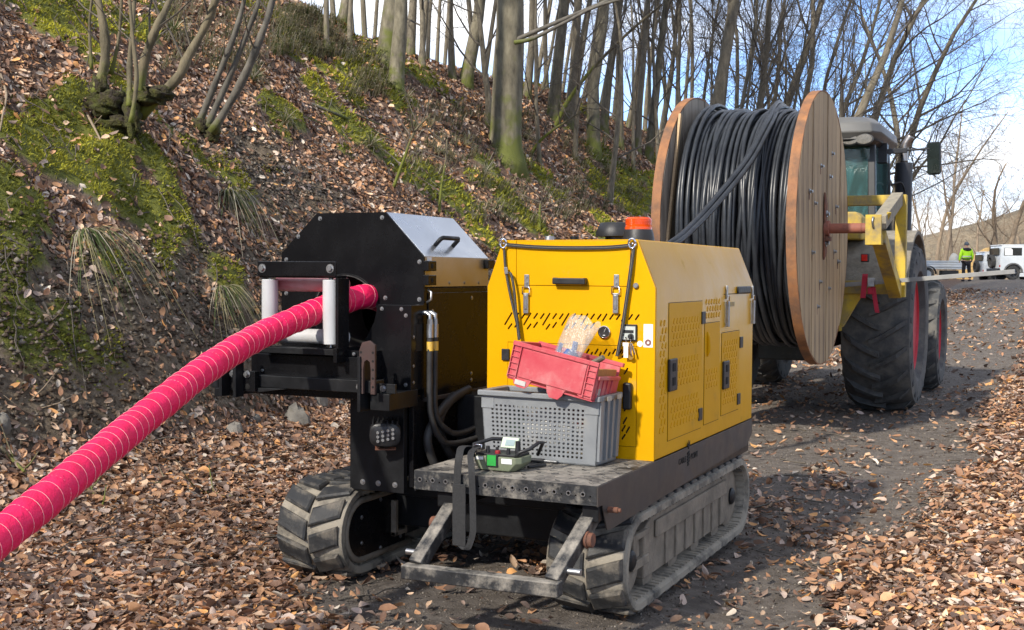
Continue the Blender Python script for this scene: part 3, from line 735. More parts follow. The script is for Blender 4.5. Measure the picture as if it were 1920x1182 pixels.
slab((-3.50, 1.852), (UXL, 1.65), .006, PY+.013, PB, 'slope_sheet', M['silver'], cov)
MB().box((UXR-.006, PY+.013, 1.482), (UXR, PB, 1.631)).build('cheek_sheet', pmat('dull_aluminium', (.40, .37, .29), (.46, .44, .38), 4, .34, .45, metal=.8), cov, bevel=.001)
MB().box((UXL, PY+.013, 1.05), (UXL+.006, PB, 1.648)).build('cheek_sheet', M['black'], cov, bevel=.001)
m = MB(); m.prism([(x*.985-.05, z-.02) for x, z in outline], 'y', PB-.012, PB-.004); m.build('rear_plate', M['black'], MX)
for k in range(4): bolt((UXR, PY+.10+k*.165, 1.50), 'x', .007, .005, parent=cov)
# cover handle
h0, h1 = Vector((-3.02, 5.32, 1.775)), Vector((-3.02, 5.50, 1.775))
hA = at(828, 462, x=-2.93); n = Vector((.70, 0, .71))
pa, pb = Vector((-2.925, 5.27, 1.69)), Vector((-2.925, 5.46, 1.69))
up_ = Vector((-.22, 0, .22)).normalized()
m = MB(); m.tube([pa, pa+n*.045, pa+n*.055+(pb-pa).normalized()*.012, pb+n*.055-(pb-pa).normalized()*.012, pb+n*.045, pb], .0115, 10); m.build('cover_handle', M['black_steel'], cov, smooth=True)
# latch blocks beside the hood
for z in (1.585, 1.515):
    m = MB(); m.box((UXR-.004, PY-.01, z-.025), (UXR+.030, PY+.075, z+.025)); b = m.build('latch_block', M['black'], MX, bevel=.004); bolt((UXR+.030, PY+.03, z), 'x', .009, .002, 'dark', b)
m = MB(); m.box((UXR-.004, PB-.06, 1.575), (UXR+.03, PB+.02, 1.625)); m.build('latch_block', M['black'], MX, bevel=.004)
x, z = UXR+.001, 1.622
MB().box((UXR-.001, PY+.03, 1.605), (UXR+.0012, PY+.075, 1.628)).build('warning_sticker', M['white'], cov)
# side body
m = MB(); m.box((UXL+.02, PY+.013, .93), (UXR-.004, PB, 1.05)); m.box((UXR-.06, PY+.013, 1.05), (UXR-.004, PB, 1.478)); sb = m.build('side_body', M['black'], MX, bevel=.003)
MB().box((UXR-.003, PY+.045, .965), (UXR+.002, PB-.01, 1.452)).build('side_door', M['black'], sb, bevel=.002)
for (y, z) in ((PY+.085, 1.36), (PY+.085, 1.0), (PB-.20, 1.42), (PB-.2, 1.02), (PB-.2, .985), (PY+.06, 1.13)): bolt((UXR+.002, y, z), 'x', .008, .005, parent=sb)
MB().box((UXR-.05, PY+.02, .915), (UXR+.012, PB, .935)).build('lower_ledge', M['skirt'], sb, bevel=.003)
m = MB(); m.tube([(UXR+.005, PY+.03, 1.47), (UXR+.028, PY+.025, 1.455), (UXR+.030, PY+.02, 1.42), (UXR+.005, PY+.02, 1.405)], .006, 8); m.build('lifting_ring', M['zinc'], MX, smooth=True)
# front gearbox housing (right) with notch to the guide hole
m = MB(); m.prism([(-3.10, .98), (UXR+.005, .98), (UXR+.005, 1.395), (-3.055, 1.395), (-3.075, 1.31), (-3.13, 1.215), (-3.10, 1.20)], 'y', 4.93, PY); gb = m.build('gear_housing', M['black'], MX, bevel=.003)
for (x, z) in ((-3.03, 1.375), (-2.92, 1.375), (-2.895, 1.345), (-2.895, 1.01)): bolt((x, 4.93, z), '-y', .007, .005, parent=gb)
for z in (1.02, 1.10, 1.24): bolt((UXR+.005, 4.955, z), 'x', .006, .004, parent=gb)
MB().box((UXR-.02, 4.975, 1.17), (UXR+.0065, 5.035, 1.30)).build('port_recess', M['dark'], gb)
m = MB(); m.box((-3.70, 4.80, 1.145), (-3.03, PY, 1.175)); m.box((-3.70, 4.78, 1.035), (-3.03, 5.03, 1.145)); m.box((-3.72, 4.80, .94), (-3.0, 5.05, 1.035)); fb = m.build('front_beam', M['black'], MX, bevel=.004)
for (x, z) in ((-3.63, 1.06), (-3.31, .985), (-3.06, .99), (-3.10, 1.16)): bolt((x, 4.78 if z < 1.1 else 4.79, z), '-y', .006, .006, parent=fb)
m = MB(); m.prism([(-3.60, .985), (-2.93, .985), (-2.93, 1.045), (-3.60, 1.045)], 'y', 4.70, 4.79); m.build('lower_beam', M['black_steel'], MX, bevel=.004)
m = MB(); m.prism([(-3.85, .925), (-3.62, .955), (-3.42, .985), (-3.55, .985), (-3.85, .97)], 'y', 4.68, 4.74); m.build('arm_gusset', M['black_steel'], MX, bevel=.003)
# left bracket: plate with two uprights
m = MB(); m.box((-3.80, 4.66, .965), (-3.585, 4.70, 1.065)); br = m.build('bracket_plate', M['black'], MX, bevel=.003)
for x in (-3.745, -3.66):
    m = MB(); m.box((x-.012, 4.60, .94), (x+.006, 4.665, 1.17)); u_ = m.build('upright', M['black_steel'], br, bevel=.003)
    bolt((x+.03, 4.66, 1.05), '-y', .013, .018, parent=br); bolt((x+.03, 4.66, .99), '-y', .010, .002, 'dark', br)
m = MB(); m.cyl((-3.79, 4.63, .98), (-3.79, 4.63, 1.04), .028, n=18); m.cyl((-3.79, 4.63, 1.04), (-3.79, 4.63, 1.048), .026, n=18); m.build('bush', M['black_steel'], br, bevel=.003)
# horseshoe bracket and drilled rail on the right
hs = [(-2.93, .985), (-2.93, 1.19), (-2.915, 1.225), (-2.875, 1.235), (-2.845, 1.215), (-2.845, .985), (-2.868, .985), (-2.868, 1.10), (-2.873, 1.135), (-2.888, 1.145), (-2.903, 1.135), (-2.908, 1.10), (-2.908, .985)]
m = MB(); m.prism([(x-.06, z) for x, z in hs], 'y', 4.665, 4.68); h_ = m.build('horseshoe_bracket', pmat('brown_primer_steel', (.060, .030, .026), (.035, .022, .02), 12, .5, .7), MX, bevel=.002)
for z in (1.02, 1.06, 1.10, 1.14, 1.18):
    for x in (-2.98, -2.915): bolt((x, 4.664, z), '-y', .004, .001, 'dark', h_, 'hole')
m = MB(); m.box((-2.995, 4.655, .90), (-2.978, 4.80, 1.16)); m.build('bracket_flange', M['black_steel'], MX, bevel=.003)
m = MB(); m.box((-2.965, 4.72, .905), (-2.86, 4.99, .985)); m.box((-2.95, 4.74, .985), (-2.84, 4.755, 1.03)); lg = m.build('drilled_rail', M['black_steel'], MX, bevel=.003)
for k in range(3): bolt((-2.95+.045*k, 4.74, 1.008), '-y', .011 if k < 2 else .004, .012 if k < 2 else .002, 'zinc' if k < 2 else 'dark', lg)
bolt((-3.005, 4.70, 1.015), '-y', .014, .02, parent=lg)
# roller cage in front of the hole
CX0, CX1, CY = -3.60, -3.145, 4.70
m = MB(); m.box((CX0, CY, 1.530), (CX1, CY+.012, 1.602)); m.box((CX0, CY+.012, 1.522), (CX1, CY+.10, 1.536)); rc = m.build('cage_top', M['black'], MX, bevel=.004)
for x in (CX0+.030, CX1-.030): bolt((x, CY, 1.568), '-y', .015, .012, parent=rc)
m = MB(); m.box((CX0, CY+.0, 1.155), (CX1, CY+.09, 1.185)); m.build('cage_base', M['black_steel'], MX, bevel=.003)
m = MB(); m.box((CX1-.012, CY-.002, 1.12), (CX1+.008, PY, 1.19)); m.box((CX1-.010, CY+.013, 1.186), (CX1+.006, CY+.11, 1.522)); m.build('cage_side', M['black'], MX, bevel=.003); MB().box((CX0-.006, CY+.04, 1.186), (CX0+.008, CY+.11, 1.522)).build('cage_side', M['black'], MX, bevel=.003)
for x in (CX0+.042, CX1-.055):
    m = MB(); m.cyl((x, CY+.045, 1.205), (x, CY+.045, 1.515), .040, n=28); r_ = m.build('roller', M['white_roller'], MX, bevel=.004)
    m = MB(); m.cyl((x, CY+.045, 1.19), (x, CY+.045, 1.53), .012, n=12); m.build('axle', M['zinc'], r_)
for z, yy in ((1.49, CY+.14), (1.235, CY+.14)):
    m = MB(); m.cyl((CX0+.02, yy, z), (CX1-.03, yy, z), .036, n=28); m.build('roller', pmat('red_stained_roller', (.36, .07, .08), (.50, .30, .29), 9, .45, .5, stretch=(.4, 1, 1)) if z > 1.4 else M['white_roller'], MX, bevel=.004)
# support column with work lamp
m = MB(); m.box((-3.225, 4.95, .475), (-2.915, 4.985, .955)); cl = m.build('support_column', M['black_steel'], MX, bevel=.003)
m = MB(); m.box((-3.20, 4.985, .55), (-2.93, 5.6, .93)); m.box((-2.915, 4.99, .50), (-2.885, 5.10, .95)); m.box((-2.93, 5.1, .50), (-2.60, 5.15, .60)); m.build('support_body', M['black'], MX, bevel=.004)
for x in (-3.15, -3.06, -2.965): bolt((x, 4.95, .515), '-y', .010, .006, parent=cl)
lc = at(727, 812, y=4.88)
lr = Euler((R(12), 0, R(28))).to_matrix()
def lpt(x, y, z): return Vector((lc.x-.01, 4.875, lc.z)) + lr @ Vector((x*1.3, y*1.2, z*1.3))
m = MB()
n_ = 20
prof = [(-.036, .040), (-.030, .046), (.012, .046), (.050, .034), (.056, .015)]
vs = []; fs = []
for t, r_ in prof:
    for k in range(n_):
        a = 2*math.pi*k/n_; ex = abs(math.cos(a))**.7*math.copysign(1, math.cos(a)); ez = abs(math.sin(a))**.7*math.copysign(1, math.sin(a))
        vs.append(lpt(ex*r_*1.25, t, ez*r_))
for i in range(len(prof)-1):
    for k in range(n_): fs.append((i*n_+k, i*n_+(k+1) % n_, (i+1)*n_+(k+1) % n_, (i+1)*n_+k))
fs += [tuple(range(n_)), tuple((len(prof)-1)*n_+k for k in range(n_))]
m.add(vs, fs); wl_ = m.build('work_lamp', M['black_plastic'], MX, smooth='auto')
m = MB()
for k in range(6):
    x = -.045+k*.018; q = lpt(x, .012, .042); m.obox(q, (.006, .07, .024), lr)
m.build('cooling_fin', M['black_plastic'], wl_)
lens = pmat('led_lens', (.42, .43, .44), (.34, .35, .36), 60, .12, .2, metal=.5)
for j in range(3):
    for i in range(4):
        q = lpt(-.026+i*.0185, -.037, -.020+j*.0165+.004*i); n = lr @ Vector((0, -1, 0)); mm = MB(); mm.cyl(q, q+n*.005, .0072, n=12); mm.build('led', lens, wl_)
m = MB(); m.obox(lpt(0, .0, -.062), (.10, .03, .006), lr); m.obox(lpt(-.03, 0, -.052), (.02, .02, .02), lr); m.obox(lpt(0, .04, -.062), (.05, .08, .006), lr); m.build('lamp_bracket', M['rust'], wl_, bevel=.001)
# hydraulic hoses
def smooth_path(pts, n=8):
    pts = [Vector(p) for p in pts]; out = []
    for i in range(len(pts)-1):
        p0, p1, p2, p3 = pts[max(i-1, 0)], pts[i], pts[i+1], pts[min(i+2, len(pts)-1)]
        for k in range(n):
            t = k/n; out.append(.5*((2*p1)+(p2-p0)*t+(2*p0-5*p1+4*p2-p3)*t*t+(3*p1-p0-3*p2+p3)*t**3))
    return out+[pts[-1]]
HXx = UXR+.045
for k, (dy, ze, zlow) in enumerate(((0, .755, .70), (.05, .825, .745))):
    y0 = 5.045+dy
    m = MB(); m.tube(smooth_path([(HXx, y0, 1.28), (HXx, y0-.002, 1.05), (HXx+.005, y0, .86), (HXx+.03, y0+.06, zlow+.03), (HXx+.06, y0+.17, zlow), (HXx+.12, 5.45+dy, ze-.03), (HXx+.17, 5.62, ze+.015)]), .0155, 12); ho = m.build('hydraulic_hose', M['hose'], MX, smooth=True)
    m = MB(); m.tube(smooth_path([(HXx+.10, 5.40+dy, ze-.042), (HXx+.13, 5.50, ze-.012), (HXx+.17, 5.62, ze+.015)]), [.0155]*2+[.021]*12+[.019]*3, 12); m.build('hose_sleeve', M['hose'], ho, smooth=True)
    m = MB(); m.cyl((HXx, y0, 1.235), (HXx, y0, 1.30), .0175, n=12); m.cyl((HXx, y0, 1.30), (HXx, y0, 1.325), .014, n=6); m.tube([(HXx, y0, 1.32), (HXx, y0, 1.345), (HXx-.02, y0, 1.355), (HXx-.045, y0, 1.355)], .012, 10); m.build('hose_fitting', M['zinc'], ho, smooth='auto')
    m = MB(); m.ring((HXx, y0, 1.17), 'z', .0155, .0165, 0, .045, 14); m.build('hose_tag', pmat('yellow_tag', (.75, .45, .03), (.6, .4, .1), 30, .5), ho)
m = MB(); m.tube(smooth_path([(HXx+.0, 5.30, .93), (HXx-.01, 5.15, .85), (HXx-.02, 5.06, .74), (HXx, 5.10, .60), (HXx+.03, 5.2, .48)]), .022, 12); m.build('hydraulic_hose', M['hose'], MX, smooth=True)
m = MB(); m.tube(smooth_path([(HXx+.02, 5.42, .95), (HXx, 5.24, .90), (HXx-.02, 5.17, .78), (HXx+.02, 5.25, .62), (HXx+.06, 5.4, .5)]), .024, 12); m.build('hydraulic_hose', M['hose'], MX, smooth=True)
MB().box((-2.84, 5.35, .50), (-2.60, 6.6, .93)).build('valve_block', M['black_steel'], MX, bevel=.01)
# ------------------------------------------------------------------ red cable duct
hp = [(-3.30, 5.75, 1.36), (-3.285, 5.4, 1.39)] + [at(u, v, y=y) for u, v, y in [(690, 556, 5.06), (640, 567, 4.9), (585, 587, 4.72), (480, 634, 4.32), (380, 697, 3.88), (280, 776, 3.5), (170, 866, 3.12), (90, 934, 2.87), (0, 1006, 2.65)]] + [(-2.95, 2.2, .56), (-2.93, 1.5, .30), (-3.0, .6, .10), (-3.1, -.6, .075), (-3.2, -2.5, .075)]
hp = smooth_path(hp, 40)
_r = [hp[0]]
for q in hp[1:]:
    if (q-_r[-1]).length >= .0113: _r.append(q)
hp = _r
def duct_r(i): return HRAD*(1+.020*math.sin(i*1.05)+.018*math.sin(i*.37+1)+.012*math.sin(i*2.3))
M['duct'] = pmat('red_duct_fabric', (.84, .006, .100), (.74, .005, .075), 9, .55, .7, bump=.012, bscale=22, stretch=(1, 1, 1), coat=.05)
duct = thing('cable_duct', (-3.0, .6, 0), 'bright red fabric-wrapped cable duct with thin white rings, running into the black drive unit', 'cable duct')
HRAD = .061
rr_ = random.Random(3)
m = MB(); m.tube(hp, [duct_r(i) for i in range(len(hp))], 28); m.build('sleeve', M['duct'], duct, smooth=True)
white_thread = pmat('white_thread', (.90, .52, .50), (.86, .26, .30), 40, .6)
acc = 0; last = 0; L = 0
for i in range(1, len(hp)-1):
    L += (hp[i]-hp[i-1]).length
    if L < .036+.010*rr_.random(): continue
    L = 0
    if hp[i].y < .8: break
    t = (hp[i+1]-hp[i-1]).normalized(); a = t.cross(Vector((0, 0, 1))).normalized(); b = t.cross(a)
    tl = R(20+8*rr_.random()); rad = duct_r(i)
    pts = []
    for k in range(25):
        g = 2*math.pi*k/24; q = a*math.cos(g)+b*math.sin(g); pts.append(hp[i]+q*(rad+.0006)+t*math.tan(tl)*rad*math.sin(g+.6)*.55)
    m = MB(); m.tube(pts, .00095, 5, caps=False); m.build('ring', white_thread, duct, smooth=True)

# ------------------------------------------------------------------ grey basket
gc = thing('basket_crate', (-2.18, 5.04, ZP+.003), 'grey perforated plastic basket standing on the platform in front of the yellow housing', 'crate')
ga = R(-3); GW, GD, GH = .565, .225, .315
ex = Vector((math.cos(ga), math.sin(ga), 0)); ey = Vector((-math.sin(ga), math.cos(ga), 0)); G0 = Vector((-1.90, 4.905, ZP+.003)) - ex*GW
def gp(x, y, z): # crate-local: walls lean out a little towards the top
    k = z/GH*.018; sx = (x-GW/2)/(GW/2); sy = (y-GD/2)/(GD/2)
    return G0 + ex*(x+sx*k) + ey*(y+sy*k*.6) + Vector((0, 0, z))
def perforated(p00, du, dv, nu, nv, mu0, mu1, mv0, mv1, hole, t, fn):
    """grid wall with square holes; fn maps (a, b, depth) to a point"""
    us = [0, mu0]; w = (du-mu0-mu1)/nu
    for i in range(nu): us += [mu0+i*w+w*hole]+([mu0+(i+1)*w])
    us.append(du); vs_ = [0, mv0]; h = (dv-mv0-mv1)/nv
    for j in range(nv): vs_ += [mv0+j*h+h*hole, mv0+(j+1)*h]
    vs_.append(dv); m = MB()
    nu_, nv_ = len(us), len(vs_)
    solid = lambda i, j: 0 <= i < nu_-1 and 0 <= j < nv_-1 and not (i % 2 == 1 and j % 2 == 1 and i < nu_-2 and j < nv_-2)
    for d in (0, t): m.v += [tuple(fn(u, v, d)) for v in vs_ for u in us]
    off = nu_*nv_
    for j in range(nv_-1):
        for i in range(nu_-1):
            if not solid(i, j): continue
            a = j*nu_+i; m.f.append((a, a+1, a+nu_+1, a+nu_)); m.f.append((off+a, off+a+nu_, off+a+nu_+1, off+a+1))
            for (ni, nj, e0, e1) in ((i-1, j, a, a+nu_), (i+1, j, a+1, a+nu_+1), (i, j-1, a, a+1), (i, j+1, a+nu_, a+nu_+1)):
                if not solid(ni, nj): m.f.append((e0, e1, off+e1, off+e0))
    return m
GM = M['grey_plastic']
m = perforated(0, GW, GH, 21, 12, .045, .055, .028, .055, .5, .004, lambda u, v, d: gp(u, d, v)); m.build('front_wall', GM, gc)
m = perforated(0, GW, GH, 21, 12, .045, .055, .028, .055, .5, .004, lambda u, v, d: gp(u, GD-.004+d, v)); m.build('back_wall', GM, gc)
for x in (0, GW-.004):
    m = MB(); m.add([gp(x, 0, 0), gp(x+.004, 0, 0), gp(x+.004, GD, 0), gp(x, GD, 0), gp(x, 0, GH), gp(x+.004, 0, GH), gp(x+.004, GD, GH), gp(x, GD, GH)], [(3,2,1,0),(4,5,6,7),(0,1,5,4),(1,2,6,5),(2,3,7,6),(3,0,4,7)]); m.build('side_wall', GM, gc)
for (y, w) in ((.005, .030), (.075, .018), (.13, .018), (.185, .030)):
    m = MB(); m.add([gp(GW, y, .02), gp(GW+.014, y, .02), gp(GW+.014, y+w, .02), gp(GW, y+w, .02), gp(GW, y, GH-.02), gp(GW+.010, y, GH-.02), gp(GW+.010, y+w, GH-.02), gp(GW, y+w, GH-.02)], [(3,2,1,0),(4,5,6,7),(0,1,5,4),(1,2,6,5),(2,3,7,6),(3,0,4,7)]); m.build('rib', GM, gc)
m = MB(); m.add([gp(0, 0, .0), gp(GW, 0, .0), gp(GW, GD, .0), gp(0, GD, .0), gp(0, 0, .006), gp(GW, 0, .006), gp(GW, GD, .006), gp(0, GD, .006)], [(3,2,1,0),(4,5,6,7),(0,1,5,4),(1,2,6,5),(2,3,7,6),(3,0,4,7)]); m.build('base', GM, gc)
# rim: four profiled bars
o_ = .030
for (x0_, y0_, x1_, y1_, nm) in ((-o_, -o_, GW+o_, .006, 'f'), (-o_, GD-.006, GW+o_, GD+.010, 'b'), (-o_, .0065, .006, GD-.0065, 'l'), (GW-.006, .0065, GW+o_, GD-.0065, 'r')):
    pts = [G0+ex*a+ey*b+Vector((0, 0, c)) for c in (GH-.026, GH) for a, b in ((x0_, y0_), (x1_, y0_), (x1_, y1_), (x0_, y1_))]
    m = MB(); m.add(pts, [(3,2,1,0),(4,5,6,7),(0,1,5,4),(1,2,6,5),(2,3,7,6),(3,0,4,7)]); m.build('rim', GM, gc, bevel=.006)
for x0_, x1_ in ((-.018, .05), (GW-.05, GW+.018)):
    pts = [G0+ex*a+ey*b+Vector((0, 0, c)) for c in (GH-.085, GH-.027) for a, b in ((x0_, -.012), (x1_, -.012), (x1_, 0.012), (x0_, .012))]
    m = MB(); m.add(pts, [(3,2,1,0),(4,5,6,7),(0,1,5,4),(1,2,6,5),(2,3,7,6),(3,0,4,7)]); m.build('corner_gusset', GM, gc, bevel=.003)
for k in range(2):
    b_ = gp(GW-.003+.030+.0002, .05+.10*k, GH-.013); m = MB(); m.obox(b_, (.002, .045, .020), (0, 0, ga)); m.build('rim_label', pmat('tape_beige', (.42, .40, .33), (.36, .34, .3), 20, .6), gc)
# contents of the basket: crumpled pale and dark rags/fittings
rags = [('crumpled white plastic sheet lying inside the grey basket', (.72, .71, .68), (.30, .11, .13), (.17, .055, .10)), ('dark green cloth bundle at the left inside the grey basket', (.03, .06, .035), (.12, .12, .12), (.07, .06, .09)),
        ('dark red folded cloth at the upper right inside the grey basket', (.16, .02, .025), (.43, .13, .20), (.10, .05, .05)), ('pale sandstone-coloured fabric bag low in the grey basket', (.45, .36, .24), (.42, .13, .07), (.10, .05, .06))]
for lab, colr, c_, r_ in rags:
    m = MB(); m.blob(gp(c_[0], c_[1], c_[2]), r_, 18, 12, .35, random.Random(int(c_[0]*100)))
    o = m.build('cloth_bundle', pmat('rag_%d' % int(c_[0]*100), colr, tuple(k*.6 for k in colr), 30, .8), None, smooth=True); tag(o, lab, 'cloth')

# ------------------------------------------------------------------ red folding crate, tipped on the basket
TL, TR, BL = at(965, 640, y=4.868), at(1125, 683, y=4.848), at(944, 704, y=4.858)
rx = (TR-TL).normalized(); rz = (TL-BL); rz = (rz-rx*rz.dot(rx)); RH = rz.length; rz.normalize(); ry = rz.cross(rx); RW = (TR-TL).length; RD = .27
RO = TL - rz*RH
rm = Matrix((rx, ry, rz)).transposed()
rcx = thing('folding_crate', RO+rx*RW/2+ry*RD/2, 'faded red folding crate tipped askew on top of the grey basket', 'crate')
RM = M['red_plastic']
def rb(a, b, name, mat=RM, parent=None, bev=.002):
    lo = Vector([min(p, q) for p, q in zip(a, b)]); hi = Vector([max(p, q) for p, q in zip(a, b)])
    c = (lo+hi)/2; m = MB(); m.obox(RO+rm@c, tuple(hi-lo), rm); return m.build(name, mat, parent or rcx, bevel=bev)
# front panel with scalloped lower edge
sc_ = [(0.02, .0), (.035, .0), (.04, -.022), (.06, -.034), (.10, -.034), (.118, -.018), (.128, .012), (.15, .028), (.185, .028), (.205, .010), (.215, -.020), (.232, -.040), (.275, -.040), (.292, -.020), (.302, .006), (.322, .014), (.36, .010), (.375, .0), (RW, .0), (RW, RH), (0, RH), (0, 0)]
sc_ = [(x/.44*RW if x < RW else x, z) for x, z in sc_]
m = MB(); m.prism(sc_, 'y', 0, .004); m.v = [tuple(RO+rm@Vector(p)) for p in m.v]; fpnl = m.build('front_flap', RM, rcx, bevel=.0015)
rb((.0, -.010, RH-.016), (RW, .0, RH+.004), 'flap_rim', RM, fpnl); 
for xa in (0, RW-.05):
    rb((xa+.002, -.009, .004), (xa+.006, 0, RH-.017), 'flap_rib', RM, fpnl, .001); rb((xa+.044, -.009, .004), (xa+.048, 0, RH-.017), 'flap_rib', RM, fpnl, .001)
    for k in range(5): rb((xa+.0065, -.008, .012+k*.028), (xa+.0435, 0, .016+k*.028), 'flap_rib', RM, fpnl, .001)
for k in range(5): rb((.06+k*.072, -.0115, RH-.012), (.10+k*.072, -.0105, RH+.002), 'hinge_knuckle', RM, fpnl, .001)
rb((.055, -.006, .012), (RW-.055, -.001, RH-.020), 'flap_field', RM, fpnl, .003)
m = MB(); m.obox(RO+rm@Vector((.075/.44*RW, -.002, -.012)), (.055, .004, .022), rm); m.build('flap_label', pmat('paper_label', (.55, .52, .47), (.45, .42, .4), 50, .6), fpnl)
rb((0, .005, 0), (.006, RD, RH*.96), 'side_wall'); rb((RW-.006, .005, 0), (RW, RD, RH*.62), 'side_wall'); rb((.007, RD-.006, 0), (RW-.007, RD, RH), 'back_wall'); rb((0, .005, -.008), (RW, RD, -.001), 'base')
rb((-.006, RD-.010, RH-.012), (RW+.006, RD+.012, RH+.006), 'back_rim'); rb((-.010, .012, RH*.96-.01), (.008, RD-.012, RH*.96+.006), 'side_rim'); rb((RW-.008, .012, RH*.62-.01), (RW+.010, RD-.012, RH*.62+.006), 'side_rim')
for k in range(4): rb((RW-.001, .03+k*.05, .01), (RW+.006, .036+k*.05, RH*.6), 'side_rib')
m = MB(); m.obox(RO+rm@Vector((RW+.0012, .05, RH*.22)), (.001, .045, .03), rm); m.build('barcode_label', pmat('paper_label2', (.50, .48, .44), (.2, .2, .2), 120, .6), rcx)
# things in it: a wooden board, a hammer handle, a clear bag
m = MB(); m.obox(RO+rm@Vector((RW-.022, RD*.52, RH*.66)), (.018, RD*.80, .055), rm); wb = m.build('wooden_board', pmat('raw_board', (.45, .20, .055), (.34, .15, .05), 30, .7, stretch=(1, 6, 1)), None, bevel=.002); tag(wb, 'short orange-brown wooden board along the right side of the red crate', 'board')
ha, hb = RO+rm@Vector((RW-.105, .07, RH*.72)), RO+rm@Vector((RW-.015, .06, RH*1.17))
m = MB(); m.tube([ha-(hb-ha)*.6, ha, ha+(hb-ha)*.5, hb], [.014, .015, .018, .017], 8, flat=.75); hm = m.build('hammer_handle', pmat('grey_wood', (.12, .10, .075), (.18, .15, .11), 20, .65), None, bevel=.003, smooth='auto'); tag(hm, 'worn grey wooden tool handle sticking out of the red crate', 'tool handle')
B0 = RO+rm@Vector((RW*.47, .10, .03))
bag_m = bpy.data.materials.new('clear_plastic_bag'); bag_m.use_nodes = True
pb_ = bag_m.node_tree.nodes['Principled BSDF']; pb_.inputs['Base Color'].default_value = (.40, .41, .42, 1); pb_.inputs['Roughness'].default_value = .25; pb_.inputs['Alpha'].default_value = .34
bn = bag_m.node_tree.nodes.new('ShaderNodeTexNoise'); bn.inputs['Scale'].default_value = 9; bb = bag_m.node_tree.nodes.new('ShaderNodeBump'); bb.inputs['Distance'].default_value = .012
bag_m.node_tree.links.new(bn.outputs[0], bb.inputs['Height']); bag_m.node_tree.links.new(bb.outputs[0], pb_.inputs['Normal'])
top = at(1096, 602, y=5.06); ax = (top-B0); BLn = ax.length; ax.normalize(); sx_ = ax.cross(Vector((0, 1, 0))).normalized(); sy_ = sx_.cross(ax)
m = MB(); n_ = 28; rb_ = random.Random(8)
ring_ = []
for i in range(13):
    t = i/12; w = .055+.022*t; dth = .030*(1-t*.35)
    for k in range(n_):
        a = 2*math.pi*k/n_; j = 1+.10*math.sin(3*a+4*t)+.012*(rb_.random()-.5)
        tz = BLn*t + (.016*math.sin(3*a)+.01*rb_.random() if i == 12 else 0)
        ring_.append(B0+ax*tz+sx_*math.cos(a)*w*j+sy_*math.sin(a)*dth*j)
m.add(ring_, [(i*n_+k, i*n_+(k+1) % n_, (i+1)*n_+(k+1) % n_, (i+1)*n_+k) for i in range(12) for k in range(n_)])
pbag = m.build('plastic_bag', bag_m, None, smooth=True, origin=tuple(B0)); tag(pbag, 'clear dusty plastic bag standing up out of the red crate', 'plastic bag')
blue = pmat('blue_nitrile', (.035, .075, .22), (.06, .11, .28), 20, .5)
m = MB(); m.tube(smooth_path([B0-ax*.02, B0+ax*.07+sx_*.01, B0+ax*.15-sx_*.012, B0+ax*.20-sx_*.004]), [.040]*9+[.034]*8+[.014]*8, 10, flat=.5)
gl = m.build('work_glove', blue, None, smooth=True); tag(gl, 'dark blue glove bundle inside the clear plastic bag', 'glove')
m = MB(); m.tube(smooth_path([B0+sx_*.03, B0+ax*.08+sx_*.045, B0+ax*.17+sx_*.055]), [.014]*8+[.010]*9, 8, flat=.6)
g2 = m.build('work_glove', blue, None, smooth=True); tag(g2, 'narrow blue glove finger at the right side of the clear plastic bag', 'glove')

# ------------------------------------------------------------------ radio remote control with neck strap
rc_ = thing('remote_control', (-2.245, 4.66, ZP+.003), 'olive green radio remote control with green label lying on the platform edge', 'remote control')
olive = pmat('olive_plastic', (.14, .16, .10), (.18, .20, .13), 16, .5, .6)
Z0 = ZP+.004
def rounded(x0, x1, y0, y1, c):
    return [(x0+c, y0), (x1-c, y0), (x1, y0+c), (x1, y1-c), (x1-c, y1), (x0+c, y1), (x0, y1-c), (x0, y0+c)]
X0r, X1r, Y0r, Y1r = -2.355, -2.125, 4.585, 4.73
m = MB(); lo_, hi_ = rounded(X0r+.02, X1r-.035, Y0r+.004, Y1r-.01, .02), rounded(X0r, X1r, Y0r, Y1r, .022)
n8 = 8; m.add([(x, y, Z0) for x, y in lo_]+[(x, y, Z0+.035) for x, y in hi_]+[(x, y, Z0+.062) for x, y in hi_], [tuple(range(7, -1, -1)), tuple(range(16, 24))]+[(i, (i+1) % 8, 8+(i+1) % 8, 8+i) for i in range(8)]+[(8+i, 8+(i+1) % 8, 16+(i+1) % 8, 16+i) for i in range(8)])
m.build('case', olive, rc_, bevel=.004)
MB().box((-2.285, Y0r-.004, Z0+.016), (-2.228, Y0r+.006, Z0+.072)).build('label_frame', M['black_plastic'], rc_, bevel=.003)
MB().box((-2.279, Y0r-.0055, Z0+.022), (-2.237, Y0r-.0035, Z0+.068)).build('green_label', pmat('green_label', (.03, .36, .06), (.025, .30, .05), 10, .4), rc_)
MB().box((-2.212, Y0r-.0025, Z0+.034), (-2.162, Y0r+.001, Z0+.056)).build('white_label', M['white'], rc_)
MB().box((-2.345, Y0r+.012, Z0+.062), (-2.14, Y1r-.008, Z0+.072)).build('control_deck', M['black_plastic'], rc_, bevel=.003)
m = MB(); m.obox((-2.225, 4.70, Z0+.108), (.082, .012, .050), (R(-28), 0, R(-3))); scn = m.build('display_housing', pmat('pale_green_case', (.52, .62, .46), (.48, .58, .42), 20, .45), rc_, bevel=.003)
m = MB(); m.obox((-2.222, 4.693, Z0+.110), (.045, .003, .028), (R(-28), 0, R(-3))); m.build('display', pmat('lcd', (.28, .36, .36), (.24, .32, .33), 20, .2), scn)
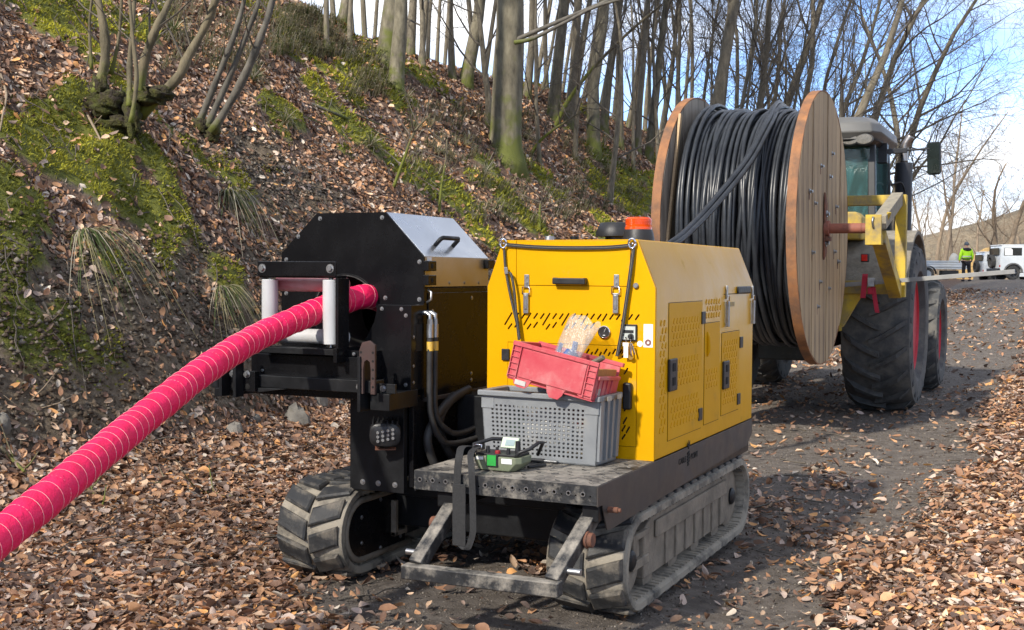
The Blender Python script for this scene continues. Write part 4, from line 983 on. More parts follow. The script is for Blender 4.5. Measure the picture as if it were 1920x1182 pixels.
m = MB(); m.tube([(X0r-.004, 4.60, Z0+.05), (X0r-.004, 4.61, Z0+.105), (X0r+.03, 4.72, Z0+.118), (-2.27, 4.735, Z0+.118)], .009, 8); m.build('guard_bar', M['black_plastic'], rc_, smooth=True)
m = MB(); m.tube([(X1r-.03, 4.60, Z0+.06), (X1r-.01, 4.60, Z0+.085), (X1r+.03, 4.62, Z0+.10), (X1r+.055, 4.66, Z0+.125), (X1r+.058, 4.70, Z0+.12), (X1r+.02, 4.73, Z0+.06)], .008, 8); m.build('guard_bar', M['black_plastic'], rc_, smooth=True)
for x, r_, h_ in ((-2.155, .013, .06), (-2.30, .010, .03), (-2.20, .009, .025), (-2.255, .008, .028)):
    m = MB(); m.cyl((x, 4.63, Z0+.07), (x, 4.63, Z0+.07+h_), r_, r_*.85, n=14); m.build('joystick' if h_ > .05 else 'toggle', M['black_plastic'], rc_, bevel=.002)
m = MB(); m.cyl((-2.245, 4.615, Z0+.070), (-2.245, 4.615, Z0+.085), .012, n=16); m.build('stop_button', pmat('red_button', (.35, .02, .03), (.3, .02, .03), 10, .4), rc_, bevel=.003)
m = MB(); m.tube([(-2.355, 4.592, Z0+.085), (-2.34, 4.588, Z0+.108), (-2.31, 4.588, Z0+.108), (-2.315, 4.592, Z0+.085), (-2.355, 4.592, Z0+.085)], .004, 8); m.build('snap_hook', M['chrome'], rc_, smooth=True)
for k in range(2):
    m = MB(); m.box((-2.335+.006*k, Y0r-.002, Z0+.045), (-2.30+.006*k, Y0r+.001, Z0+.058)); m.build('white_marking', M['white'], rc_) if k == 0 else None
def ribbon(path, w, t=.003, wd=(1, 0, 0)):
    wd = Vector(wd).normalized(); m = MB(); p = [Vector(q) for q in path]; n = len(p)
    for i, q in enumerate(p):
        d = (p[min(i+1, n-1)]-p[max(i-1, 0)]).normalized(); nn = d.cross(wd).normalized()*t/2
        ww = wd*w/2
        m.v += [tuple(q-ww-nn), tuple(q+ww-nn), tuple(q+ww+nn), tuple(q-ww+nn)]
    for i in range(n-1):
        a = 4*i
        for k in range(4): m.f.append((a+k, a+(k+1) % 4, a+4+(k+1) % 4, a+4+k))
    m.f += [(3, 2, 1, 0), (4*n-4, 4*n-3, 4*n-2, 4*n-1)]
    return m
def sz(u, v, y): return at(u, v, y=y)
P1 = smooth_path([(-2.335, 4.60, Z0+.098), sz(868, 838, 4.52), sz(861, 856, 4.458), sz(858, 885, 4.446), sz(857, 915, 4.444)], 6)
m = ribbon(P1, .034); m.build('strap', M['strap'], rc_, smooth='auto')
m = ribbon([sz(861, 908, 4.440), sz(861, 960, 4.437), sz(861, 1024, 4.434)], .064, .008); m.build('strap_pad', M['strap'], rc_, bevel=.003)
P2 = smooth_path([(-2.328, 4.595, Z0+.10), sz(883, 850, 4.50), sz(884, 880, 4.442), sz(886, 930, 4.434), sz(887, 980, 4.430), sz(886, 1002, 4.428), sz(876, 1030, 4.425), sz(864, 1025, 4.43)], 6)
m = ribbon(P2, .028, .003, (1, .25, 0)); m.build('strap', M['strap'], rc_, smooth='auto')

# utility knife and cable scraps behind the remote
kn = thing('utility_knife', at(1000, 862, z=ZP+.006), 'dark utility knife with grey grip lying beside the grey basket', 'knife')
a, b = at(985, 862, z=ZP+.012), at(1045, 866, z=ZP+.012)
m = MB(); m.bar(a, a.lerp(b, .6), .030, .016); m.build('grip', M['black_plastic'], kn, bevel=.005); m = MB(); m.bar(a.lerp(b, .6), b, .022, .008); m.build('blade_holder', M['zinc'], kn, bevel=.002)
a, b = at(990, 876, z=ZP+.010), at(1023, 872, z=ZP+.010)
m = MB(); m.tube([a, a.lerp(b, .5), b], [.007, .008, .007], 10); o = m.build('marker_pen', M['black_plastic'], None, smooth='auto'); tag(o, 'black marker pen lying on the platform right of the remote control', 'pen')

# ------------------------------------------------------------------ keys and the striped strap on the housing front
ky = thing('key_bunch', (kx, FY-.03, kz-.09), 'bunch of keys with tags hanging from the key switch', 'keys')
m = MB(); m.tube([(kx-.008+.012*math.cos(t), FY-.028, kz-.020+.014*math.sin(t)) for t in np.linspace(0, 2*math.pi, 16)], .0015, 6); m.build('key_ring', M['chrome'], ky, smooth=True)
m = MB(); m.box((kx-.006, FY-.034, kz-.012), (kx+.006, FY-.022, kz+.010)); m.build('key_head', M['black_plastic'], ky, bevel=.003)
for k, (dx, l_, a_) in enumerate(((.004, .06, 8), (.012, .055, 18))):
    d = Vector((math.sin(R(a_)), 0, -math.cos(R(a_)))); p0 = Vector((kx-.004+dx, FY-.030-.002*k, kz-.03)); m = MB(); m.bar(p0, p0+d*l_, .008, .002, (0, 1, 0)); m.build('key', M['chrome'], ky, bevel=.0008)
m = MB(); m.box((kx-.030, FY-.030, kz-.098), (kx-.008, FY-.028, kz-.032)); m.box((kx-.034, FY-.031, kz-.045), (kx-.006, FY-.0302, kz-.028)); m.build('key_tag', M['white'], ky, bevel=.001)
m = MB(); m.lathe((kx+.004, FY-.024, kz-.095), 'y', [(0, .012), (-.002, .012)], 18); m.build('token', pmat('brass', (.55, .36, .08), (.5, .33, .08), 20, .3, metal=.8), ky)

sb_ = thing('tie_strap', (fp(946, 457)[0], FY-.02, 1.3), 'black strap with pale centre stripe strung between two eyelets on the yellow front', 'strap')
def F3(u, v, o=.014): p = at(u, v, y=FY-o); return p
def striped(path, w, wd, name='webbing'):
    m = ribbon(path, w, .003, wd); o = m.build(name, M['strap'], sb_, smooth='auto')
    m = ribbon([Vector(p)+Vector((0, -.0022, 0)) for p in path], w*.17, .0012, wd); m.build('stripe', M['strap_light'], o)
striped(smooth_path([F3(949, 459), F3(1000, 463), F3(1068, 465), F3(1140, 464), F3(1185, 460)], 6), .017, (0, 0, 1))
striped(smooth_path([F3(1188, 464), F3(1182, 510, .022), F3(1175, 560, .02), F3(1166, 620, .024), F3(1157, 668, .02)], 5), .017, (1, 0, .15))
striped(smooth_path([F3(945, 464), F3(946, 482), F3(948, 505), F3(955, 545, .02), F3(964, 585, .022), F3(970, 612, .02), F3(973, 638, .03)], 5), .012, (1, 0, .2))
striped(smooth_path([F3(950, 512), F3(958, 514, .03), F3(964, 545, .034), F3(968, 590, .034), F3(974, 636, .034)], 5), .013, (1, 0, .2))
m = MB(); m.obox(F3(949, 508, .02), (.018, .008, .035), (0, R(-8), 0)); m.build('buckle', M['zinc'], sb_, bevel=.002)
# ------------------------------------------------------------------ cable drum
DC = Vector((-2.79, 11.5, 2.0)); DR = 1.30; XRF, XLF = -2.14, -3.44; FT = .085
drum = thing('cable_drum', (DC.x, DC.y, DC.z-DR), 'big wooden cable drum wound with black cable, carried behind the tractor', 'cable drum')
wood = pmat('weathered_drum_wood', (.46, .335, .195), (.34, .24, .14), 9, .75, .85, stretch=(1, 1, .12), dirt=(.13, .095, .07), damt=.34, dscale=9, bump=.004, bscale=40, vary=.16)
wood_in = pmat('grey_drum_wood', (.36, .31, .25), (.24, .20, .16), 9, .8, .9, stretch=(1, 1, .12), dirt=(.12, .10, .08), damt=.32, dscale=9, bump=.004, bscale=40, vary=.14)
rim_m = pmat('orange_rim_wood', (.37, .165, .062), (.24, .105, .046), 5, .7, .8, stretch=(1, 1, 1), dirt=(.13, .08, .055), damt=.44, dscale=4, bump=.003, bscale=26)
nb = 11
def flange(x0, x1, mat, outer):
    root = MB()
    root.ring((0, DC.y, DC.z), 'x', DR-.012, DR, min(x0, x1), max(x0, x1), 96)
    fl = root.build('flange', rim_m, drum, smooth='auto')
    # boards side by side, two layers: outer one upright, inner one slanted
    for layer, (xa, xb, ang) in enumerate(((x0, (x0+x1)/2-.001, 0), ((x0+x1)/2+.001, x1, R(2)))):
        w = 2*(DR-.012)/nb
        for i in range(nb):
            a, b = -DR+.012+i*w+.002, -DR+.012+(i+1)*w-.002; rr = DR-.0125
            n = 5; top = [(y, math.sqrt(max(rr*rr-y*y, 0))) for y in np.linspace(a, b, n)]
            if top[0][1]+top[-1][1] < .02: continue
            poly = top + [(y, -z) for y, z in reversed(top)]
            dx = .004*((i*7) % 3-1)
            m = MB(); m.prism([(DC.y+y*math.cos(ang)-z*math.sin(ang), DC.z+y*math.sin(ang)+z*math.cos(ang)) for y, z in poly], 'x', xa+(dx if layer == 0 else 0), xb-(dx if layer else 0)); m.build('board', mat if layer == (1 if outer > 0 else 0) else wood_in, fl)
    return fl
fr_ = flange(XRF-FT, XRF, wood, 1); fl_ = flange(XLF, XLF+FT, wood_in, -1)
m = MB(); m.lathe((0, DC.y, DC.z), 'x', [(XLF+FT, .62), (XRF-FT, .62)], 40); m.build('barrel', wood_in, drum, smooth='auto')
for k in range(8):
    a = R(22.5+45*k); 
    for rr in (.55, .80) if k % 2 == 0 else (.62,):
        y, z = DC.y+rr*math.sin(a), DC.z+rr*math.cos(a)
        o = bolt((XRF, y, z), 'x', .016, .03, parent=fr_); MB().box((XRF+.0003, y-.012, z-.075), (XRF+.0015, y+.012, z+.01)).build('rust_stain', M['rust'], fr_)
# long wedge board leaning inside the left flange
a, b = at(1258, 400, x=XLF+FT+.03), at(1275, 240, x=XLF+FT+.03)
m = MB(); m.bar(at(1250, 470, x=XLF+FT+.02), at(1276, 215, x=XLF+FT+.02), .05, .022, (1, 0, 0)); m.build('stave', pmat('fresh_split_wood', (.52, .36, .20), (.44, .30, .17), 8, .7, stretch=(1, 1, 8)), fl_)
# windings: many separate turns, each a slightly wandering loop
cab = pmat('black_cable_sheath', (.016, .018, .022), (.030, .034, .040), 8, .30, .45, dirt=(.10, .10, .10), damt=.20, dscale=9)
cr_ = random.Random(21); CRD = .0215
inner0, inner1 = XLF+FT+.085+CRD, XRF-FT-CRD
def turn(x, r, amp, ph, lean, bump=0, n=44):
    pts = []
    for k in range(n+1):
        a = 2*math.pi*k/n
        xx = x + lean*math.sin(a+ph) + amp*math.sin(3*a+ph*2)
        xx = min(max(xx, inner0), inner1)
        q = r + .012*math.sin(2*a+ph*3) + bump*max(0, math.cos(a-.2))**2 - .03*max(0, -math.cos(a))*.3
        pts.append((xx, DC.y-q*math.sin(a), DC.z+q*math.cos(a)))
    m = MB(); m.tube(pts, CRD, 8, caps=False); return m.build('cable_turn', cab, drum, smooth=True)
nt = 27
for i in range(nt): turn(inner0+(inner1-inner0)*(i+.5)/nt, 1.035, .006, cr_.random()*6, .012*cr_.random())
for i in range(24): turn(inner0+(inner1-inner0)*(i+.4+.3*cr_.random())/24, 1.075+.02*cr_.random(), .010, cr_.random()*6, .045*cr_.random(), .03*cr_.random())
for i in range(22): turn(inner0+.06+(inner1-inner0-.06)*cr_.random(), 1.115+.02*cr_.random(), .014, cr_.random()*6, .09*cr_.random(), .03*cr_.random())
for i in range(3): turn(inner0+.01+.045*i, 1.165+.01*i, .004, cr_.random()*6, .01, .02)
# two strands leaving the drum over the yellow housing
for k in range(3):
    off = Vector((.035*(k-1), -.012*k, .030*(k == 1)))
    st_ = smooth_path([Vector((-2.55, DC.y+.45, DC.z+1.05))+off, Vector((-2.60, DC.y+.05, DC.z+1.20))+off, at(1440, 235, y=10.75)+off, at(1405, 300, y=10.2)+off, at(1350, 370, y=9.6)+off, at(1300, 425, y=9.1)+off*.8, at(1255, 462, y=8.6)+off*.7, (-3.0, 8.1, 1.55), (-3.15, 7.4, 1.42), (-3.3, 6.3, 1.36), (-3.3, 5.6, 1.35)], 8)
    m = MB(); m.tube(st_, CRD, 10); m.build('cable_run', cab, drum, smooth=True)
# spindle with bearing plate
spin = M['rust']
m = MB(); m.cyl((-1.70, DC.y, DC.z), (XRF+.03, DC.y, DC.z), .048, n=24); m.cyl((XRF+.001, DC.y, DC.z), (XRF+.05, DC.y, DC.z), .075, n=24); m.cyl((-1.80, DC.y, DC.z), (-1.79, DC.y, DC.z), .052, n=24); m.build('spindle', pmat('red_oxide_steel', (.34, .11, .065), (.22, .085, .06), 10, .65, .8, bump=.002), drum, bevel=.004, smooth='auto')
m = MB(); m.cyl((-3.9, DC.y, DC.z), (XLF-.001, DC.y, DC.z), .048, n=24); m.build('spindle', spin, drum)
m = MB(); m.prism([(DC.y-.06, DC.z-.30), (DC.y+.06, DC.z-.24), (DC.y+.06, DC.z+.24), (DC.y-.06, DC.z+.34)], 'x', XRF+.002, XRF+.016); pl = m.build('bearing_plate', spin, drum, bevel=.002)
for dz in (.14, -.14): bolt((XRF+.016, DC.y, DC.z+dz), 'x', .022, .03, parent=pl)
m = MB(); m.box((XRF+.017, DC.y-.05, DC.z-.12), (XRF+.06, DC.y+.05, DC.z-.076)); m.build('clamp_block', spin, pl, bevel=.004)

# ------------------------------------------------------------------ drum carrier frame
YW = M['yellow_old']
dfm = thing('drum_carrier', (-2.79, 12.95, 1.3), 'dirty yellow steel frame on the tractor holding the drum spindle', 'carrier frame')
for s in (1, -1):
    def sx2(x): return x if s > 0 else -5.24-x
    m = MB(); m.bar((sx2(-1.62), 12.95, 1.33), (sx2(-1.62), 12.95, 2.40), .11, .11, (0, 1, 0)); m.build('post', YW, dfm, bevel=.006)
    m = MB(); m.bar((sx2(-1.63), 11.50, 2.05), (sx2(-1.66), 12.92, 2.36), .115, .13, (0, 0, 1)); m.build('upper_arm', pmat('mud_crusted_yellow', (.34, .30, .22), (.22, .20, .16), 14, .9, .95, bump=.01, bscale=30), dfm, bevel=.006)
    m = MB(); m.bar((sx2(-1.64), 11.52, 1.92), (sx2(-1.66), 12.90, 1.38), .125, .13, (0, 0, 1)); m.build('lower_arm', YW, dfm, bevel=.006)
    m = MB(); m.prism([(11.38, 1.84), (11.62, 1.84), (11.62, 1.97), (11.565, 1.965), (11.54, 1.935), (11.46, 1.935), (11.435, 1.965), (11.40, 2.12), (11.38, 2.12)], 'x', sx2(-1.745), sx2(-1.60)); cd = m.build('spindle_cradle', YW, dfm, bevel=.004)
    m = MB(); m.tube([(sx2(-1.672), 11.37, 2.10), (sx2(-1.68), 11.365, 2.06), (sx2(-1.672), 11.365, 2.0)], .010, 8); m.build('cradle_pin', M['zinc'], cd, smooth=True)
    m = MB(); m.bar((sx2(-1.64), 11.66, 1.98), (sx2(-1.56), 11.60, 2.15), .04, .02); m.build('cradle_ear', YW, cd, bevel=.003)
m = MB(); m.box((-3.92, 12.90, 2.295), (-1.70, 13.04, 2.40)); m.build('top_beam', YW, dfm, bevel=.006)
m = MB(); m.box((-3.92, 12.86, 1.36), (-1.70, 13.04, 1.50)); m.build('bottom_beam', YW, dfm, bevel=.006)
m = MB(); m.box((-3.0, 13.05, .95), (-2.25, 13.2, 2.2)); m.prism([(-2.32, 1.15), (-2.18, 1.36), (-2.0, 1.36), (-2.2, 1.0)], 'y', 12.9, 13.0); m.build('linkage_tower', YW, dfm, bevel=.006)
# ratchet strap and aluminium rail tied to the frame
rail = MB().box((-2.32, 12.72, 1.475), (-.50, 12.80, 1.520)).build('metal_rail', pmat('dull_rail', (.22, .22, .215), (.28, .275, .26), 8, .5, .6, metal=.5), None, bevel=.003); rail.rotation_euler = (0, R(-5.2), 0); rail.location.z = 1.50
tag(rail, 'long thin aluminium rail strapped across the carrier frame', 'rail')
red_web = pmat('red_webbing', (.42, .02, .05), (.34, .02, .04), 60, .75)
rs = thing('ratchet_strap', (-2.02, 12.72, 1.30), 'red ratchet strap lashing the rail to the yellow frame', 'strap')
p = at(1622, 520, y=12.70)
m = ribbon([(p.x, 12.71, 1.57), (p.x, 12.695, 1.55), (p.x-.01, 12.695, 1.40), (p.x-.02, 12.70, 1.32)], .055, .004); m.build('webbing', red_web, rs)
m = ribbon([(p.x+.085, 12.69, 1.44), (p.x+.10, 12.69, 1.34), (p.x+.13, 12.69, 1.17)], .045, .004); m.build('webbing_tail', red_web, rs)
m = MB(); m.box((p.x+.03, 12.665, 1.44), (p.x+.10, 12.70, 1.53)); m.build('ratchet', M['zinc'], rs, bevel=.005)
m = MB(); m.box((p.x+.03, 12.67, 1.36), (p.x+.095, 12.70, 1.43)); m.build('ratchet_handle', red_web, rs, bevel=.01)

# ------------------------------------------------------------------ tractor
tr_ = thing('tractor', (-2.92, 15.5, 0), 'large farm tractor with red rims and silver cab roof carrying the drum', 'tractor')
tyre_m = pmat('tractor_tyre', (.048, .049, .050), (.075, .075, .074), 5, .75, .9, dirt=(.15, .14, .12), damt=.42, dscale=4, bump=.004, bscale=30)
red_rim = pmat('red_rim_paint', (.50, .012, .030), (.40, .012, .025), 6, .45, .6, dirt=(.28, .10, .08), damt=.2, dscale=5)
def wheel(xc, yc, rad, wid, name, rot=1):
    n = 64; hw = wid/2
    prof = [(-hw*.70, rad*.56), (-hw*.95, rad*.64), (-hw, rad*.78), (-hw*.93, rad*.90), (-hw*.80, rad*.925), (-hw*.45, rad*.940), (0, rad*.946), (hw*.45, rad*.940), (hw*.80, rad*.925), (hw*.93, rad*.90), (hw, rad*.78), (hw*.95, rad*.64), (hw*.70, rad*.56)]
    m = MB(); m.lathe((xc, yc, rad), 'x', prof, n, close=True); w = m.build(name, tyre_m, tr_, smooth='auto', origin=(xc, yc, rad))
    # lugs: two rows of slanted bars meeting at the middle
    nl = 20; me_ = []
    for s in (-1, 1):
        pts = []; fs = []
        S = 7
        for i in range(S):
            t = i/(S-1); x = s*(-.05+ (hw*.98+.05)*t); lag = .27*t**1.25*(1 if rot > 0 else -1); base = rad*.937 if t < .72 else rad*(.937-(t-.72)*.42)
            hh = rad*.062 if t < .85 else rad*.04; wdt = .032+.018*t
            for (dw, h) in ((-wdt, -.02), (-wdt*.62, hh), (wdt*.62, hh), (wdt, -.02)):
                a = lag+dw/rad; r_ = base+h; pts.append((x, r_*math.sin(a), r_*math.cos(a)))
        for i in range(S-1):
            for k in range(3): fs.append((4*i+k, 4*i+k+1, 4*i+4+k+1, 4*i+4+k))
        fs += [(0, 1, 2, 3), (4*S-1, 4*S-2, 4*S-3, 4*S-4)]
        me = bpy.data.meshes.new('tread_lug'); me.from_pydata(pts, [], fs); bm = bmesh.new(); bm.from_mesh(me); bmesh.ops.recalc_face_normals(bm, faces=bm.faces); bm.to_mesh(me); bm.free(); me.materials.append(tyre_m); me_.append(me)
    for k in range(nl):
        for s in (0, 1):
            o = bpy.data.objects.new('tread_lug', me_[s]); COL.objects.link(o); o.parent = w; o.rotation_euler = (2*math.pi*(k+.5*s)/nl, 0, 0)
    for s in (-1, 1):
        m = MB(); m.lathe((xc, yc, rad), 'x', [(s*hw*.72, rad*.575), (s*hw*.78, rad*.56), (s*hw*.60, rad*.50), (s*hw*.30, rad*.46), (s*hw*.22, rad*.22), (s*hw*.40, rad*.20), (s*hw*.42, rad*.01)], 40); rm_ = m.build('rim', red_rim, w, smooth='auto')
        for k in range(8):
            a = 2*math.pi*k/8
    return w
wheel(-1.925, 14.22, .985, .77, 'rear_wheel'); wheel(-3.915, 14.22, .985, .77, 'rear_wheel')
wheel(-1.86, 17.05, .76, .60, 'front_wheel'); wheel(-3.98, 17.05, .76, .60, 'front_wheel')
dark_green = pmat('dark_tractor_paint', (.018, .022, .020), (.03, .033, .03), 6, .5, .65, dirt=(.12, .10, .08), damt=.3, dscale=4)
m = MB(); m.box((-3.45, 13.6, .75), (-2.39, 15.2, 1.45)); m.box((-3.2, 13.3, .6), (-2.64, 13.7, 1.2)); m.box((-3.3, 15.1, .7), (-2.54, 18.3, 1.15)); m.cyl((-3.6, 14.22, .985), (-2.2, 14.22, .985), .22, n=20); m.cyl((-3.8, 17.05, .76), (-2.0, 17.05, .76), .14, n=16); m.build('chassis', dark_green, tr_, bevel=.02)
m = MB(); m.prism([(15.5, 1.15), (18.5, 1.15), (18.55, 1.75), (18.2, 2.0), (15.5, 2.2)], 'x', -3.35, -2.49); m.build('bonnet', pmat('green_bonnet', (.06, .10, .05), (.05, .085, .045), 4, .35, .45, coat=.3), tr_, bevel=.05, seg=3)
# fenders
mud_f = pmat('mud_caked_fender', (.26, .235, .19), (.17, .15, .12), 12, .9, .95, bump=.012, bscale=26)
for s in (1, -1):
    m = MB(); ys_ = [(14.22-1.09*math.sin(a), .985+1.09*math.cos(a)) for a in np.linspace(R(62), R(-55), 15)]
    ys2 = [(14.22-1.04*math.sin(a), .985+1.04*math.cos(a)) for a in np.linspace(R(62), R(-55), 15)]
    xa, xb = (-2.36, -1.58) if s > 0 else (-4.26, -3.48)
    m.prism(ys_+list(reversed(ys2)), 'x', xa, xb); fd = m.build('fender', mud_f, tr_, bevel=.01)
    xl = -2.02 if s > 0 else -3.82
    m = MB(); m.box((xl-.04, 13.16, 1.70), (xl+.04, 13.24, 1.79)); tl = m.build('tail_lamp', M['black_plastic'], fd, bevel=.008)
    MB().box((xl-.03, 13.145, 1.71), (xl+.03, 13.165, 1.78)).build('tail_lens', pmat('red_lens', (.70, .02, .015), (.6, .015, .01), 30, .15), tl, bevel=.004)
m = MB(); m.box((-3.46, 13.35, 1.45), (-2.38, 13.75, 1.95)); m.build('rear_body', mud_f, tr_, bevel=.03)
m = MB(); m.prism([(-3.3, 1.95), (-2.10, 1.95), (-2.10, 2.20), (-2.16, 2.26), (-3.2, 2.26)], 'y', 13.45, 13.75); m.build('yellow_guard', YW, tr_, bevel=.02)
# cab
cabt = pmat('cab_dark', (.02, .022, .022), (.03, .03, .03), 5, .4, .5)
roof_m = pmat('silver_roof', (.14, .138, .13), (.115, .113, .107), 3, .4, .5, dirt=(.3, .29, .25), damt=.2, dscale=3)
CXm = -2.92; cw = .80
m = MB(); m.box((CXm-cw, 14.55, 1.35), (CXm+cw, 16.1, 1.75)); cb = m.build('cab', cabt, tr_, bevel=.03)
for sx_s in (-1, 1):
    for (ya, yb) in ((14.62, 14.74), (16.0, 15.92)):
        m = MB(); m.bar((CXm+sx_s*(cw-.03), ya, 1.7), (CXm+sx_s*(cw-.08), yb, 3.2), .09, .10, (0, 1, 0)); m.build('pillar', cabt, cb, bevel=.015)
glass = bpy.data.materials.new('tinted_glass'); glass.use_nodes = True; gp_ = glass.node_tree.nodes['Principled BSDF']; gp_.inputs['Base Color'].default_value = (.20, .36, .35, 1); gp_.inputs['Roughness'].default_value = .03; gp_.inputs['Transmission Weight'].default_value = .85; gp_.inputs['IOR'].default_value = 1.45
m = MB(); m.box((CXm-cw+.09, 14.67, 1.75), (CXm+cw-.09, 14.685, 3.18)); m.build('rear_window', glass, cb)
for sx_s in (-1, 1):
    m = MB(); m.box((CXm+sx_s*(cw-.05), 14.80, 1.75), (CXm+sx_s*(cw-.04), 15.88, 3.18)); m.build('side_window', glass, cb)
m = MB(); m.box((CXm-cw+.09, 15.95, 1.75), (CXm+cw-.09, 15.965, 3.18)); m.build('windscreen', glass, cb)
m = MB(); m.box((CXm-.22, 15.0, 1.75), (CXm+.22, 15.15, 2.5)); m.box((CXm-.25, 15.1, 1.75), (CXm+.25, 15.55, 1.95)); m.build('seat', M['black_plastic'], cb, bevel=.05)
rf = []
for t in np.linspace(0, 1, 9): rf.append(t)
m = MB(); yA, yB = 14.35, 16.35; hwR = .85
def rr_out(o, c=.28): return [(CXm-hwR+o+c, yA+o), (CXm+hwR-o-c, yA+o), (CXm+hwR-o-c*.3, yA+o+c*.3), (CXm+hwR-o, yA+o+c), (CXm+hwR-o, yB-o-c), (CXm+hwR-o-c, yB-o), (CXm-hwR+o+c, yB-o), (CXm-hwR+o, yB-o-c), (CXm-hwR+o, yA+o+c), (CXm-hwR+o+c*.3, yA+o+c*.3)]
q0, q1, q2, q3 = rr_out(.06), rr_out(0), rr_out(.015), rr_out(.12); N_ = 10
m.add([(x, y, 3.17) for x, y in q0]+[(x, y, 3.25) for x, y in q1]+[(x, y, 3.36) for x, y in q2]+[(x, y, 3.44) for x, y in q3], [tuple(range(N_-1, -1, -1)), tuple(range(3*N_, 4*N_))]+[(l*N_+i, l*N_+(i+1) % N_, (l+1)*N_+(i+1) % N_, (l+1)*N_+i) for l in range(3) for i in range(N_)])
rfo = m.build('cab_roof', roof_m, tr_, bevel=.02, seg=3)
m = MB(); m.add([(x, y, 3.10) for x, y in rr_out(.10)]+[(x, y, 3.168) for x, y in rr_out(.03)], [tuple(range(N_-1, -1, -1)), tuple(range(N_, 2*N_))]+[(i, (i+1) % N_, N_+(i+1) % N_, N_+i) for i in range(N_)]); m.build('roof_lining', M['black_plastic'], rfo, bevel=.01)
m = MB(); m.box((CXm+.32, yA-.002, 3.24), (CXm+.345, yA+.30, 3.442)); m.build('roof_seam', M['black_plastic'], rfo)
lamp_lens = pmat('lamp_lens', (.20, .18, .15), (.14, .13, .11), 40, .2, .3, metal=.3)
for x in (at(1593, 262, y=14.42).x, at(1620, 260, y=14.42).x, CXm-.4, CXm-.65):
    m = MB(); m.lathe((x, 14.50, 3.16), 'y', [(0, .05), (-.05, .085), (-.08, .09), (-.082, .08)], 20); m.v = [(p[0]+(p[0]-x)*.25, p[1], 3.16+(p[2]-3.16)*.72) for p in m.v]; ll = m.build('work_light', M['black_plastic'], rfo, smooth='auto')
    m = MB(); m.lathe((x, 14.416, 3.16), 'y', [(0, .078), (-.006, .075), (-.008, .03)], 20); m.v = [(p[0]+(p[0]-x)*.25, p[1], 3.16+(p[2]-3.16)*.72) for p in m.v]; m.build('lens', lamp_lens, ll, smooth='auto')
# mirror on its arm
m = MB(); ma = Vector((CXm+cw-.03, 15.1, 3.07)); mb_ = Vector((-1.585, 15.2, 3.10))
m.bar(ma, ma.lerp(mb_, .55), .035, .06); m.bar(ma.lerp(mb_, .5), mb_, .025, .025); m.box((ma.x-.03, 15.02, 2.93), (ma.x+.09, 15.16, 3.17)); mi = m.build('mirror_arm', M['black_plastic'], tr_, bevel=.008)
mc = at(1751, 297, y=15.2)
m = MB(); m.obox((mc.x, 15.22, mc.z), (.165, .07, .40), (0, R(-2), R(-8))); mh = m.build('mirror', M['black_plastic'], mi, bevel=.035, seg=4)
m = MB(); m.obox((mc.x-.003, 15.183, mc.z), (.145, .004, .37), (0, R(-2), R(-8))); m.build('mirror_glass', pmat('mirror_glass', (.008, .012, .010), (.010, .016, .013), 5, .10, .16, spec=.5), mh, bevel=.01)
# exhaust stack
exx = at(1695, 306, y=16.2)
m = MB(); m.cyl((exx.x, 16.2, 1.6), (exx.x, 16.2, exx.z), .108, n=24); ext = m.build('exhaust_stack', pmat('dark_grey_heatshield', (.03, .032, .04), (.04, .042, .05), 4, .45), tr_, bevel=.01, smooth='auto')
m = MB(); m.tube(smooth_path([(exx.x, 16.2, exx.z), (exx.x, 16.2, exx.z+.16), (exx.x+.015, 16.2, exx.z+.24), (exx.x+.08, 16.2, exx.z+.35)], 4), .052, 16); m.build('exhaust_pipe', pmat('burnt_chrome', (.36, .33, .31), (.25, .23, .22), 8, .25, .4, metal=.9), ext, smooth=True)
m = MB(); m.tube(smooth_path([(CXm+cw+.0, 15.9, 2.72), (CXm+cw+.10, 16.0, 2.76), (CXm+cw+.14, 16.1, 2.65), (CXm+cw+.15, 16.15, 2.4)], 5), .012, 8); m.build('grab_rail', M['black_plastic'], tr_, smooth=True)
# ------------------------------------------------------------------ fallen leaves, moss
nr = np.random.RandomState(11)
def in_view(x, y, z, mu=240, mv=160):
    P = np.stack([x, y, z-CAM_H], -1)
    k = P@np.array(_fw); u = 960+F_PX*(P@np.array(_rt2))/np.maximum(k, .01); v = 591-F_PX*(P@np.array(_up2))/np.maximum(k, .01)
    return (k > 1.5) & (u > -mu) & (u < 1920+mu) & (v > -mv) & (v < 1182+mv), k, u, v
def leaf_templates(st):
    out = []
    for i in range(12):
        r = np.random.RandomState(i)
        ww = .27+.08*r.rand(); fold = (.02+.22*r.rand())*(1 if r.rand() > .35 else -1); curl = .34*(r.rand()-.35); tw = .45*(r.rand()-.5); wav = .04*r.rand(); bend = .10*(r.rand()-.5)
        def pt(x, y):
            return (x-.5, y+bend*math.sin(x*3.1), abs(y)*fold/.3 + curl*((x-.5)*2)**2 + tw*(x-.5)*y*4 + (wav*math.sin(x*14+i) if y else 0))
        vs = [pt(0, 0), pt(1, 0)]
        for x, w in st: vs += [pt(x, ww*w), pt(x, 0), pt(x, -ww*w)]
        out.append(vs)
    n = len(st); F = [(0, 3, 2), (0, 4, 3), (1, 3*n-1, 3*n), (1, 3*n, 3*n+1)]
    for k in range(n-1):
        a = 2+3*k; F += [(a, a+1, a+4), (a, a+4, a+3), (a+1, a+2, a+5), (a+1, a+5, a+4)]
    return np.array(out), np.array(F)
LT_N, LF_N = leaf_templates([(.13, .58), (.36, .98), (.62, .92), (.86, .50)])
LT_F, LF_F = leaf_templates([(.24, .82), (.70, .80)])
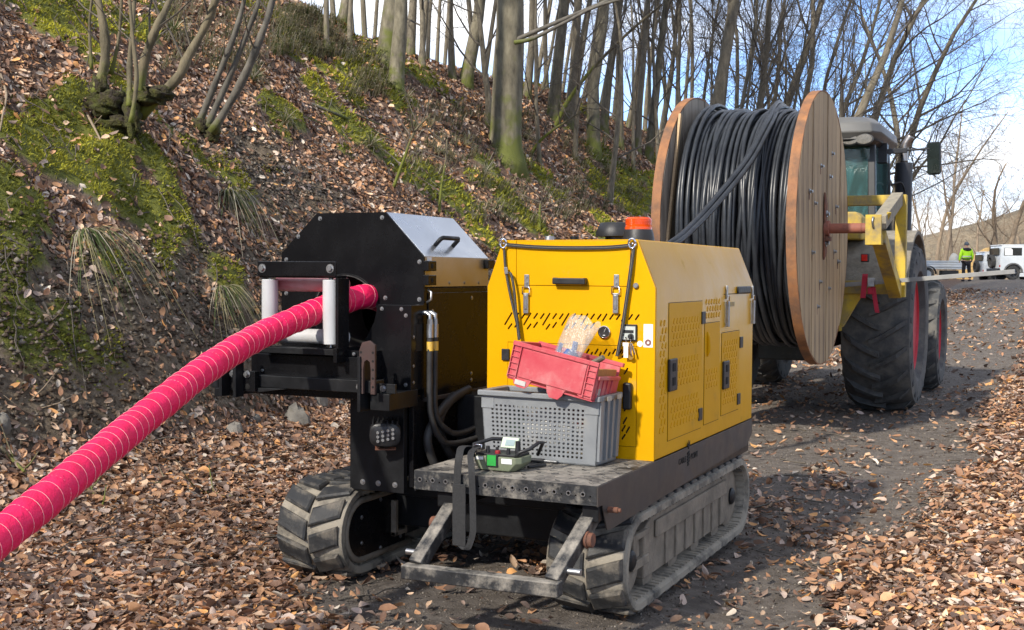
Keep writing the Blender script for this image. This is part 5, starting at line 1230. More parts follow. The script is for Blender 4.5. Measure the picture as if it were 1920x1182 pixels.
PAL = np.array([(.38, .190, .098), (.27, .130, .072), (.16, .082, .052), (.43, .270, .175), (.34, .235, .185), (.085, .050, .036), (.48, .220, .080), (.43, .335, .265), (.21, .135, .104)])
PW = np.array([.15, .17, .17, .10, .10, .14, .04, .04, .09])
def normals(x, y, e=.06):
    dx = (height(x+e, y)-height(x-e, y))/(2*e); dy = (height(x, y+e)-height(x, y-e))/(2*e)
    n = np.stack([-dx, -dy, np.ones_like(dx)], -1); return n/np.linalg.norm(n, axis=1)[:, None]
def frames(n, tilt):
    """random leaf frames about normals n, tipped by `tilt`"""
    k = len(n); n2 = n + nr.normal(0, tilt, (k, 3)); n2 /= np.linalg.norm(n2, axis=1)[:, None]
    a = nr.normal(0, 1, (k, 3)); t = a - n2*(a*n2).sum(1)[:, None]; t /= np.linalg.norm(t, axis=1)[:, None]
    return t, np.cross(n2, t), n2
def soup(name, V, F, C, mat, parent=None):
    """V (k,m,3) corner points, F (q,3) faces of one piece, C (k,3) colour of each piece"""
    k, m, _ = V.shape
    me = bpy.data.meshes.new(name)
    fs = (np.arange(k)[:, None, None]*m + F[None]).reshape(-1, 3).astype('i')
    me.vertices.add(k*m); me.vertices.foreach_set('co', V.astype('f').ravel())
    me.loops.add(fs.size); me.loops.foreach_set('vertex_index', fs.ravel())
    me.polygons.add(len(fs)); me.polygons.foreach_set('loop_start', np.arange(0, fs.size, 3, dtype='i'))
    me.update(calc_edges=True)
    at_ = me.attributes.new('tint', 'FLOAT_COLOR', 'POINT')
    c = np.ones((k, m, 4), 'f'); c[..., :3] = C[:, None]
    at_.data.foreach_set('color', c.ravel())
    return link(name, me, mat, parent, origin=(0, 0, 0), smooth=True)
def tint_mat(name, rough=.7, trans=.15, attr='tint'):
    m = bpy.data.materials.new(name); m.use_nodes = True; N, L = m.node_tree.nodes, m.node_tree.links
    p = N['Principled BSDF']; p.inputs['Roughness'].default_value = rough; p.inputs['Specular IOR Level'].default_value = .35
    a = N.new('ShaderNodeAttribute'); a.attribute_name = attr
    t = N.new('ShaderNodeTexCoord'); n = N.new('ShaderNodeTexNoise'); n.inputs['Scale'].default_value = 55; n.inputs['Detail'].default_value = 3
    L.new(t.outputs['Object'], n.inputs['Vector'])
    r = N.new('ShaderNodeMapRange'); r.inputs[3].default_value = .72; r.inputs[4].default_value = 1.25; L.new(n.outputs['Fac'], r.inputs[0])
    x = N.new('ShaderNodeMix'); x.data_type = 'RGBA'; x.blend_type = 'MULTIPLY'; x.inputs[0].default_value = 1
    L.new(a.outputs['Color'], x.inputs[6]); L.new(r.outputs[0], x.inputs[7]); L.new(x.outputs[2], p.inputs['Base Color'])
    if trans:
        tr = N.new('ShaderNodeBsdfTranslucent'); L.new(x.outputs[2], tr.inputs[0]); ms = N.new('ShaderNodeMixShader'); ms.inputs[0].default_value = trans
        L.new(p.outputs[0], ms.inputs[1]); L.new(tr.outputs[0], ms.inputs[2]); L.new(ms.outputs[0], N['Material Output'].inputs[0])
    return m
M['leaf'] = tint_mat('dead_beech_leaf', .62, .12)
M['moss'] = tint_mat('moss_blade', .8, .25)

def scatter(x0, x1, y0, y1, dens, size, tilt, near=True, mu=240):
    LT = LT_N if near else LT_F
    n = int((x1-x0)*(y1-y0)*dens)
    x = nr.uniform(x0, x1, n); y = nr.uniform(y0, y1, n)
    ok = nr.rand(n) < leaf_cover(x, y)**1.2
    x, y = x[ok], y[ok]; z = height(x, y)
    iv, k, u, v = in_view(x, y, z, mu); x, y, z, k, u, v = (a[iv] for a in (x, y, z, k, u, v))
    n = len(x)
    t, b, nn = frames(normals(x, y), tilt)
    s = size*nr.uniform(.45, 1.45, n)
    tm = LT[nr.randint(0, 12, n)]*s[:, None, None]
    o = np.stack([x, y, z+nr.uniform(.004, .045, n)], -1)
    V = o[:, None] + tm[..., :1]*t[:, None] + tm[..., 1:2]*b[:, None]*nr.uniform(.6, 1.15, n)[:, None, None] + tm[..., 2:]*nn[:, None]
    c = PAL[nr.choice(len(PAL), n, p=PW)]*nr.uniform(.75, 1.25, n)[:, None]
    patch = fbm(x*.7, y*.7, 91, 3); c = np.minimum(c*(.86+.95*patch)[:, None]*np.array([.97, 1.07, 1.10]), .75)
    return V, c, k, u, v
zn = [scatter(-5.4, .9, 2.0, 9, 2200, .060, .34), scatter(-7.6, -5.4, 2.0, 11, 2000, .068, .38)]
zf = [scatter(-5.4, .9, 9, 18, 1150, .070, .34, False), scatter(-5.4, .9, 18, 50, 300, .11, .45, False), scatter(-7.6, -5.4, 11, 40, 420, .095, .5, False),
      scatter(-13.4, -7.6, 4, 16, 1050, .072, .42, False), scatter(-13.8, -7.6, 16, 40, 360, .10, .5, False)]
zf += [scatter(.9, 3.6, 3, 30, 420, .075, .4, False, 900), scatter(-5.4, .9, 2.5, 9.5, 1500, .030, .4, False), scatter(-7.4, -5.4, 2.5, 11, 1200, .030, .4, False)]
V, C, K, U, W = (np.concatenate([z[i] for z in zn]) for i in range(5))
inside = (U > 0) & (U < 1920) & (W > 0) & (W < 1182)
lsz = np.linalg.norm(V[:, 1]-V[:, 0], axis=1)/K*inside
big = np.argsort(-lsz)[:300]; rest = np.ones(len(V), bool); rest[big] = False
litter = soup('leaf_litter', V[rest], LF_N, C[rest], M['leaf'])
tag(litter, 'brown and tan fallen beech leaves strewn over the near track and bank foot', 'leaf litter', kind='stuff')
V2, C2 = (np.concatenate([z[i] for z in zf]) for i in range(2))
l2 = soup('leaf_litter', V2, LF_F, C2, M['leaf'])
tag(l2, 'fallen leaves covering the hillside and the far track', 'leaf litter', kind='stuff')
for i in big:
    me = bpy.data.meshes.new('leaf'); me.from_pydata(V[i].tolist(), [], LF_N.tolist())
    a_ = me.attributes.new('tint', 'FLOAT_COLOR', 'POINT'); a_.data.foreach_set('color', np.tile(np.append(C[i], 1), V.shape[1]).astype('f'))
    link('leaf', me, M['leaf'], track if V[i][0][0] > -5.4 else hillside, smooth=True)
print('LEAVES', len(V), len(V2))

# earth clods and pebbles on bare soil and in the wheel ruts
def clods(x0, x1, y0, y1, dens, size, mask, cols):
    n = int((x1-x0)*(y1-y0)*dens); x = nr.uniform(x0, x1, n); y = nr.uniform(y0, y1, n); ok = nr.rand(n) < mask(x, y); x, y = x[ok], y[ok]; z = height(x, y)
    iv = in_view(x, y, z)[0]; x, y, z = x[iv], y[iv], z[iv]; n = len(x); s = size*nr.uniform(.3, 1.0, n)**1.6
    base = np.array([(1, 0, 0), (0, 1, 0), (-1, 0, 0), (0, -1, 0), (0, 0, .8), (0, 0, -.6)])
    V = base[None]*(s[:, None, None]*nr.uniform(.6, 1.4, (n, 6, 1)))
    a = nr.uniform(0, 6.28, n); c, sn = np.cos(a), np.sin(a); V = np.stack([V[..., 0]*c[:, None]-V[..., 1]*sn[:, None], V[..., 0]*sn[:, None]+V[..., 1]*c[:, None], V[..., 2]], -1)+np.stack([x, y, z], -1)[:, None]
    C = np.array(cols)[nr.randint(0, len(cols), n)]*nr.uniform(.7, 1.3, n)[:, None]; return V, C
OF = np.array([(0, 1, 4), (1, 2, 4), (2, 3, 4), (3, 0, 4), (1, 0, 5), (2, 1, 5), (3, 2, 5), (0, 3, 5)])
M['clod'] = tint_mat('earth_clod', .95, 0)
cz = [clods(-9.5, -6.2, 3, 14, 1500, .035, soil_mask, [(.085, .062, .042), (.12, .09, .062), (.055, .04, .027), (.17, .145, .115)]), clods(-9.5, -6.2, 14, 30, 250, .05, soil_mask, [(.085, .062, .042), (.12, .09, .062)])]
cl_ = soup('soil_clods', np.concatenate([a[0] for a in cz]), OF, np.concatenate([a[1] for a in cz]), M['clod']); tag(cl_, 'crumbly dark earth clods on the bare face of the bank', 'soil', kind='stuff')
gz_ = [clods(-5.4, .6, 3, 16, 1300, .0085, lambda x, y: (1-leaf_cover(x, y))*.9, [(.10, .082, .064), (.15, .125, .10), (.06, .048, .036), (.22, .195, .165)]), clods(-5.4, .6, 16, 40, 200, .016, lambda x, y: (1-leaf_cover(x, y))*.9, [(.11, .092, .075), (.17, .145, .12)])]
gv = soup('gravel', np.concatenate([a[0] for a in gz_]), OF, np.concatenate([a[1] for a in gz_]), M['clod']); tag(gv, 'small grey stones and grit in the wheel ruts of the track', 'gravel', kind='stuff')

# moss: short blades standing on the mossy ground
def moss_field(x0, x1, y0, y1, dens, L):
    n = int((x1-x0)*(y1-y0)*dens); x = nr.uniform(x0, x1, n); y = nr.uniform(y0, y1, n)
    ok = nr.rand(n) < moss_mask(x, y); x, y = x[ok], y[ok]; z = height(x, y)
    iv = in_view(x, y, z)[0]; x, y, z = x[iv], y[iv], z[iv]; n = len(x)
    nn = normals(x, y); t, b, n2 = frames(nn, .55)
    s = L*nr.uniform(.5, 1.4, n); o = np.stack([x, y, z-.004], -1)
    V = np.stack([o-t*s[:, None]*.22, o+t*s[:, None]*.22, o+n2*s[:, None]+b*s[:, None]*.2], 1)
    g = fbm(x*1.6, y*1.6, 95, 3)[:, None]; f = nr.uniform(.6, 1.4, n)[:, None]
    c = (np.array([(.035, .058, .009)])*(1-g) + np.array([(.52, .48, .045)])*g**1.2)*f
    return V, c
mz = [moss_field(-10, -6.5, 3, 14, 5200, .032), moss_field(-14, -10, 4, 18, 1500, .05), moss_field(-14, -6.5, 14, 38, 650, .075)]
moss = soup('moss', np.concatenate([a[0] for a in mz]), np.array([(0, 1, 2)]), np.concatenate([a[1] for a in mz]), M['moss'])
tag(moss, 'green and yellow-green moss cushions growing on the bank', 'moss', kind='stuff')
print('leaves', len(V), 'moss', sum(len(a[0]) for a in mz))
# ------------------------------------------------------------------ trees
def bark_mat(name, c1, c2, moss=.0, mz=1.0, mcol=(.10, .115, .012)):
    m = bpy.data.materials.new(name); m.use_nodes = True; N, L = m.node_tree.nodes, m.node_tree.links; p = N['Principled BSDF']
    t = N.new('ShaderNodeTexCoord'); mp_ = N.new('ShaderNodeMapping'); mp_.inputs['Scale'].default_value = (1, 1, .35); L.new(t.outputs['Object'], mp_.inputs[0])
    n = N.new('ShaderNodeTexNoise'); n.inputs['Scale'].default_value = 9; n.inputs['Detail'].default_value = 7; n.inputs['Roughness'].default_value = .65; L.new(mp_.outputs[0], n.inputs['Vector'])
    r = N.new('ShaderNodeValToRGB'); r.color_ramp.elements[0].position = .34; r.color_ramp.elements[1].position = .66; r.color_ramp.elements[0].color = (*c1, 1); r.color_ramp.elements[1].color = (*c2, 1); L.new(n.outputs['Fac'], r.inputs[0])
    base = r.outputs[0]
    if moss:
        s = N.new('ShaderNodeSeparateXYZ'); L.new(t.outputs['Object'], s.inputs[0])
        n2 = N.new('ShaderNodeTexNoise'); n2.inputs['Scale'].default_value = 4; n2.inputs['Detail'].default_value = 6; L.new(t.outputs['Object'], n2.inputs['Vector'])
        a = N.new('ShaderNodeMath'); a.operation = 'MULTIPLY_ADD'; a.inputs[1].default_value = 3.0*mz; a.inputs[2].default_value = -1.0*mz; L.new(n2.outputs['Fac'], a.inputs[0])
        d = N.new('ShaderNodeMath'); d.operation = 'SUBTRACT'; L.new(a.outputs[0], d.inputs[0]); L.new(s.outputs[2], d.inputs[1])
        k = N.new('ShaderNodeMapRange'); k.inputs[1].default_value = -.2*mz; k.inputs[2].default_value = .35*mz; k.inputs[4].default_value = moss; L.new(d.outputs[0], k.inputs[0])
        x = N.new('ShaderNodeMix'); x.data_type = 'RGBA'; L.new(k.outputs[0], x.inputs[0]); L.new(base, x.inputs[6]); x.inputs[7].default_value = (*mcol, 1); base = x.outputs[2]
    L.new(base, p.inputs['Base Color']); p.inputs['Roughness'].default_value = .85
    b = N.new('ShaderNodeBump'); b.inputs['Distance'].default_value = .02; L.new(n.outputs['Fac'], b.inputs['Height']); L.new(b.outputs[0], p.inputs['Normal'])
    return m
M['bark'] = bark_mat('beech_bark', (.075, .064, .042), (.21, .185, .125), .9, 1.1)
M['bark_far'] = bark_mat('far_bark', (.10, .083, .057), (.24, .205, .145), .75, .8)
M['bark_warm'] = bark_mat('sunlit_pale_bark', (.20, .15, .10), (.30, .23, .16))  # warm sunlight on the far trees put into the bark; also pale sticks
M['twig'] = bark_mat('twig_bark', (.070, .058, .045), (.13, .11, .085))

def make_tree(seed, H, r0, kind='tall', twig=1.0):
    """trunk and crown meshes of one bare tree standing at the origin"""
    q = random.Random(seed); T, C = MB(), MB()
    def axis(p, d, L, n, wob, up=.0):
        pts = [p.copy()]; d = d.normalized()
        for i in range(n):
            d = (d + Vector((q.gauss(0, wob), q.gauss(0, wob), q.gauss(0, wob)+up))).normalized(); p = p+d*(L/n); pts.append(p.copy())
        return pts
    def limb(p, d, L, r, lev):
        n = (9, 7, 5, 4, 3)[lev]
        pts = axis(p, d, L, n, (.065, .13, .17, .20, .22)[lev], (.0, .05, .03, .0, -.02)[lev] if kind == 'tall' else (.0, .015, -.02, -.03, -.04)[lev])
        rad = [max(r*(1-.80*(i/n)**.9), .0035) for i in range(n+1)]
        if lev == 0:
            rad[0] *= 1.0
            e1 = pts[1]-pts[0]; T.tube([pts[0]-Vector((0, 0, .3*H/14)), pts[0], pts[0]+e1*.10, pts[0]+e1*.25, pts[0]+e1*.55]+pts[1:], [r*1.8, r*1.42, r*1.18, r*1.06, r*1.01]+rad[1:], 14)
        else: (T if lev == 1 and r > r0*.35 else C).tube(pts, rad, (12, 6, 4, 3, 3)[lev], caps=False)
        if lev >= 4: return
        cnt = {0: int((13 if kind == 'tall' else 11)), 1: int(7*twig), 2: int(6*twig), 3: int(4*twig)}[lev]
        s0 = {0: (.22 if kind == 'tall' else .16), 1: .18, 2: .15, 3: .12}[lev]
        for k in range(cnt):
            t = s0+(1-s0)*(k+q.random())/cnt; f = t*n; i = min(int(f), n-1); b = pts[i].lerp(pts[i+1], f-i); dd = (pts[i+1]-pts[i]).normalized()
            o = dd.orthogonal().normalized(); o.rotate(Matrix.Rotation(q.random()*6.283, 3, dd))
            spread = {0: (.65 if kind == 'tall' else 1.25), 1: .8, 2: .9, 3: 1.0}[lev]*(.7+.6*q.random())
            nd = (dd+o*spread).normalized()
            if lev == 0 and kind == 'tall' and t < .4 and q.random() < .45: LL, rr = L*.10*(.5+q.random()), r*.10      # thin shoots low on the trunk
            else: LL = L*(.36 if kind == 'tall' else .52)*(1.08-t*.62)*(.7+.5*q.random()) if lev == 0 else L*(.46+.22*q.random())*(1.05-.45*t); rr = rad[i]*(.42 if lev == 0 else .55)*(.8+.3*q.random())
            limb(b, nd, LL, max(rr, .004), lev+1)
    limb(Vector((0, 0, 0)), Vector((q.gauss(0, .03), q.gauss(0, .03), 1)), H, r0, 0)
    return T, C
def mesh_of(mb, name, mat):
    me = bpy.data.meshes.new(name); me.from_pydata(mb.v, [], mb.f); me.materials.append(mat)
    me.polygons.foreach_set('use_smooth', [True]*len(me.polygons)); return me
TV = {}
for nm, sd, H, r0, kd, tw in (('a', 1, 15, .20, 'tall', .9), ('b', 2, 16, .17, 'tall', .85), ('c', 5, 14, .15, 'tall', .9), ('s', 4, 11, .17, 'spread', 1.0), ('t', 9, 12, .16, 'spread', 1.05)):
    T, C = make_tree(sd, H, r0, kd, tw)
    for bk in ('bark', 'bark_far', 'bark_warm'):
        TV[nm, bk] = (mesh_of(T, 'trunk', M[bk]), mesh_of(C, 'crown', M['twig'] if bk != 'bark_warm' else M['bark_warm']), H, r0)
    print('tree', nm, len(T.f), len(C.f))
def put_tree(var, loc, rad, rotz, lean, bark, name, label, group=None, hscale=None):
    tm, cm_, H, r0 = TV[var, bk_(bark)]
    k = rad/r0; hs = hscale or max(.75, min(1.35, k))
    o = bpy.data.objects.new(name, None); COL.objects.link(o); o.empty_display_size = .2
    o.location = loc; tag(o, label, 'tree', group)
    # lean = (sideways to the right of the view, away) in radians
    ax = Vector(_rt)*1.0; tilt = Matrix.Rotation(lean, 3, Vector((_fw.x, _fw.y, 0)).normalized())
    for nm, me in (('trunk', tm), ('crown', cm_)):
        c = bpy.data.objects.new(nm, me); COL.objects.link(c); c.parent = o
        c.matrix_local = (tilt @ Matrix.Rotation(rotz, 3, 'Z') @ Matrix.Diagonal((k, k, hs)) if nm == 'trunk' else tilt @ Matrix.Rotation(rotz, 3, 'Z') @ Matrix.Diagonal((k, k, hs))).to_4x4()
    return o
def bk_(b): return b
_tt = np.concatenate([np.arange(2.5, 40, .04), np.arange(40, 120, .2)])
def ground_hit(u, v):
    D = np.array(_fw + _rt2*((u-960)/F_PX) - _up2*((v-591)/F_PX)); P = np.array(CAM)[None]+D[None]*_tt[:, None]
    hit = np.where(P[:, 2] < height(P[:, 0], P[:, 1]))[0]
    return (Vector([float(a) for a in P[hit[0]]]), float(_tt[hit[0]])) if len(hit) else (None, None)
def ray_at(u, depth):
    D = np.array(_fw + _rt2*((u-960)/F_PX)); P = np.array(CAM)+D*depth; x, y = float(P[0]), float(P[1])
    return Vector((x, y, float(height(x, y))-.05)), depth
tq = random.Random(31)
# trees whose foot shows on the slope: pixel of the foot, trunk width in pixels, lean, label
front = [('a', 946, 292, 56, -.01, 'beech_tree', 'thickest smooth grey beech trunk with mossy foot, standing on the slope above the housing'),
         ('b', 741, 165, 28, -.02, 'beech_tree', 'slim beech with green mossy foot, left of the thick beech on the slope'),
         ('c', 722, 118, 36, -.05, 'beech_tree', 'dark gnarled trunk at the ridge just behind the slim mossy beech'),
         ('c', 1113, 282, 25, .12, 'beech_tree', 'slanting mossy-footed trunk right of the thick beech on the slope'),
         ('b', 872, 152, 24, .10, 'beech_tree', 'yellow-green mossy trunk leaning right on the skyline left of the thick beech'),
         ('a', 1036, 226, 24, .03, 'beech_tree', 'upright trunk on the skyline close to the right of the thick beech'),
         ('b', 1215, 300, 17, .06, 'beech_tree', 'thin trunk at the low end of the ridge just left of the drum')]
for var, u, v, w, ln, nm, lab in front:
    p, d = ground_hit(u, v)
    if p is None: p, d = ray_at(u, 24)
    put_tree(var, p-Vector((0, 0, .1)), w*d/F_PX/2, tq.random()*6.28, ln, 'bark', nm, lab, 'beeches on the slope')
# skyline trunks beyond the ridge: column, distance, width, lean
ridge = [(612, 20, 14, 0), (640, 22, 26, .10), (662, 25, 12, 0), (684, 23, 14, -.04), (768, 25, 22, -.02), (799, 27, 11, .02), (816, 29, 10, .05), (846, 26, 18, -.02), (886, 28, 15, .0), (905, 30, 12, .12),
         (985, 29, 20, .02), (1003, 33, 12, .06), (1022, 31, 13, -.03), (1062, 29, 26, .03), (1086, 34, 14, .06), (1128, 30, 22, .10), (1148, 34, 15, .03), (1172, 36, 14, .08), (1192, 31, 17, .02), (1205, 38, 12, .1), (1238, 34, 15, .05),
         (1262, 38, 14, .02), (1284, 42, 12, .07), (1312, 33, 36, .0), (1338, 36, 18, .02), (1362, 40, 14, .10), (1392, 35, 24, .22), (1418, 40, 17, .10), (1440, 38, 22, .30), (1462, 44, 14, .06), (1494, 37, 20, .34), (1530, 46, 14, .10)]
THIN = [(628, 24), (700, 26), (752, 28), (785, 24), (830, 30), (858, 33), (925, 31), (972, 27), (995, 36), (1012, 30), (1045, 36), (1074, 31), (1100, 38), (1120, 33), (1160, 30), (1180, 40), (1215, 35), (1228, 42), (1250, 36), (1272, 44), (1298, 38), (1325, 44), (1350, 34), (1376, 46), (1405, 38), (1430, 46), (1450, 36), (1480, 48), (1510, 40), (1545, 48), (1575, 44), (1605, 50)]
ORD = 'first second third fourth fifth sixth seventh eighth ninth tenth eleventh twelfth thirteenth fourteenth fifteenth sixteenth seventeenth eighteenth nineteenth twentieth twenty-first twenty-second twenty-third twenty-fourth twenty-fifth twenty-sixth twenty-seventh twenty-eighth twenty-ninth thirtieth thirty-first thirty-second'.split()
for i, (u, d, w, ln) in enumerate(ridge):
    p, d = ray_at(u, d); lk = ('stout' if w >= 20 else 'thin' if w <= 12 else 'slim')+(' right-leaning' if ln > .09 else ' upright')
    lab = '%s bare trunk beyond the ridge, %s from left %s' % (lk, ORD[i] if i < 21 else ORD[i-21], 'in the skyline row' if i < 21 else 'behind the drum')
    put_tree('abc'[i % 3], p, w*d/F_PX/2*.72, tq.random()*6.28, ln, 'bark_far', 'forest_tree', lab, 'bare trees beyond the ridge')
for i, (u, d) in enumerate(THIN):
    p, d = ray_at(u, d); put_tree('cba'[i % 3], p, tq.uniform(6, 11)*d/F_PX/2, tq.random()*6.28, tq.uniform(-.06, .22), 'bark_far', 'pole_tree', 'very thin pole-like bare tree beyond the ridge, %s of its kind from left' % ORD[i], 'thin pole trees beyond the ridge', hscale=tq.uniform(.55, .9))
# leaning, wide-crowned trees whose branches fill the upper right
for i, (var, u, d, w, ln, rz, lab) in enumerate([('s', 1478, 33, 24, .42, .4, 'wide-crowned bare tree leaning right behind the drum'), ('t', 1556, 38, 20, .34, 2.0, 'bare tree with arching limbs rising between the drum and the cab'),
        ('s', 1624, 44, 20, .22, 3.6, 'bare spreading tree rising directly behind the tractor cab'), ('t', 1400, 42, 20, .25, 5.0, 'bare spreading tree behind the middle of the drum'), ('s', 1672, 52, 20, .15, 1.2, 'bare spreading tree right of the tractor cab roof')]):
    p, d = ray_at(u, d); put_tree(var, p, w*d/F_PX/2, rz, ln, 'bark_far', 'spreading_tree', lab, 'wide-crowned trees behind the drum', hscale=1.15)
for i, (u, d, ht, rz) in enumerate([(655, 21, .42, 0), (790, 23, .4, 1), (915, 24, .45, 2), (1010, 25, .5, 3), (1075, 27, .45, 4), (1140, 26, .5, 5), (1185, 29, .55, .5), (1232, 31, .55, 1.5), (1275, 34, .7, 2.5), (1330, 37, .75, 3.5), (1385, 34, .75, 4.5), (1455, 42, .85, 5.5), (1520, 40, .85, .8), (1590, 48, .9, 1.8)]):
    p, d = ray_at(u, d); put_tree('st'[i % 2], p, .05+.012*(i % 3), rz, 0, 'bark_far', 'undergrowth_tree', 'young twiggy undergrowth tree, %s from left among the bare trunks' % ORD[i], 'young trees in the undergrowth', hscale=ht)
# slender trees at the far end of the track
for i, (var, u, d, w, ln, lab) in enumerate([('c', 1738, 70, 7, .0, 'slender pale tree nearest the exhaust stack at the far end of the track'), ('b', 1752, 66, 9, .05, 'slender pale tree second from the exhaust stack'), ('a', 1768, 62, 9, .03, 'slender pale tree left of the person in the yellow jacket'),
        ('c', 1788, 74, 7, -.03, 'thin far tree just left of the person'), ('s', 1868, 66, 12, -.04, 'pale spreading tree behind the two white cars'), ('b', 1890, 64, 13, .02, 'straight pale trunk right behind the two white cars'), ('t', 1835, 85, 8, .0, 'far bare tree above the straw mound'), ('c', 1715, 80, 8, .0, 'far thin tree beside the tractor mirror')]):
    p, d = ray_at(u, d); put_tree(var, p, w*d/F_PX/2, tq.random()*6.28, ln, 'bark_warm', 'slender_tree', lab, 'slender trees at the end of the track', hscale=.62)
# the wood goes on around the place: trees beside and behind the viewpoint shade the track
for i, (x, y, r_, ln) in enumerate([(5.5, 3, .2, 0), (7, 9, .22, 0), (6, 15, .18, 0), (8.5, 21, .2, 0), (5.8, 28, .18, 0), (9, 34, .2, 0), (11, 6, .2, 0), (12, 17, .22, 0),
        (-5.6, -11, .17, 0), (-2.2, -17, .2, 0), (-9.2, -15, .2, 0), (2.5, -10, .16, 0), (-6.4, -22, .2, 0), (-12.5, -20, .2, 0)]):
    z = float(height(x, y)) if y > -29 else 0
    put_tree('abcst'[i % 5], Vector((x, y, z-.1)), r_, tq.random()*6.28, ln, 'bark_far', 'forest_tree', 'bare forest tree outside the view beside the track', 'bare trees around the viewpoint')

# ------------------------------------------------------------------ stems on the bank
def stem_group(name, loc, lab, stems, y, bark, extra=1.0):
    root = thing(name, loc, lab, 'shrub'); q = random.Random(len(stems))
    for pts, w in stems:
        P = [at(u, v, y=y+dy) for u, v, dy in pts]; d = (P[0]-CAM).length; r_ = w*d/F_PX/2
        e = (P[-1]-P[-2]).normalized()
        P += [P[-1]+e*.8+Vector((q.gauss(0, .1), 0, .2)), P[-1]+e*1.7+Vector((q.gauss(0, .2), 0, .5)), P[-1]+e*2.6+Vector((q.gauss(0, .3), 0, 1.0))]
        path = smooth_path(P, 4); n = len(path); m = MB(); m.tube(path, [r_*(1.25 if i == 0 else 1)*(1-.72*i/n)*(1+.10*math.sin(i*2.1)+.08*math.sin(i*.9+w)) for i in range(n)], 9); st = m.build('stem', M[bark], root, smooth=True, origin=tuple(P[0]))
        m = MB(); cnt = int(9*extra)
        for k in range(cnt):
            i = int(n*(.25+.7*k/cnt)); b = path[min(i, n-2)]; dd = (path[min(i+1, n-1)]-path[max(i-1, 0)]).normalized(); o = dd.orthogonal(); o.rotate(Matrix.Rotation(q.random()*6.28, 3, dd)); nd = (dd+o*(.6+.5*q.random())).normalized()
            L = .4+.9*q.random(); tw = [b]
            for s_ in range(4): nd = (nd+Vector((q.gauss(0, .16), q.gauss(0, .16), .08))).normalized(); tw.append(tw[-1]+nd*L/4)
            m.tube(tw, [r_*.22, r_*.18, r_*.14, r_*.10, r_*.05], 4, caps=False)
        if m.v: tag(m.build('twig', M['twig'], st), kind='stuff')
    return root
M['bark_shrub'] = bark_mat('mossy_hazel_bark', (.075, .064, .036), (.19, .155, .095), .9, .32, (.13, .15, .015))
M['bark_dark'] = bark_mat('dark_hazel_bark', (.075, .068, .055), (.15, .135, .11), .9, .2, (.10, .115, .015))
gA, dA = ground_hit(215, 250); yA_ = gA.y
shA = stem_group('hazel_shrub', gA, 'many-stemmed mossy hazel shrub with pale crooked stems on the upper left bank',
    [([(180, 175, 0), (196, 120, 0), (195, 60, 0), (184, 0, 0)], 20), ([(243, 200, 0), (243, 120, .1), (248, 60, .1), (252, 0, .2)], 11), ([(258, 180, .1), (272, 110, .1), (292, 55, .1), (318, 0, .2)], 19),
     ([(262, 215, .2), (330, 150, .2), (352, 108, .25), (382, 55, .3), (404, 0, .3)], 20), ([(246, 230, -.1), (256, 150, -.1), (250, 80, -.1), (243, 0, -.1)], 9), ([(172, 130, .3), (168, 60, .3), (172, 0, .3)], 6), ([(208, 140, .1), (222, 75, .1), (228, 0, .1)], 7)], yA_, 'bark_shrub')
gB, dB = ground_hit(385, 255)
shB = stem_group('hazel_shrub', gB, 'clump of three dark grey stems leaning right from a mossy stool on the left bank',
    [([(370, 240, 0), (402, 160, 0), (438, 70, 0), (458, 0, 0)], 13), ([(385, 245, 0), (432, 140, .1), (468, 50, .1), (486, 0, .1)], 12), ([(398, 248, -.05), (455, 150, -.05), (498, 45, -.05), (520, -30, 0)], 16)], gB.y, 'bark_dark', .6)
# mossy stools, built as knobbly clumps of their shrubs
def stool(parent, blobs, seed):
    q = random.Random(seed)
    for (u, v, dy, ru, rv) in blobs:
        p = at(u, v, y=WL[parent.name].y+dy); d = (p-CAM).length/F_PX; m = MB(); m.blob((0, 0, 0), (1, 1, 1), 22, 16); sd = q.random()*9
        nv = []
        for c in m.v:
            c = Vector(c); k = 1+.28*math.sin(5*c.x+sd+3*c.z)*math.sin(4*c.y+sd)+.16*math.sin(11*c.z+7*c.x+sd)+.10*math.sin(17*c.y+13*c.z+2*sd); nv.append(tuple(p+Vector((c.x*ru*d*k, c.y*ru*d*.8*k, c.z*rv*d*k))))
        m.v = nv; m.build('mossy_stool', M['stool'], parent, smooth=True)
M['stool'] = pmat('mossy_stool', (.05, .06, .010), (.12, .12, .018), 9, .95, 1, bump=.04, bscale=30, dirt=(.035, .026, .018), damt=.52, dscale=7)
stool(shA, [(186, 165, 0, 16, 22), (205, 195, .05, 34, 22), (248, 215, .05, 16, 36), (290, 180, .15, 32, 16), (225, 235, .15, 40, 18)], 4)
stool(shB, [(372, 243, .0, 26, 18), (398, 250, .0, 14, 16)], 6)
# lone thin saplings lower on the slope
def sapling(path, w, lab, y, bark='bark_shrub', nm='sapling'):
    P = smooth_path([at(u, v, y=y) for u, v in path], 5); d = (P[0]-CAM).length; r_ = w*d/F_PX/2; n = len(P)
    m = MB(); m.tube(P, [r_*(1-.6*i/n) for i in range(n)], 7); root = thing(nm, P[0], lab, 'sapling'); m.build('stem', M[bark], root, smooth=True)
    q = random.Random(len(path)+int(w)); m = MB()
    for k in range(7):
        i = int(n*(.3+.65*k/7)); nd = Vector((q.gauss(0, 1), q.gauss(0, .6), .8)).normalized(); tw = [P[i]]
        for s_ in range(3): nd = (nd+Vector((q.gauss(0, .2), q.gauss(0, .2), 0))).normalized(); tw.append(tw[-1]+nd*(.1+.12*q.random()))
        m.tube(tw, [r_*.4, r_*.3, r_*.25, r_*.15], 4, caps=False)
    tag(m.build('twig', M['twig'], root), kind='stuff')
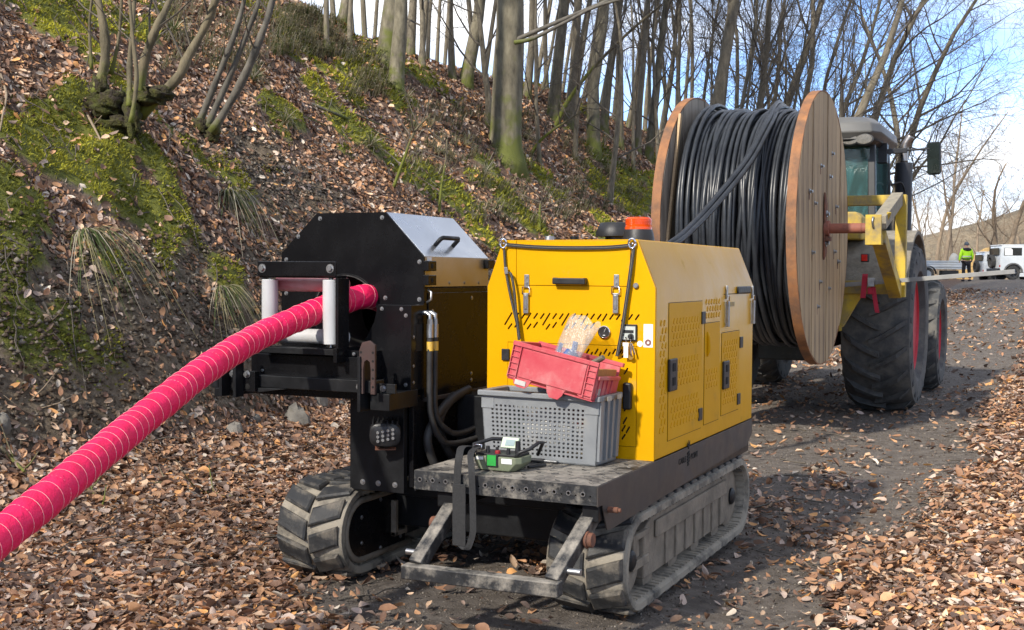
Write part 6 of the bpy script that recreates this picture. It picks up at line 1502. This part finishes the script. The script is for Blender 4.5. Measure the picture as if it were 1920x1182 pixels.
for path, w, lab in [([(738, 352), (757, 300), (776, 250), (800, 222)], 7, 'pale twisted sapling above the silver hood'), ([(823, 402), (828, 350), (836, 300), (838, 262)], 6, 'straight thin sapling right above the silver hood corner'), ([(1012, 428), (1012, 400), (1014, 380), (1022, 374)], 6, 'hooked root-like sapling behind the roof filler cap'),
        ([(995, 290), (1015, 262), (1050, 235), (1090, 210)], 7, 'crooked sapling leaning right at the foot of the thick beech'), ([(1040, 240), (1065, 190), (1110, 130), (1180, 60), (1240, 10)], 9, 'long bough-like sapling slanting up to the right of the thick beech')]:
    g, d = ground_hit(*path[0]); sapling(path, w, lab, g.y-.05)
# bough on the thick beech
g, d = ground_hit(946, 292); by = g.y-.1
m = MB(); P = smooth_path([at(u, v, y=by) for u, v in [(962, 82), (975, 72), (1030, 48), (1100, 18), (1180, -15)]], 5); m.tube(P, [.055*(1-.5*i/len(P)) for i in range(len(P))], 8)
P2 = smooth_path([at(u, v, y=by-.2) for u, v in [(965, 80), (1000, 72), (1060, 42), (1120, 12), (1200, -10)]], 5); m.tube(P2, [.045*(1-.5*i/len(P2)) for i in range(len(P2))], 8)
bo = m.build('bough', M['bark_dark'], None, smooth=True); 
for o in bpy.data.objects:
    if o.type == 'EMPTY' and o.get('label', '').startswith('thickest smooth'):
        bo.parent = o; bo.location = bo.location - o.location

# ------------------------------------------------------------------ grass tufts
grass_m = tint_mat('sedge_blade', .6, .3)
def tuft_mesh(seed, nblade, L, pale, hang=False):
    q = np.random.RandomState(seed); V = []; Cc = []
    for i in range(nblade):
        a = q.rand()*6.283 if not hang else q.normal(-.35, .75); out = .35+.9*q.rand(); l = L*((.5+.7*q.rand()) if not hang else 1.35*(.25+.85*q.rand()**1.4)); sway = q.normal(0, .10); w = (.0045+.004*q.rand())*(.62 if hang else 1); dr = np.array([math.cos(a), math.sin(a)])
        pts = []
        for k in range(6):
            t = k/5; rr = l*out*(.62 if not hang else .85)*t**(1.1 if not hang else .8); z = l*(t*.95-out*.85*t*t) if not hang else l*(.55*t-(.85+.5*out)*t*t)
            c = np.array([dr[0]*rr-dr[1]*sway*t*t*l*2, dr[1]*rr+dr[0]*sway*t*t*l*2, z]); sd = np.array([-dr[1], dr[0], 0])*w*(1-t*.85)
            pts += [c-sd, c+sd]
        V.append(pts); g = q.rand()
        Cc.append((.07, .10, .025) if g > pale else ((.30, .26, .13) if g > pale*.45 else (.36, .32, .24)))
    V = np.array(V); F = np.array([f for k in range(5) for f in ((2*k, 2*k+1, 2*k+3), (2*k, 2*k+3, 2*k+2))])
    o = soup('blade', V, F, np.array(Cc), grass_m); me = o.data; bpy.data.objects.remove(o); return me
TM = [tuft_mesh(i, (120, 100, 80)[i % 3], .58, (.45, .6, .85)[i % 3]) for i in range(6)]+[tuft_mesh(20+i, 150, .50, .62, True) for i in range(2)]
tufts = [(160, 445, 1.5, 6, 'largest drooping sedge tuft hanging over the earth face at the far left'), (430, 368, 1.4, 7, 'drooping sedge tuft hanging left of the silver hood'), (415, 545, 1.0, 6, 'small green sedge tuft just left of the roller cage'), (690, 280, .9, 3, 'green sedge tuft on the slope above the silver hood'),
         (470, 155, .9, 1, 'green-grey tuft beneath the three dark stems'), (815, 290, .9, 2, 'pale grass tuft left of the thick beech'), (870, 275, .8, 2, 'dry grass tuft close beside the thick beech foot'), (530, 235, .8, 4, 'low sedge tuft right of the dark stems'), (320, 70, 1.0, 4, 'grey-green tuft between the hazel stems'),
         (1075, 300, .8, 2, 'dry grass tuft right of the thick beech'), (985, 262, .8, 5, 'straw-coloured tuft behind the thick beech foot'), (905, 330, .9, 1, 'green tuft below the thick beech'), (760, 190, .8, 5, 'pale tuft under the slim mossy beech'), (1140, 330, .9, 2, 'dry tuft on the slope left of the drum'), (1175, 362, .9, 3, 'green tuft low on the slope left of the drum')]
for i, (u, v, s, k, lab) in enumerate(tufts):
    g, d = ground_hit(u, v); n = normals(np.array([g.x]), np.array([g.y]))[0]
    o = bpy.data.objects.new('grass_tuft', None); COL.objects.link(o); o.location = g; tag(o, lab, 'grass tuft', 'sedge tufts on the bank'); WL[o.name] = g
    c = bpy.data.objects.new('blades', TM[k]); COL.objects.link(c); c.parent = o; c.rotation_euler = (R(4), R(34 if k < 6 else -8), tq.random()*.8-.4); c.scale = (s, s, s)
# dry grass on the upper slope, too thick to count
V_, C_ = [], []
gq = np.random.RandomState(5)
for (u0, u1, v0, v1, n) in ((505, 640, 15, 110, 260), (640, 720, 90, 190, 90), (760, 1000, 200, 330, 140), (1050, 1200, 260, 400, 120), (300, 500, 10, 140, 90), (880, 1100, 340, 420, 90)):
    for _ in range(n):
        g, d = ground_hit(gq.uniform(u0, u1), gq.uniform(v0, v1))
        if g is None or d > 60: continue
        for b in range(9):
            a = gq.uniform(-1.2, 1.2); l = .16+.24*gq.rand(); dr = np.array([math.cos(a), math.sin(a), -.25]); w = .004*(1+d/18); P0 = np.array(g)+gq.normal(0, .06, 3)*np.array([1, 1, .15])
            sd = np.array([-math.sin(a), math.cos(a), 0])*w; t1 = P0+np.array([0, 0, l*.5])+dr*l*.25; t2 = P0+np.array([0, 0, l*.48])+dr*l*.75
            V_.append([P0-sd, P0+sd, t1-sd*.7, t1+sd*.7, t2]); q_ = gq.rand(); C_.append((.30, .27, .16) if q_ > .5 else ((.36, .33, .25) if q_ > .25 else (.10, .13, .045)))
dg_ = soup('dry_grass', np.array(V_), np.array([(0, 1, 3), (0, 3, 2), (2, 3, 4)]), np.array(C_), grass_m); tag(dg_, 'pale dry grass growing through the leaves on the upper slope', 'grass', kind='stuff')

# twigs lying about, too many to count
tw_ = MB(); wq = random.Random(15)
for (u0, u1, v0, v1, n) in ((0, 700, 0, 700, 150), (600, 1220, 120, 430, 130), (0, 650, 820, 1150, 45), (1350, 1900, 800, 1150, 30)):
    for _ in range(n):
        g, d = ground_hit(wq.uniform(u0, u1), wq.uniform(v0, v1))
        if g is None or d > 40: continue
        a = wq.random()*6.28; L = wq.uniform(.12, .55); pts = []; hz = wq.uniform(.0, .12) if wq.random() < .5 else 0
        for k in range(5):
            x, y = g.x+math.cos(a)*L*k/4, g.y+math.sin(a)*L*k/4; a += wq.gauss(0, .35); pts.append((x, y, float(height(x, y))+.03+hz*k/4))
        tw_.tube(pts, [wq.uniform(.0025, .006)*(1+d/25)*(1-.15*k) for k in range(5)], 4, caps=False)
tw_ = tw_.build('fallen_twigs', M['twig'], None, smooth=True); tag(tw_, 'thin dead twigs scattered over leaves and bank', 'twigs', kind='stuff')
# ------------------------------------------------------------------ sticks, roots, stones
def stick(pix, w, lab, mat='bark_dark', lift=.02, nm='fallen_branch', cat='branch'):
    P = []
    for u, v in pix:
        g, d = ground_hit(u, v); P.append(g+Vector((0, 0, lift)))
    P = smooth_path(P, 5); n = len(P); d = (P[0]-CAM).length; r_ = w*d/F_PX/2; m = MB(); m.tube(P, [r_*(1-.6*i/n)*(1+.12*math.sin(i*1.7)) for i in range(n)], 7)
    q = random.Random(int(w*7+pix[0][0]))
    for k in range(3):
        i = int(n*(.3+.2*k)); nd = Vector((q.gauss(0, .8), q.gauss(0, .8), .5)).normalized(); L = .12+.25*q.random(); m.tube([P[i], P[i]+nd*L*.5, P[i]+nd*L+Vector((0, 0, .03))], [r_*.4, r_*.3, r_*.15], 5)
    o = m.build(nm, M[mat], None, smooth=True); tag(o, lab, cat, 'sticks on the bank')
stick([(480, 130), (560, 168), (640, 205), (720, 240)], 6, 'long dark branch lying on the slope left of the slim beech'); stick([(575, 195), (650, 225), (730, 262)], 7, 'brown log-like branch lying above the silver hood')
stick([(155, 205), (175, 240), (205, 300)], 6, 'pale bare stick hanging on the moss at the left bank', 'bark_warm'); stick([(188, 138), (220, 150), (262, 172)], 6, 'short pale broken stick at the hazel foot', 'bark_warm', .06)
stick([(0, 150), (12, 190), (5, 230), (0, 260)], 5, 'pale curved twig at the left picture edge', 'bark_warm', .06); stick([(440, 195), (540, 210), (620, 240), (700, 252)], 3, 'thin dark twig across the leaves right of the dark stems')
stick([(250, 918), (330, 915), (390, 932), (440, 940)], 8, 'grey-green branch lying in the leaves below the red duct', 'bark_shrub', .03); stick([(150, 905), (180, 945), (205, 975)], 9, 'mossy stick half buried beneath the red duct', 'bark_shrub', .03)
stick([(0, 850), (30, 880), (60, 910)], 9, 'mossy branch lying at the bank foot on the left edge', 'bark_shrub', .04); stick([(42, 745), (65, 780), (80, 815)], 7, 'brown root hanging from the earth face at far left', 'bark_warm', .04); stick([(80, 575), (98, 610), (102, 650)], 6, 'pale root hanging below the moss at far left', 'bark_warm', .03)
stick([(295, 250), (320, 290), (345, 330)], 5, 'thin dark root running down the moss below the hazel'); stick([(1010, 330), (1050, 350), (1075, 372)], 7, 'bent root at the slope edge right of the thick beech')
stone_m = pmat('grey_stone', (.20, .185, .16), (.11, .10, .085), 7, .85, .95, bump=.012, bscale=14, dirt=(.05, .055, .02), damt=.28, dscale=5)
for i, (u, v, ru, rv, lab) in enumerate([(555, 800, 30, 48, 'tall pale stone in the bank foot left of the support column'), (592, 748, 24, 18, 'rounded stone tucked under the black front beam'), (440, 815, 22, 26, 'grey angular stone in the bank foot below the drive unit'), (4, 795, 16, 24, 'grey stone at the left edge of the bank'), (478, 785, 14, 10, 'small stone beside the angular stone at the bank foot'),
        (1893, 853, 15, 6, 'flat brown stone in the leaves near the right edge'), (635, 762, 16, 14, 'small stone just left of the support column')]):
    g, d = ground_hit(u, v); k = d/F_PX; q = random.Random(60+i); m = MB(); m.blob((0, 0, 0), (ru*k, ru*k*.8, rv*k), 9, 6, .32, q); m.v = [tuple(Vector(p)+g-Vector((0, 0, rv*k*.15))) for p in m.v]
    o = m.build('stone', stone_m, None, bevel=.004, smooth='auto'); tag(o, lab, 'stone', 'stones along the bank')
# ------------------------------------------------------------------ far end of the track: person, cars, trailer, mound
HB = Matrix.Rotation(YAW, 3, 'Z')          # local x -> image right
def onroad(u, depth, dz=0):
    p, _ = ray_at(u, depth); return Vector((p.x, p.y, float(height(p.x, p.y))+dz))
def place(o, loc, rz): o.location = loc; o.rotation_euler = (0, 0, rz)
M['car_white'] = pmat('white_car_paint', (.62, .65, .66), (.58, .61, .62), 2, .25, .3, coat=.5)
M['car_glass'] = pmat('dark_car_glass', (.012, .014, .014), (.02, .022, .022), 3, .05, .08, spec=.8)
M['car_tyre'] = pmat('car_tyre', (.025, .025, .025), (.05, .05, .048), 8, .8, .9, dirt=(.14, .12, .10), damt=.3)
def make_car(label):
    o = thing('off_road_car', (0, 0, 0), label, 'car', 'white cars at the end of the track')
    W = .80; white = M['car_white']
    # lower body outline with wheel arches (side view x, z)
    def arch(xc, r=.42, n=8): return [(xc+r*math.cos(a), .36+r*math.sin(a)) for a in np.linspace(math.pi, 0, n)]
    xr, xf = .62, 2.87
    prof = [(0, .48)] + arch(xr) + [(1.2, .34), (2.3, .34)] + arch(xf) + [(3.45, .45), (3.48, .62), (3.46, 1.02), (3.30, 1.08), (2.45, 1.12), (0, 1.12)]
    m = MB(); m.prism(prof, 'y', -W, W); m.build('body', white, o, bevel=.02)
    m = MB(); cab_ = [(.02, 1.118), (2.42, 1.118), (2.15, 1.66), (.10, 1.66)]; m.prism(cab_, 'y', -W+.05, W-.05); m.build('greenhouse', white, o, bevel=.02)
    m = MB(); m.box((.06, -W+.06, 1.655), (2.18, W-.06, 1.72)); m.build('roof', white, o, bevel=.03, seg=3)
    for s in (-1, 1):
        y = s*(W-.049)
        for poly, nm in (([(.18, 1.18), (1.05, 1.18), (1.05, 1.56), (.20, 1.56)], 'side_window'), ([(1.22, 1.18), (2.24, 1.18), (2.05, 1.56), (1.22, 1.56)], 'door_window')):
            m = MB(); m.prism(poly, 'y', y, y+s*.006); m.build(nm, M['car_glass'], o, bevel=.002)
        m = MB(); m.box((1.28, s*W, .93), (1.46, s*(W+.02), .97)); m.build('door_handle', M['black_plastic'], o, bevel=.004)
        m = MB(); m.box((1.145, s*W, .42), (1.155, s*(W+.002), 1.11)); m.build('door_gap', M['dark'], o)
        for xc in (xr, xf):
            m = MB(); pts = [(xc+.47*math.cos(a), .36+.47*math.sin(a)) for a in np.linspace(math.pi, 0, 10)]+[(xc+.41*math.cos(a), .36+.41*math.sin(a)) for a in np.linspace(0, math.pi, 10)]
            m.prism(pts, 'y', s*(W-.01), s*(W+.05)); m.build('fender_flare', pmat('grey_flare', (.12, .12, .12), (.15, .15, .15), 9, .7), o) if xc == xr and s == -1 else m.build('fender_flare', M['black_plastic'], o)
            m = MB(); m.lathe((xc, s*(W-.10), .345), 'y', [(-.10, .20), (-.10, .31), (-.07, .345), (.07, .345), (.10, .31), (.10, .20)], 28, close=True); w = m.build('wheel', M['car_tyre'], o, smooth='auto')
            m = MB(); m.lathe((xc, s*(W-.10), .345), 'y', [(s*.09, .20), (s*.05, .18), (s*.05, .07), (s*.085, .05), (s*.085, .01)], 24); m.build('rim', M['black_steel'], w, smooth='auto')
            for k in range(5):
                a = 2*math.pi*k/5; m = MB(); m.bar((xc+.05*math.cos(a), s*(W-.02), .345+.05*math.sin(a)), (xc+.19*math.cos(a), s*(W-.02), .345+.19*math.sin(a)), .05, .02, (0, 1, 0)); m.build('spoke', M['zinc'], w)
    m = MB(); m.box((-.10, -W+.04, .40), (.02, W-.04, .56)); m.build('bumper', M['black_plastic'], o, bevel=.02)
    m = MB(); m.box((3.46, -W+.04, .42), (3.58, W-.04, .60)); m.build('bumper', M['black_plastic'], o, bevel=.02)
    m = MB(); m.lathe((-.13, 0, .90), 'x', [(-.09, .20), (-.09, .30), (-.06, .335), (.06, .335), (.09, .30), (.09, .20)], 28, close=True); m.build('spare_wheel', M['car_tyre'], o, smooth='auto')
    m = MB(); m.box((-.02, -.60, 1.20), (.015, .60, 1.55)); m.build('rear_window', M['car_glass'], o)
    m = MB(); m.box((.005, -W-.004, .62), (-.01, -W+.12, .72)); m.build('tail_lamp', pmat('car_red_lens', (.5, .02, .02), (.45, .02, .02), 9, .2), o)
    return o
c1 = make_car('nearer white boxy off-road car cut by the right picture edge')
place(c1, onroad(1862, 58.5), YAW-.03)
c2 = make_car('farther white off-road car half hidden behind the nearer one, spare wheel at its back')
place(c2, onroad(1833, 66, .05), YAW-.05)
for ch in list(c1.children):
    if ch.name.startswith('side_window') and ch.location.y < 0:
        m = MB(); m.prism([(.22, 1.20), (.60, 1.20), (.60, 1.46), (.52, 1.54), (.22, 1.54)], 'y', -.80+.049-.010, -.80+.049-.007); st2 = m.build('window_sign', M['white'], None); st2.parent = c1; WL[st2.name] = Vector((0, 0, 0))

# trailer with silver drop side
tl_ = thing('flatbed_trailer', (0, 0, 0), 'flatbed trailer with silver ribbed drop side beside the person', 'trailer')
alu = pmat('trailer_aluminium', (.62, .64, .66), (.56, .58, .60), 3, .35, .45, metal=.5)
m = MB(); m.box((0, -.85, .55), (2.6, .85, .64)); m.build('bed', alu, tl_, bevel=.01)
for k in range(3):
    m = MB(); m.box((0, -.90, .645+k*.105), (2.6, -.86, .74+k*.105)); m.build('side_rib', alu, tl_, bevel=.02)
m = MB(); m.box((0, .86, .645), (2.6, .9, .96)); m.build('side_wall', alu, tl_, bevel=.01)
m = MB(); m.box((2.56, -.85, .645), (2.6, .85, .96)); m.build('end_wall', alu, tl_, bevel=.01)
m = MB(); m.box((1.45, -.80, .14), (2.2, -.3, .5)); m.build('tool_box', M['black_plastic'], tl_, bevel=.02)
for s in (-1, 1):
    for xc in (.75,):
        m = MB(); m.lathe((xc, s*.8, .32), 'y', [(-.09, .18), (-.09, .29), (-.06, .32), (.06, .32), (.09, .29), (.09, .18)], 24, close=True); w = m.build('wheel', M['car_tyre'], tl_, smooth='auto'); m = MB(); m.lathe((xc, s*.8, .32), 'y', [(s*.07, .18), (s*.05, .05), (s*.07, .01)], 20); m.build('rim', M['zinc'], w, smooth='auto')
        m = MB(); pts = [(xc+.42*math.cos(a), .32+.40*math.sin(a)) for a in np.linspace(math.pi, 0, 10)]+[(xc+.39*math.cos(a), .32+.37*math.sin(a)) for a in np.linspace(0, math.pi, 10)]; m.prism(pts, 'y', s*.70, s*.92); m.build('mudguard', M['black_plastic'], tl_)
_p = onroad(1697, 56); _p.z = float(height(-4.2, 57)); place(tl_, _p, YAW-.04)
m = MB(); m.blob((0, 0, .0), (.22, .18, .30), 12, 8, .15); bl = m.build('sack', pmat('grey_sack', (.36, .36, .34), (.28, .28, .27), 6, .8), None, smooth=True); tag(bl, 'grey sack standing on the trailer left of the person', 'sack'); bl.location = onroad(1786, 56.2); bl.location.z = _p.z+.70

# person seen from behind
def skin(name, verts, edges, radii, mat, parent, sub=2, root=0):
    me = bpy.data.meshes.new(name); me.from_pydata(verts, edges, []); me.materials.append(mat)
    o = bpy.data.objects.new(name, me); COL.objects.link(o); o.parent = parent
    s = o.modifiers.new('skin', 'SKIN'); s.use_smooth_shade = True
    for i, r_ in enumerate(radii):
        sv = me.skin_vertices[0].data[i]; sv.radius = r_ if hasattr(r_, '__len__') else (r_, r_); sv.use_root = (i == root)
    b = o.modifiers.new('sub', 'SUBSURF'); b.levels = sub; b.render_levels = sub
    return o
def mkskin(name, verts, edges, radii, mat, parent):
    me = bpy.data.meshes.new(name)
    me.from_pydata(verts, edges, []); me.materials.append(mat)
    o = bpy.data.objects.new(name, me); COL.objects.link(o); o.parent = parent
    s = o.modifiers.new('skin', 'SKIN'); s.use_smooth_shade = True
    if not me.skin_vertices: bpy.context.view_layer.update()
    for i, r_ in enumerate(radii):
        sv = me.skin_vertices[0].data[i]; sv.radius = r_ if hasattr(r_, '__len__') else (r_, r_); sv.use_root = (i == 0)
    b = o.modifiers.new('sub', 'SUBSURF'); b.levels = 2; b.render_levels = 2
    return o
per = thing('person', (0, 0, 0), 'person seen from behind in a yellow-green high-visibility jacket, dark trousers and cap', 'person')
skin_m = pmat('skin', (.45, .27, .19), (.40, .23, .16), 9, .6)
hv = pmat('hi_vis_yellow', (.42, .78, .02), (.36, .70, .015), 6, .7)
navy = pmat('dark_cloth', (.012, .013, .018), (.02, .02, .026), 8, .85)
bodyv = [(0, 0, .95), (0, .0, 1.15), (0, 0, 1.38), (0, .0, 1.50), (0, .01, 1.60), (0, .02, 1.68), (-.19, 0, 1.42), (-.27, .0, 1.15), (-.30, .05, .92), (-.30, .06, .84), (.19, 0, 1.42), (.27, .0, 1.15), (.29, .10, .95), (.28, .14, .88), (-.10, 0, .88), (-.12, .02, .48), (-.13, -.02, .08), (-.13, .12, .05), (.10, 0, .88), (.13, .0, .48), (.15, -.06, .10), (.15, .07, .05)]
bodye = [(0, 1), (1, 2), (2, 3), (3, 4), (4, 5), (2, 6), (6, 7), (7, 8), (8, 9), (2, 10), (10, 11), (11, 12), (12, 13), (0, 14), (14, 15), (15, 16), (16, 17), (0, 18), (18, 19), (19, 20), (20, 21)]
bodyr = [.13, .12, .13, .055, .085, .075, .055, .042, .03, .032, .055, .042, .03, .032, .085, .06, .045, .035, .085, .06, .045, .035]
mkskin('body', bodyv, bodye, bodyr, skin_m, per)
mkskin('jacket', [(0, 0, .90), (0, 0, 1.12), (0, 0, 1.36), (0, 0, 1.50), (-.20, 0, 1.41), (-.28, 0, 1.15), (-.305, .05, .93), (.20, 0, 1.41), (.28, 0, 1.15), (.295, .10, .96)], [(0, 1), (1, 2), (2, 3), (2, 4), (4, 5), (5, 6), (2, 7), (7, 8), (8, 9)], [(.22, .15), (.20, .15), (.20, .15), (.075, .075), .085, .068, .055, .085, .068, .055], hv, per)
mkskin('trousers', [(0, 0, .92), (-.10, 0, .84), (-.12, .02, .48), (-.13, -.02, .12), (.10, 0, .84), (.13, 0, .48), (.15, -.06, .13)], [(0, 1), (1, 2), (2, 3), (0, 4), (4, 5), (5, 6)], [(.17, .14), .105, .082, .075, .105, .082, .075], navy, per)
for x, y in ((-.13, .03), (.15, -.02)):
    m = MB(); m.blob((x, y, .05), (.055, .14, .055), 12, 8); o = m.build('shoe', navy, None, smooth=True); o.parent = per
m = MB(); m.blob((0, .02, 1.69), (.10, .115, .10), 14, 10); m.blob((0, .02, 1.655), (.103, .118, .035), 14, 6); o = m.build('cap', pmat('grey_cap', (.10, .12, .15), (.07, .08, .10), 9, .85), None, smooth=True); o.parent = per
m = MB(); m.lathe((0, 0, 1.0), 'z', [(0, .222), (.045, .222)], 20); m.v = [(p[0], p[1]*.70, p[2]) for p in m.v]; o = m.build('grey_hem', navy, None, smooth='auto'); o.parent = per
m = MB(); m.lathe((0, 0, 1.10), 'z', [(0, .212), (.05, .212)], 20); m.v = [(p[0], p[1]*.74, p[2]) for p in m.v]; o = m.build('reflective_band', pmat('reflective', (.55, .58, .50), (.5, .52, .46), 9, .4), None, smooth='auto'); o.parent = per
m = MB(); m.blob((0, -.02, 1.44), (.215, .155, .085), 14, 8); o = m.build('shoulder_yoke', navy, None, smooth=True); o.parent = per
place(per, onroad(1810, 53.5), YAW+.05)

# straw-coloured mound, dark arched shelter, far bushes
mound_m = pmat('straw', (.50, .33, .13), (.36, .24, .10), 2.5, .95, 1, bump=.12, bscale=9)
def heap(rx, ry, h, mat, seed):
    m = MB(); n, k = 40, 12; vs = []; fs = []; q = np.random.RandomState(seed)
    for i in range(k+1):
        t = i/k
        for j in range(n):
            a = 2*math.pi*j/n; r_ = t*(1+.10*math.sin(2*a+seed)+.06*math.sin(5*a)); vs.append((rx*r_*math.cos(a), ry*r_*math.sin(a), h*(math.cos(t*math.pi/2)**.9)*(1+.08*math.sin(3*a+4*t))-.15*(t > .99)))
    for i in range(k):
        for j in range(n): fs.append((i*n+j, (i+1)*n+j, (i+1)*n+(j+1) % n, i*n+(j+1) % n))
    m.add(vs, fs); return m
o = heap(3.4, 3.0, 3.1, mound_m, 1).build('straw_heap', mound_m, None, smooth=True, origin=(0, 0, 0)); o.location = onroad(1852, 84, -.2); tag(o, 'straw-coloured heap rising behind the white cars', 'heap')
o = heap(9, 5, 3.6, mound_m, 3).build('straw_heap', pmat('pale_straw', (.44, .32, .17), (.33, .25, .13), 2, .95, 1, bump=.12, bscale=9), None, smooth=True, origin=(0, 0, 0)); o.location = onroad(1962, 100, -.3); tag(o, 'broad pale heap farther back at the right edge', 'heap')
sh = thing('arched_shelter', onroad(1945, 76), 'dark grey arched shelter behind the nearer white car at the right edge', 'shelter'); sw = WL[sh.name]
m = MB(); ar = [(2.3*math.cos(a), 3.0*math.sin(a)) for a in np.linspace(0, math.pi, 22)]; m.prism(ar+[(-2.2, 0)]+[(2.2*math.cos(a), 2.9*math.sin(a)) for a in np.linspace(math.pi, 0, 22)][1:], 'y', 0, 5); m.v = [tuple(HB@Vector(p)+sw) for p in m.v]; m.build('roof', pmat('dark_tarp', (.07, .068, .065), (.10, .095, .09), 1.5, .7, bump=.05, bscale=3), sh, smooth='auto')
m = MB(); m.prism([(2.25*math.cos(a), 2.95*math.sin(a)) for a in np.linspace(0, math.pi, 22)], 'y', .25, .3); m.v = [tuple(HB@Vector(p)+sw) for p in m.v]; m.build('end_wall', pmat('dark_tarp_end', (.05, .05, .05), (.08, .08, .075), 2, .8), sh)
bq = random.Random(77)
V_, C_ = [], []
for i, (u, d) in enumerate([(1700, 92), (1722, 88), (1745, 95), (1762, 86), (1778, 98), (1795, 90), (1815, 100), (1838, 104), (1858, 96), (1880, 108), (1905, 92), (1930, 98), (1960, 104), (1685, 80)]):
    p = onroad(u, d); put_tree('ts'[i % 2], p, .05+.02*bq.random(), bq.random()*6.28, 0, 'bark_warm', 'far_bush', 'bare tan bush in the far scrub, %s from left behind the parked cars' % ORD[[13, 0, 1, 2, 3, 4, 5, 6, 7, 8, 9, 10, 11, 12].index(i)], 'bare bushes far behind the cars', hscale=.30+.14*bq.random())
for i, (u, d) in enumerate([(1745, 120), (1775, 135), (1800, 150), (1822, 128), (1842, 160), (1862, 140), (1880, 172), (1896, 150), (1912, 182), (1930, 160), (1950, 178), (1852, 185), (1875, 125), (1905, 132)]):
    p, _ = ray_at(u, d); p = Vector((p.x, p.y, float(far_z(np.float64(p.x), np.float64(p.y)))-.3)); put_tree('tsc'[i % 3], p, .16+.06*bq.random(), bq.random()*6.28, 0, 'bark_warm', 'far_bush', 'bare scrub tree on the far tan hill, %s from left' % ORD[sorted([1745, 1775, 1800, 1822, 1842, 1862, 1880, 1896, 1912, 1930, 1950, 1852, 1875, 1905]).index(u)], 'scrub trees on the far hill', hscale=.6+.3*bq.random())
far_t = [o for o in bpy.data.objects if o.name.startswith('far_bush')]
for o in far_t: o['category'] = 'bush' if 'scrub,' in o['label'] else 'tree'
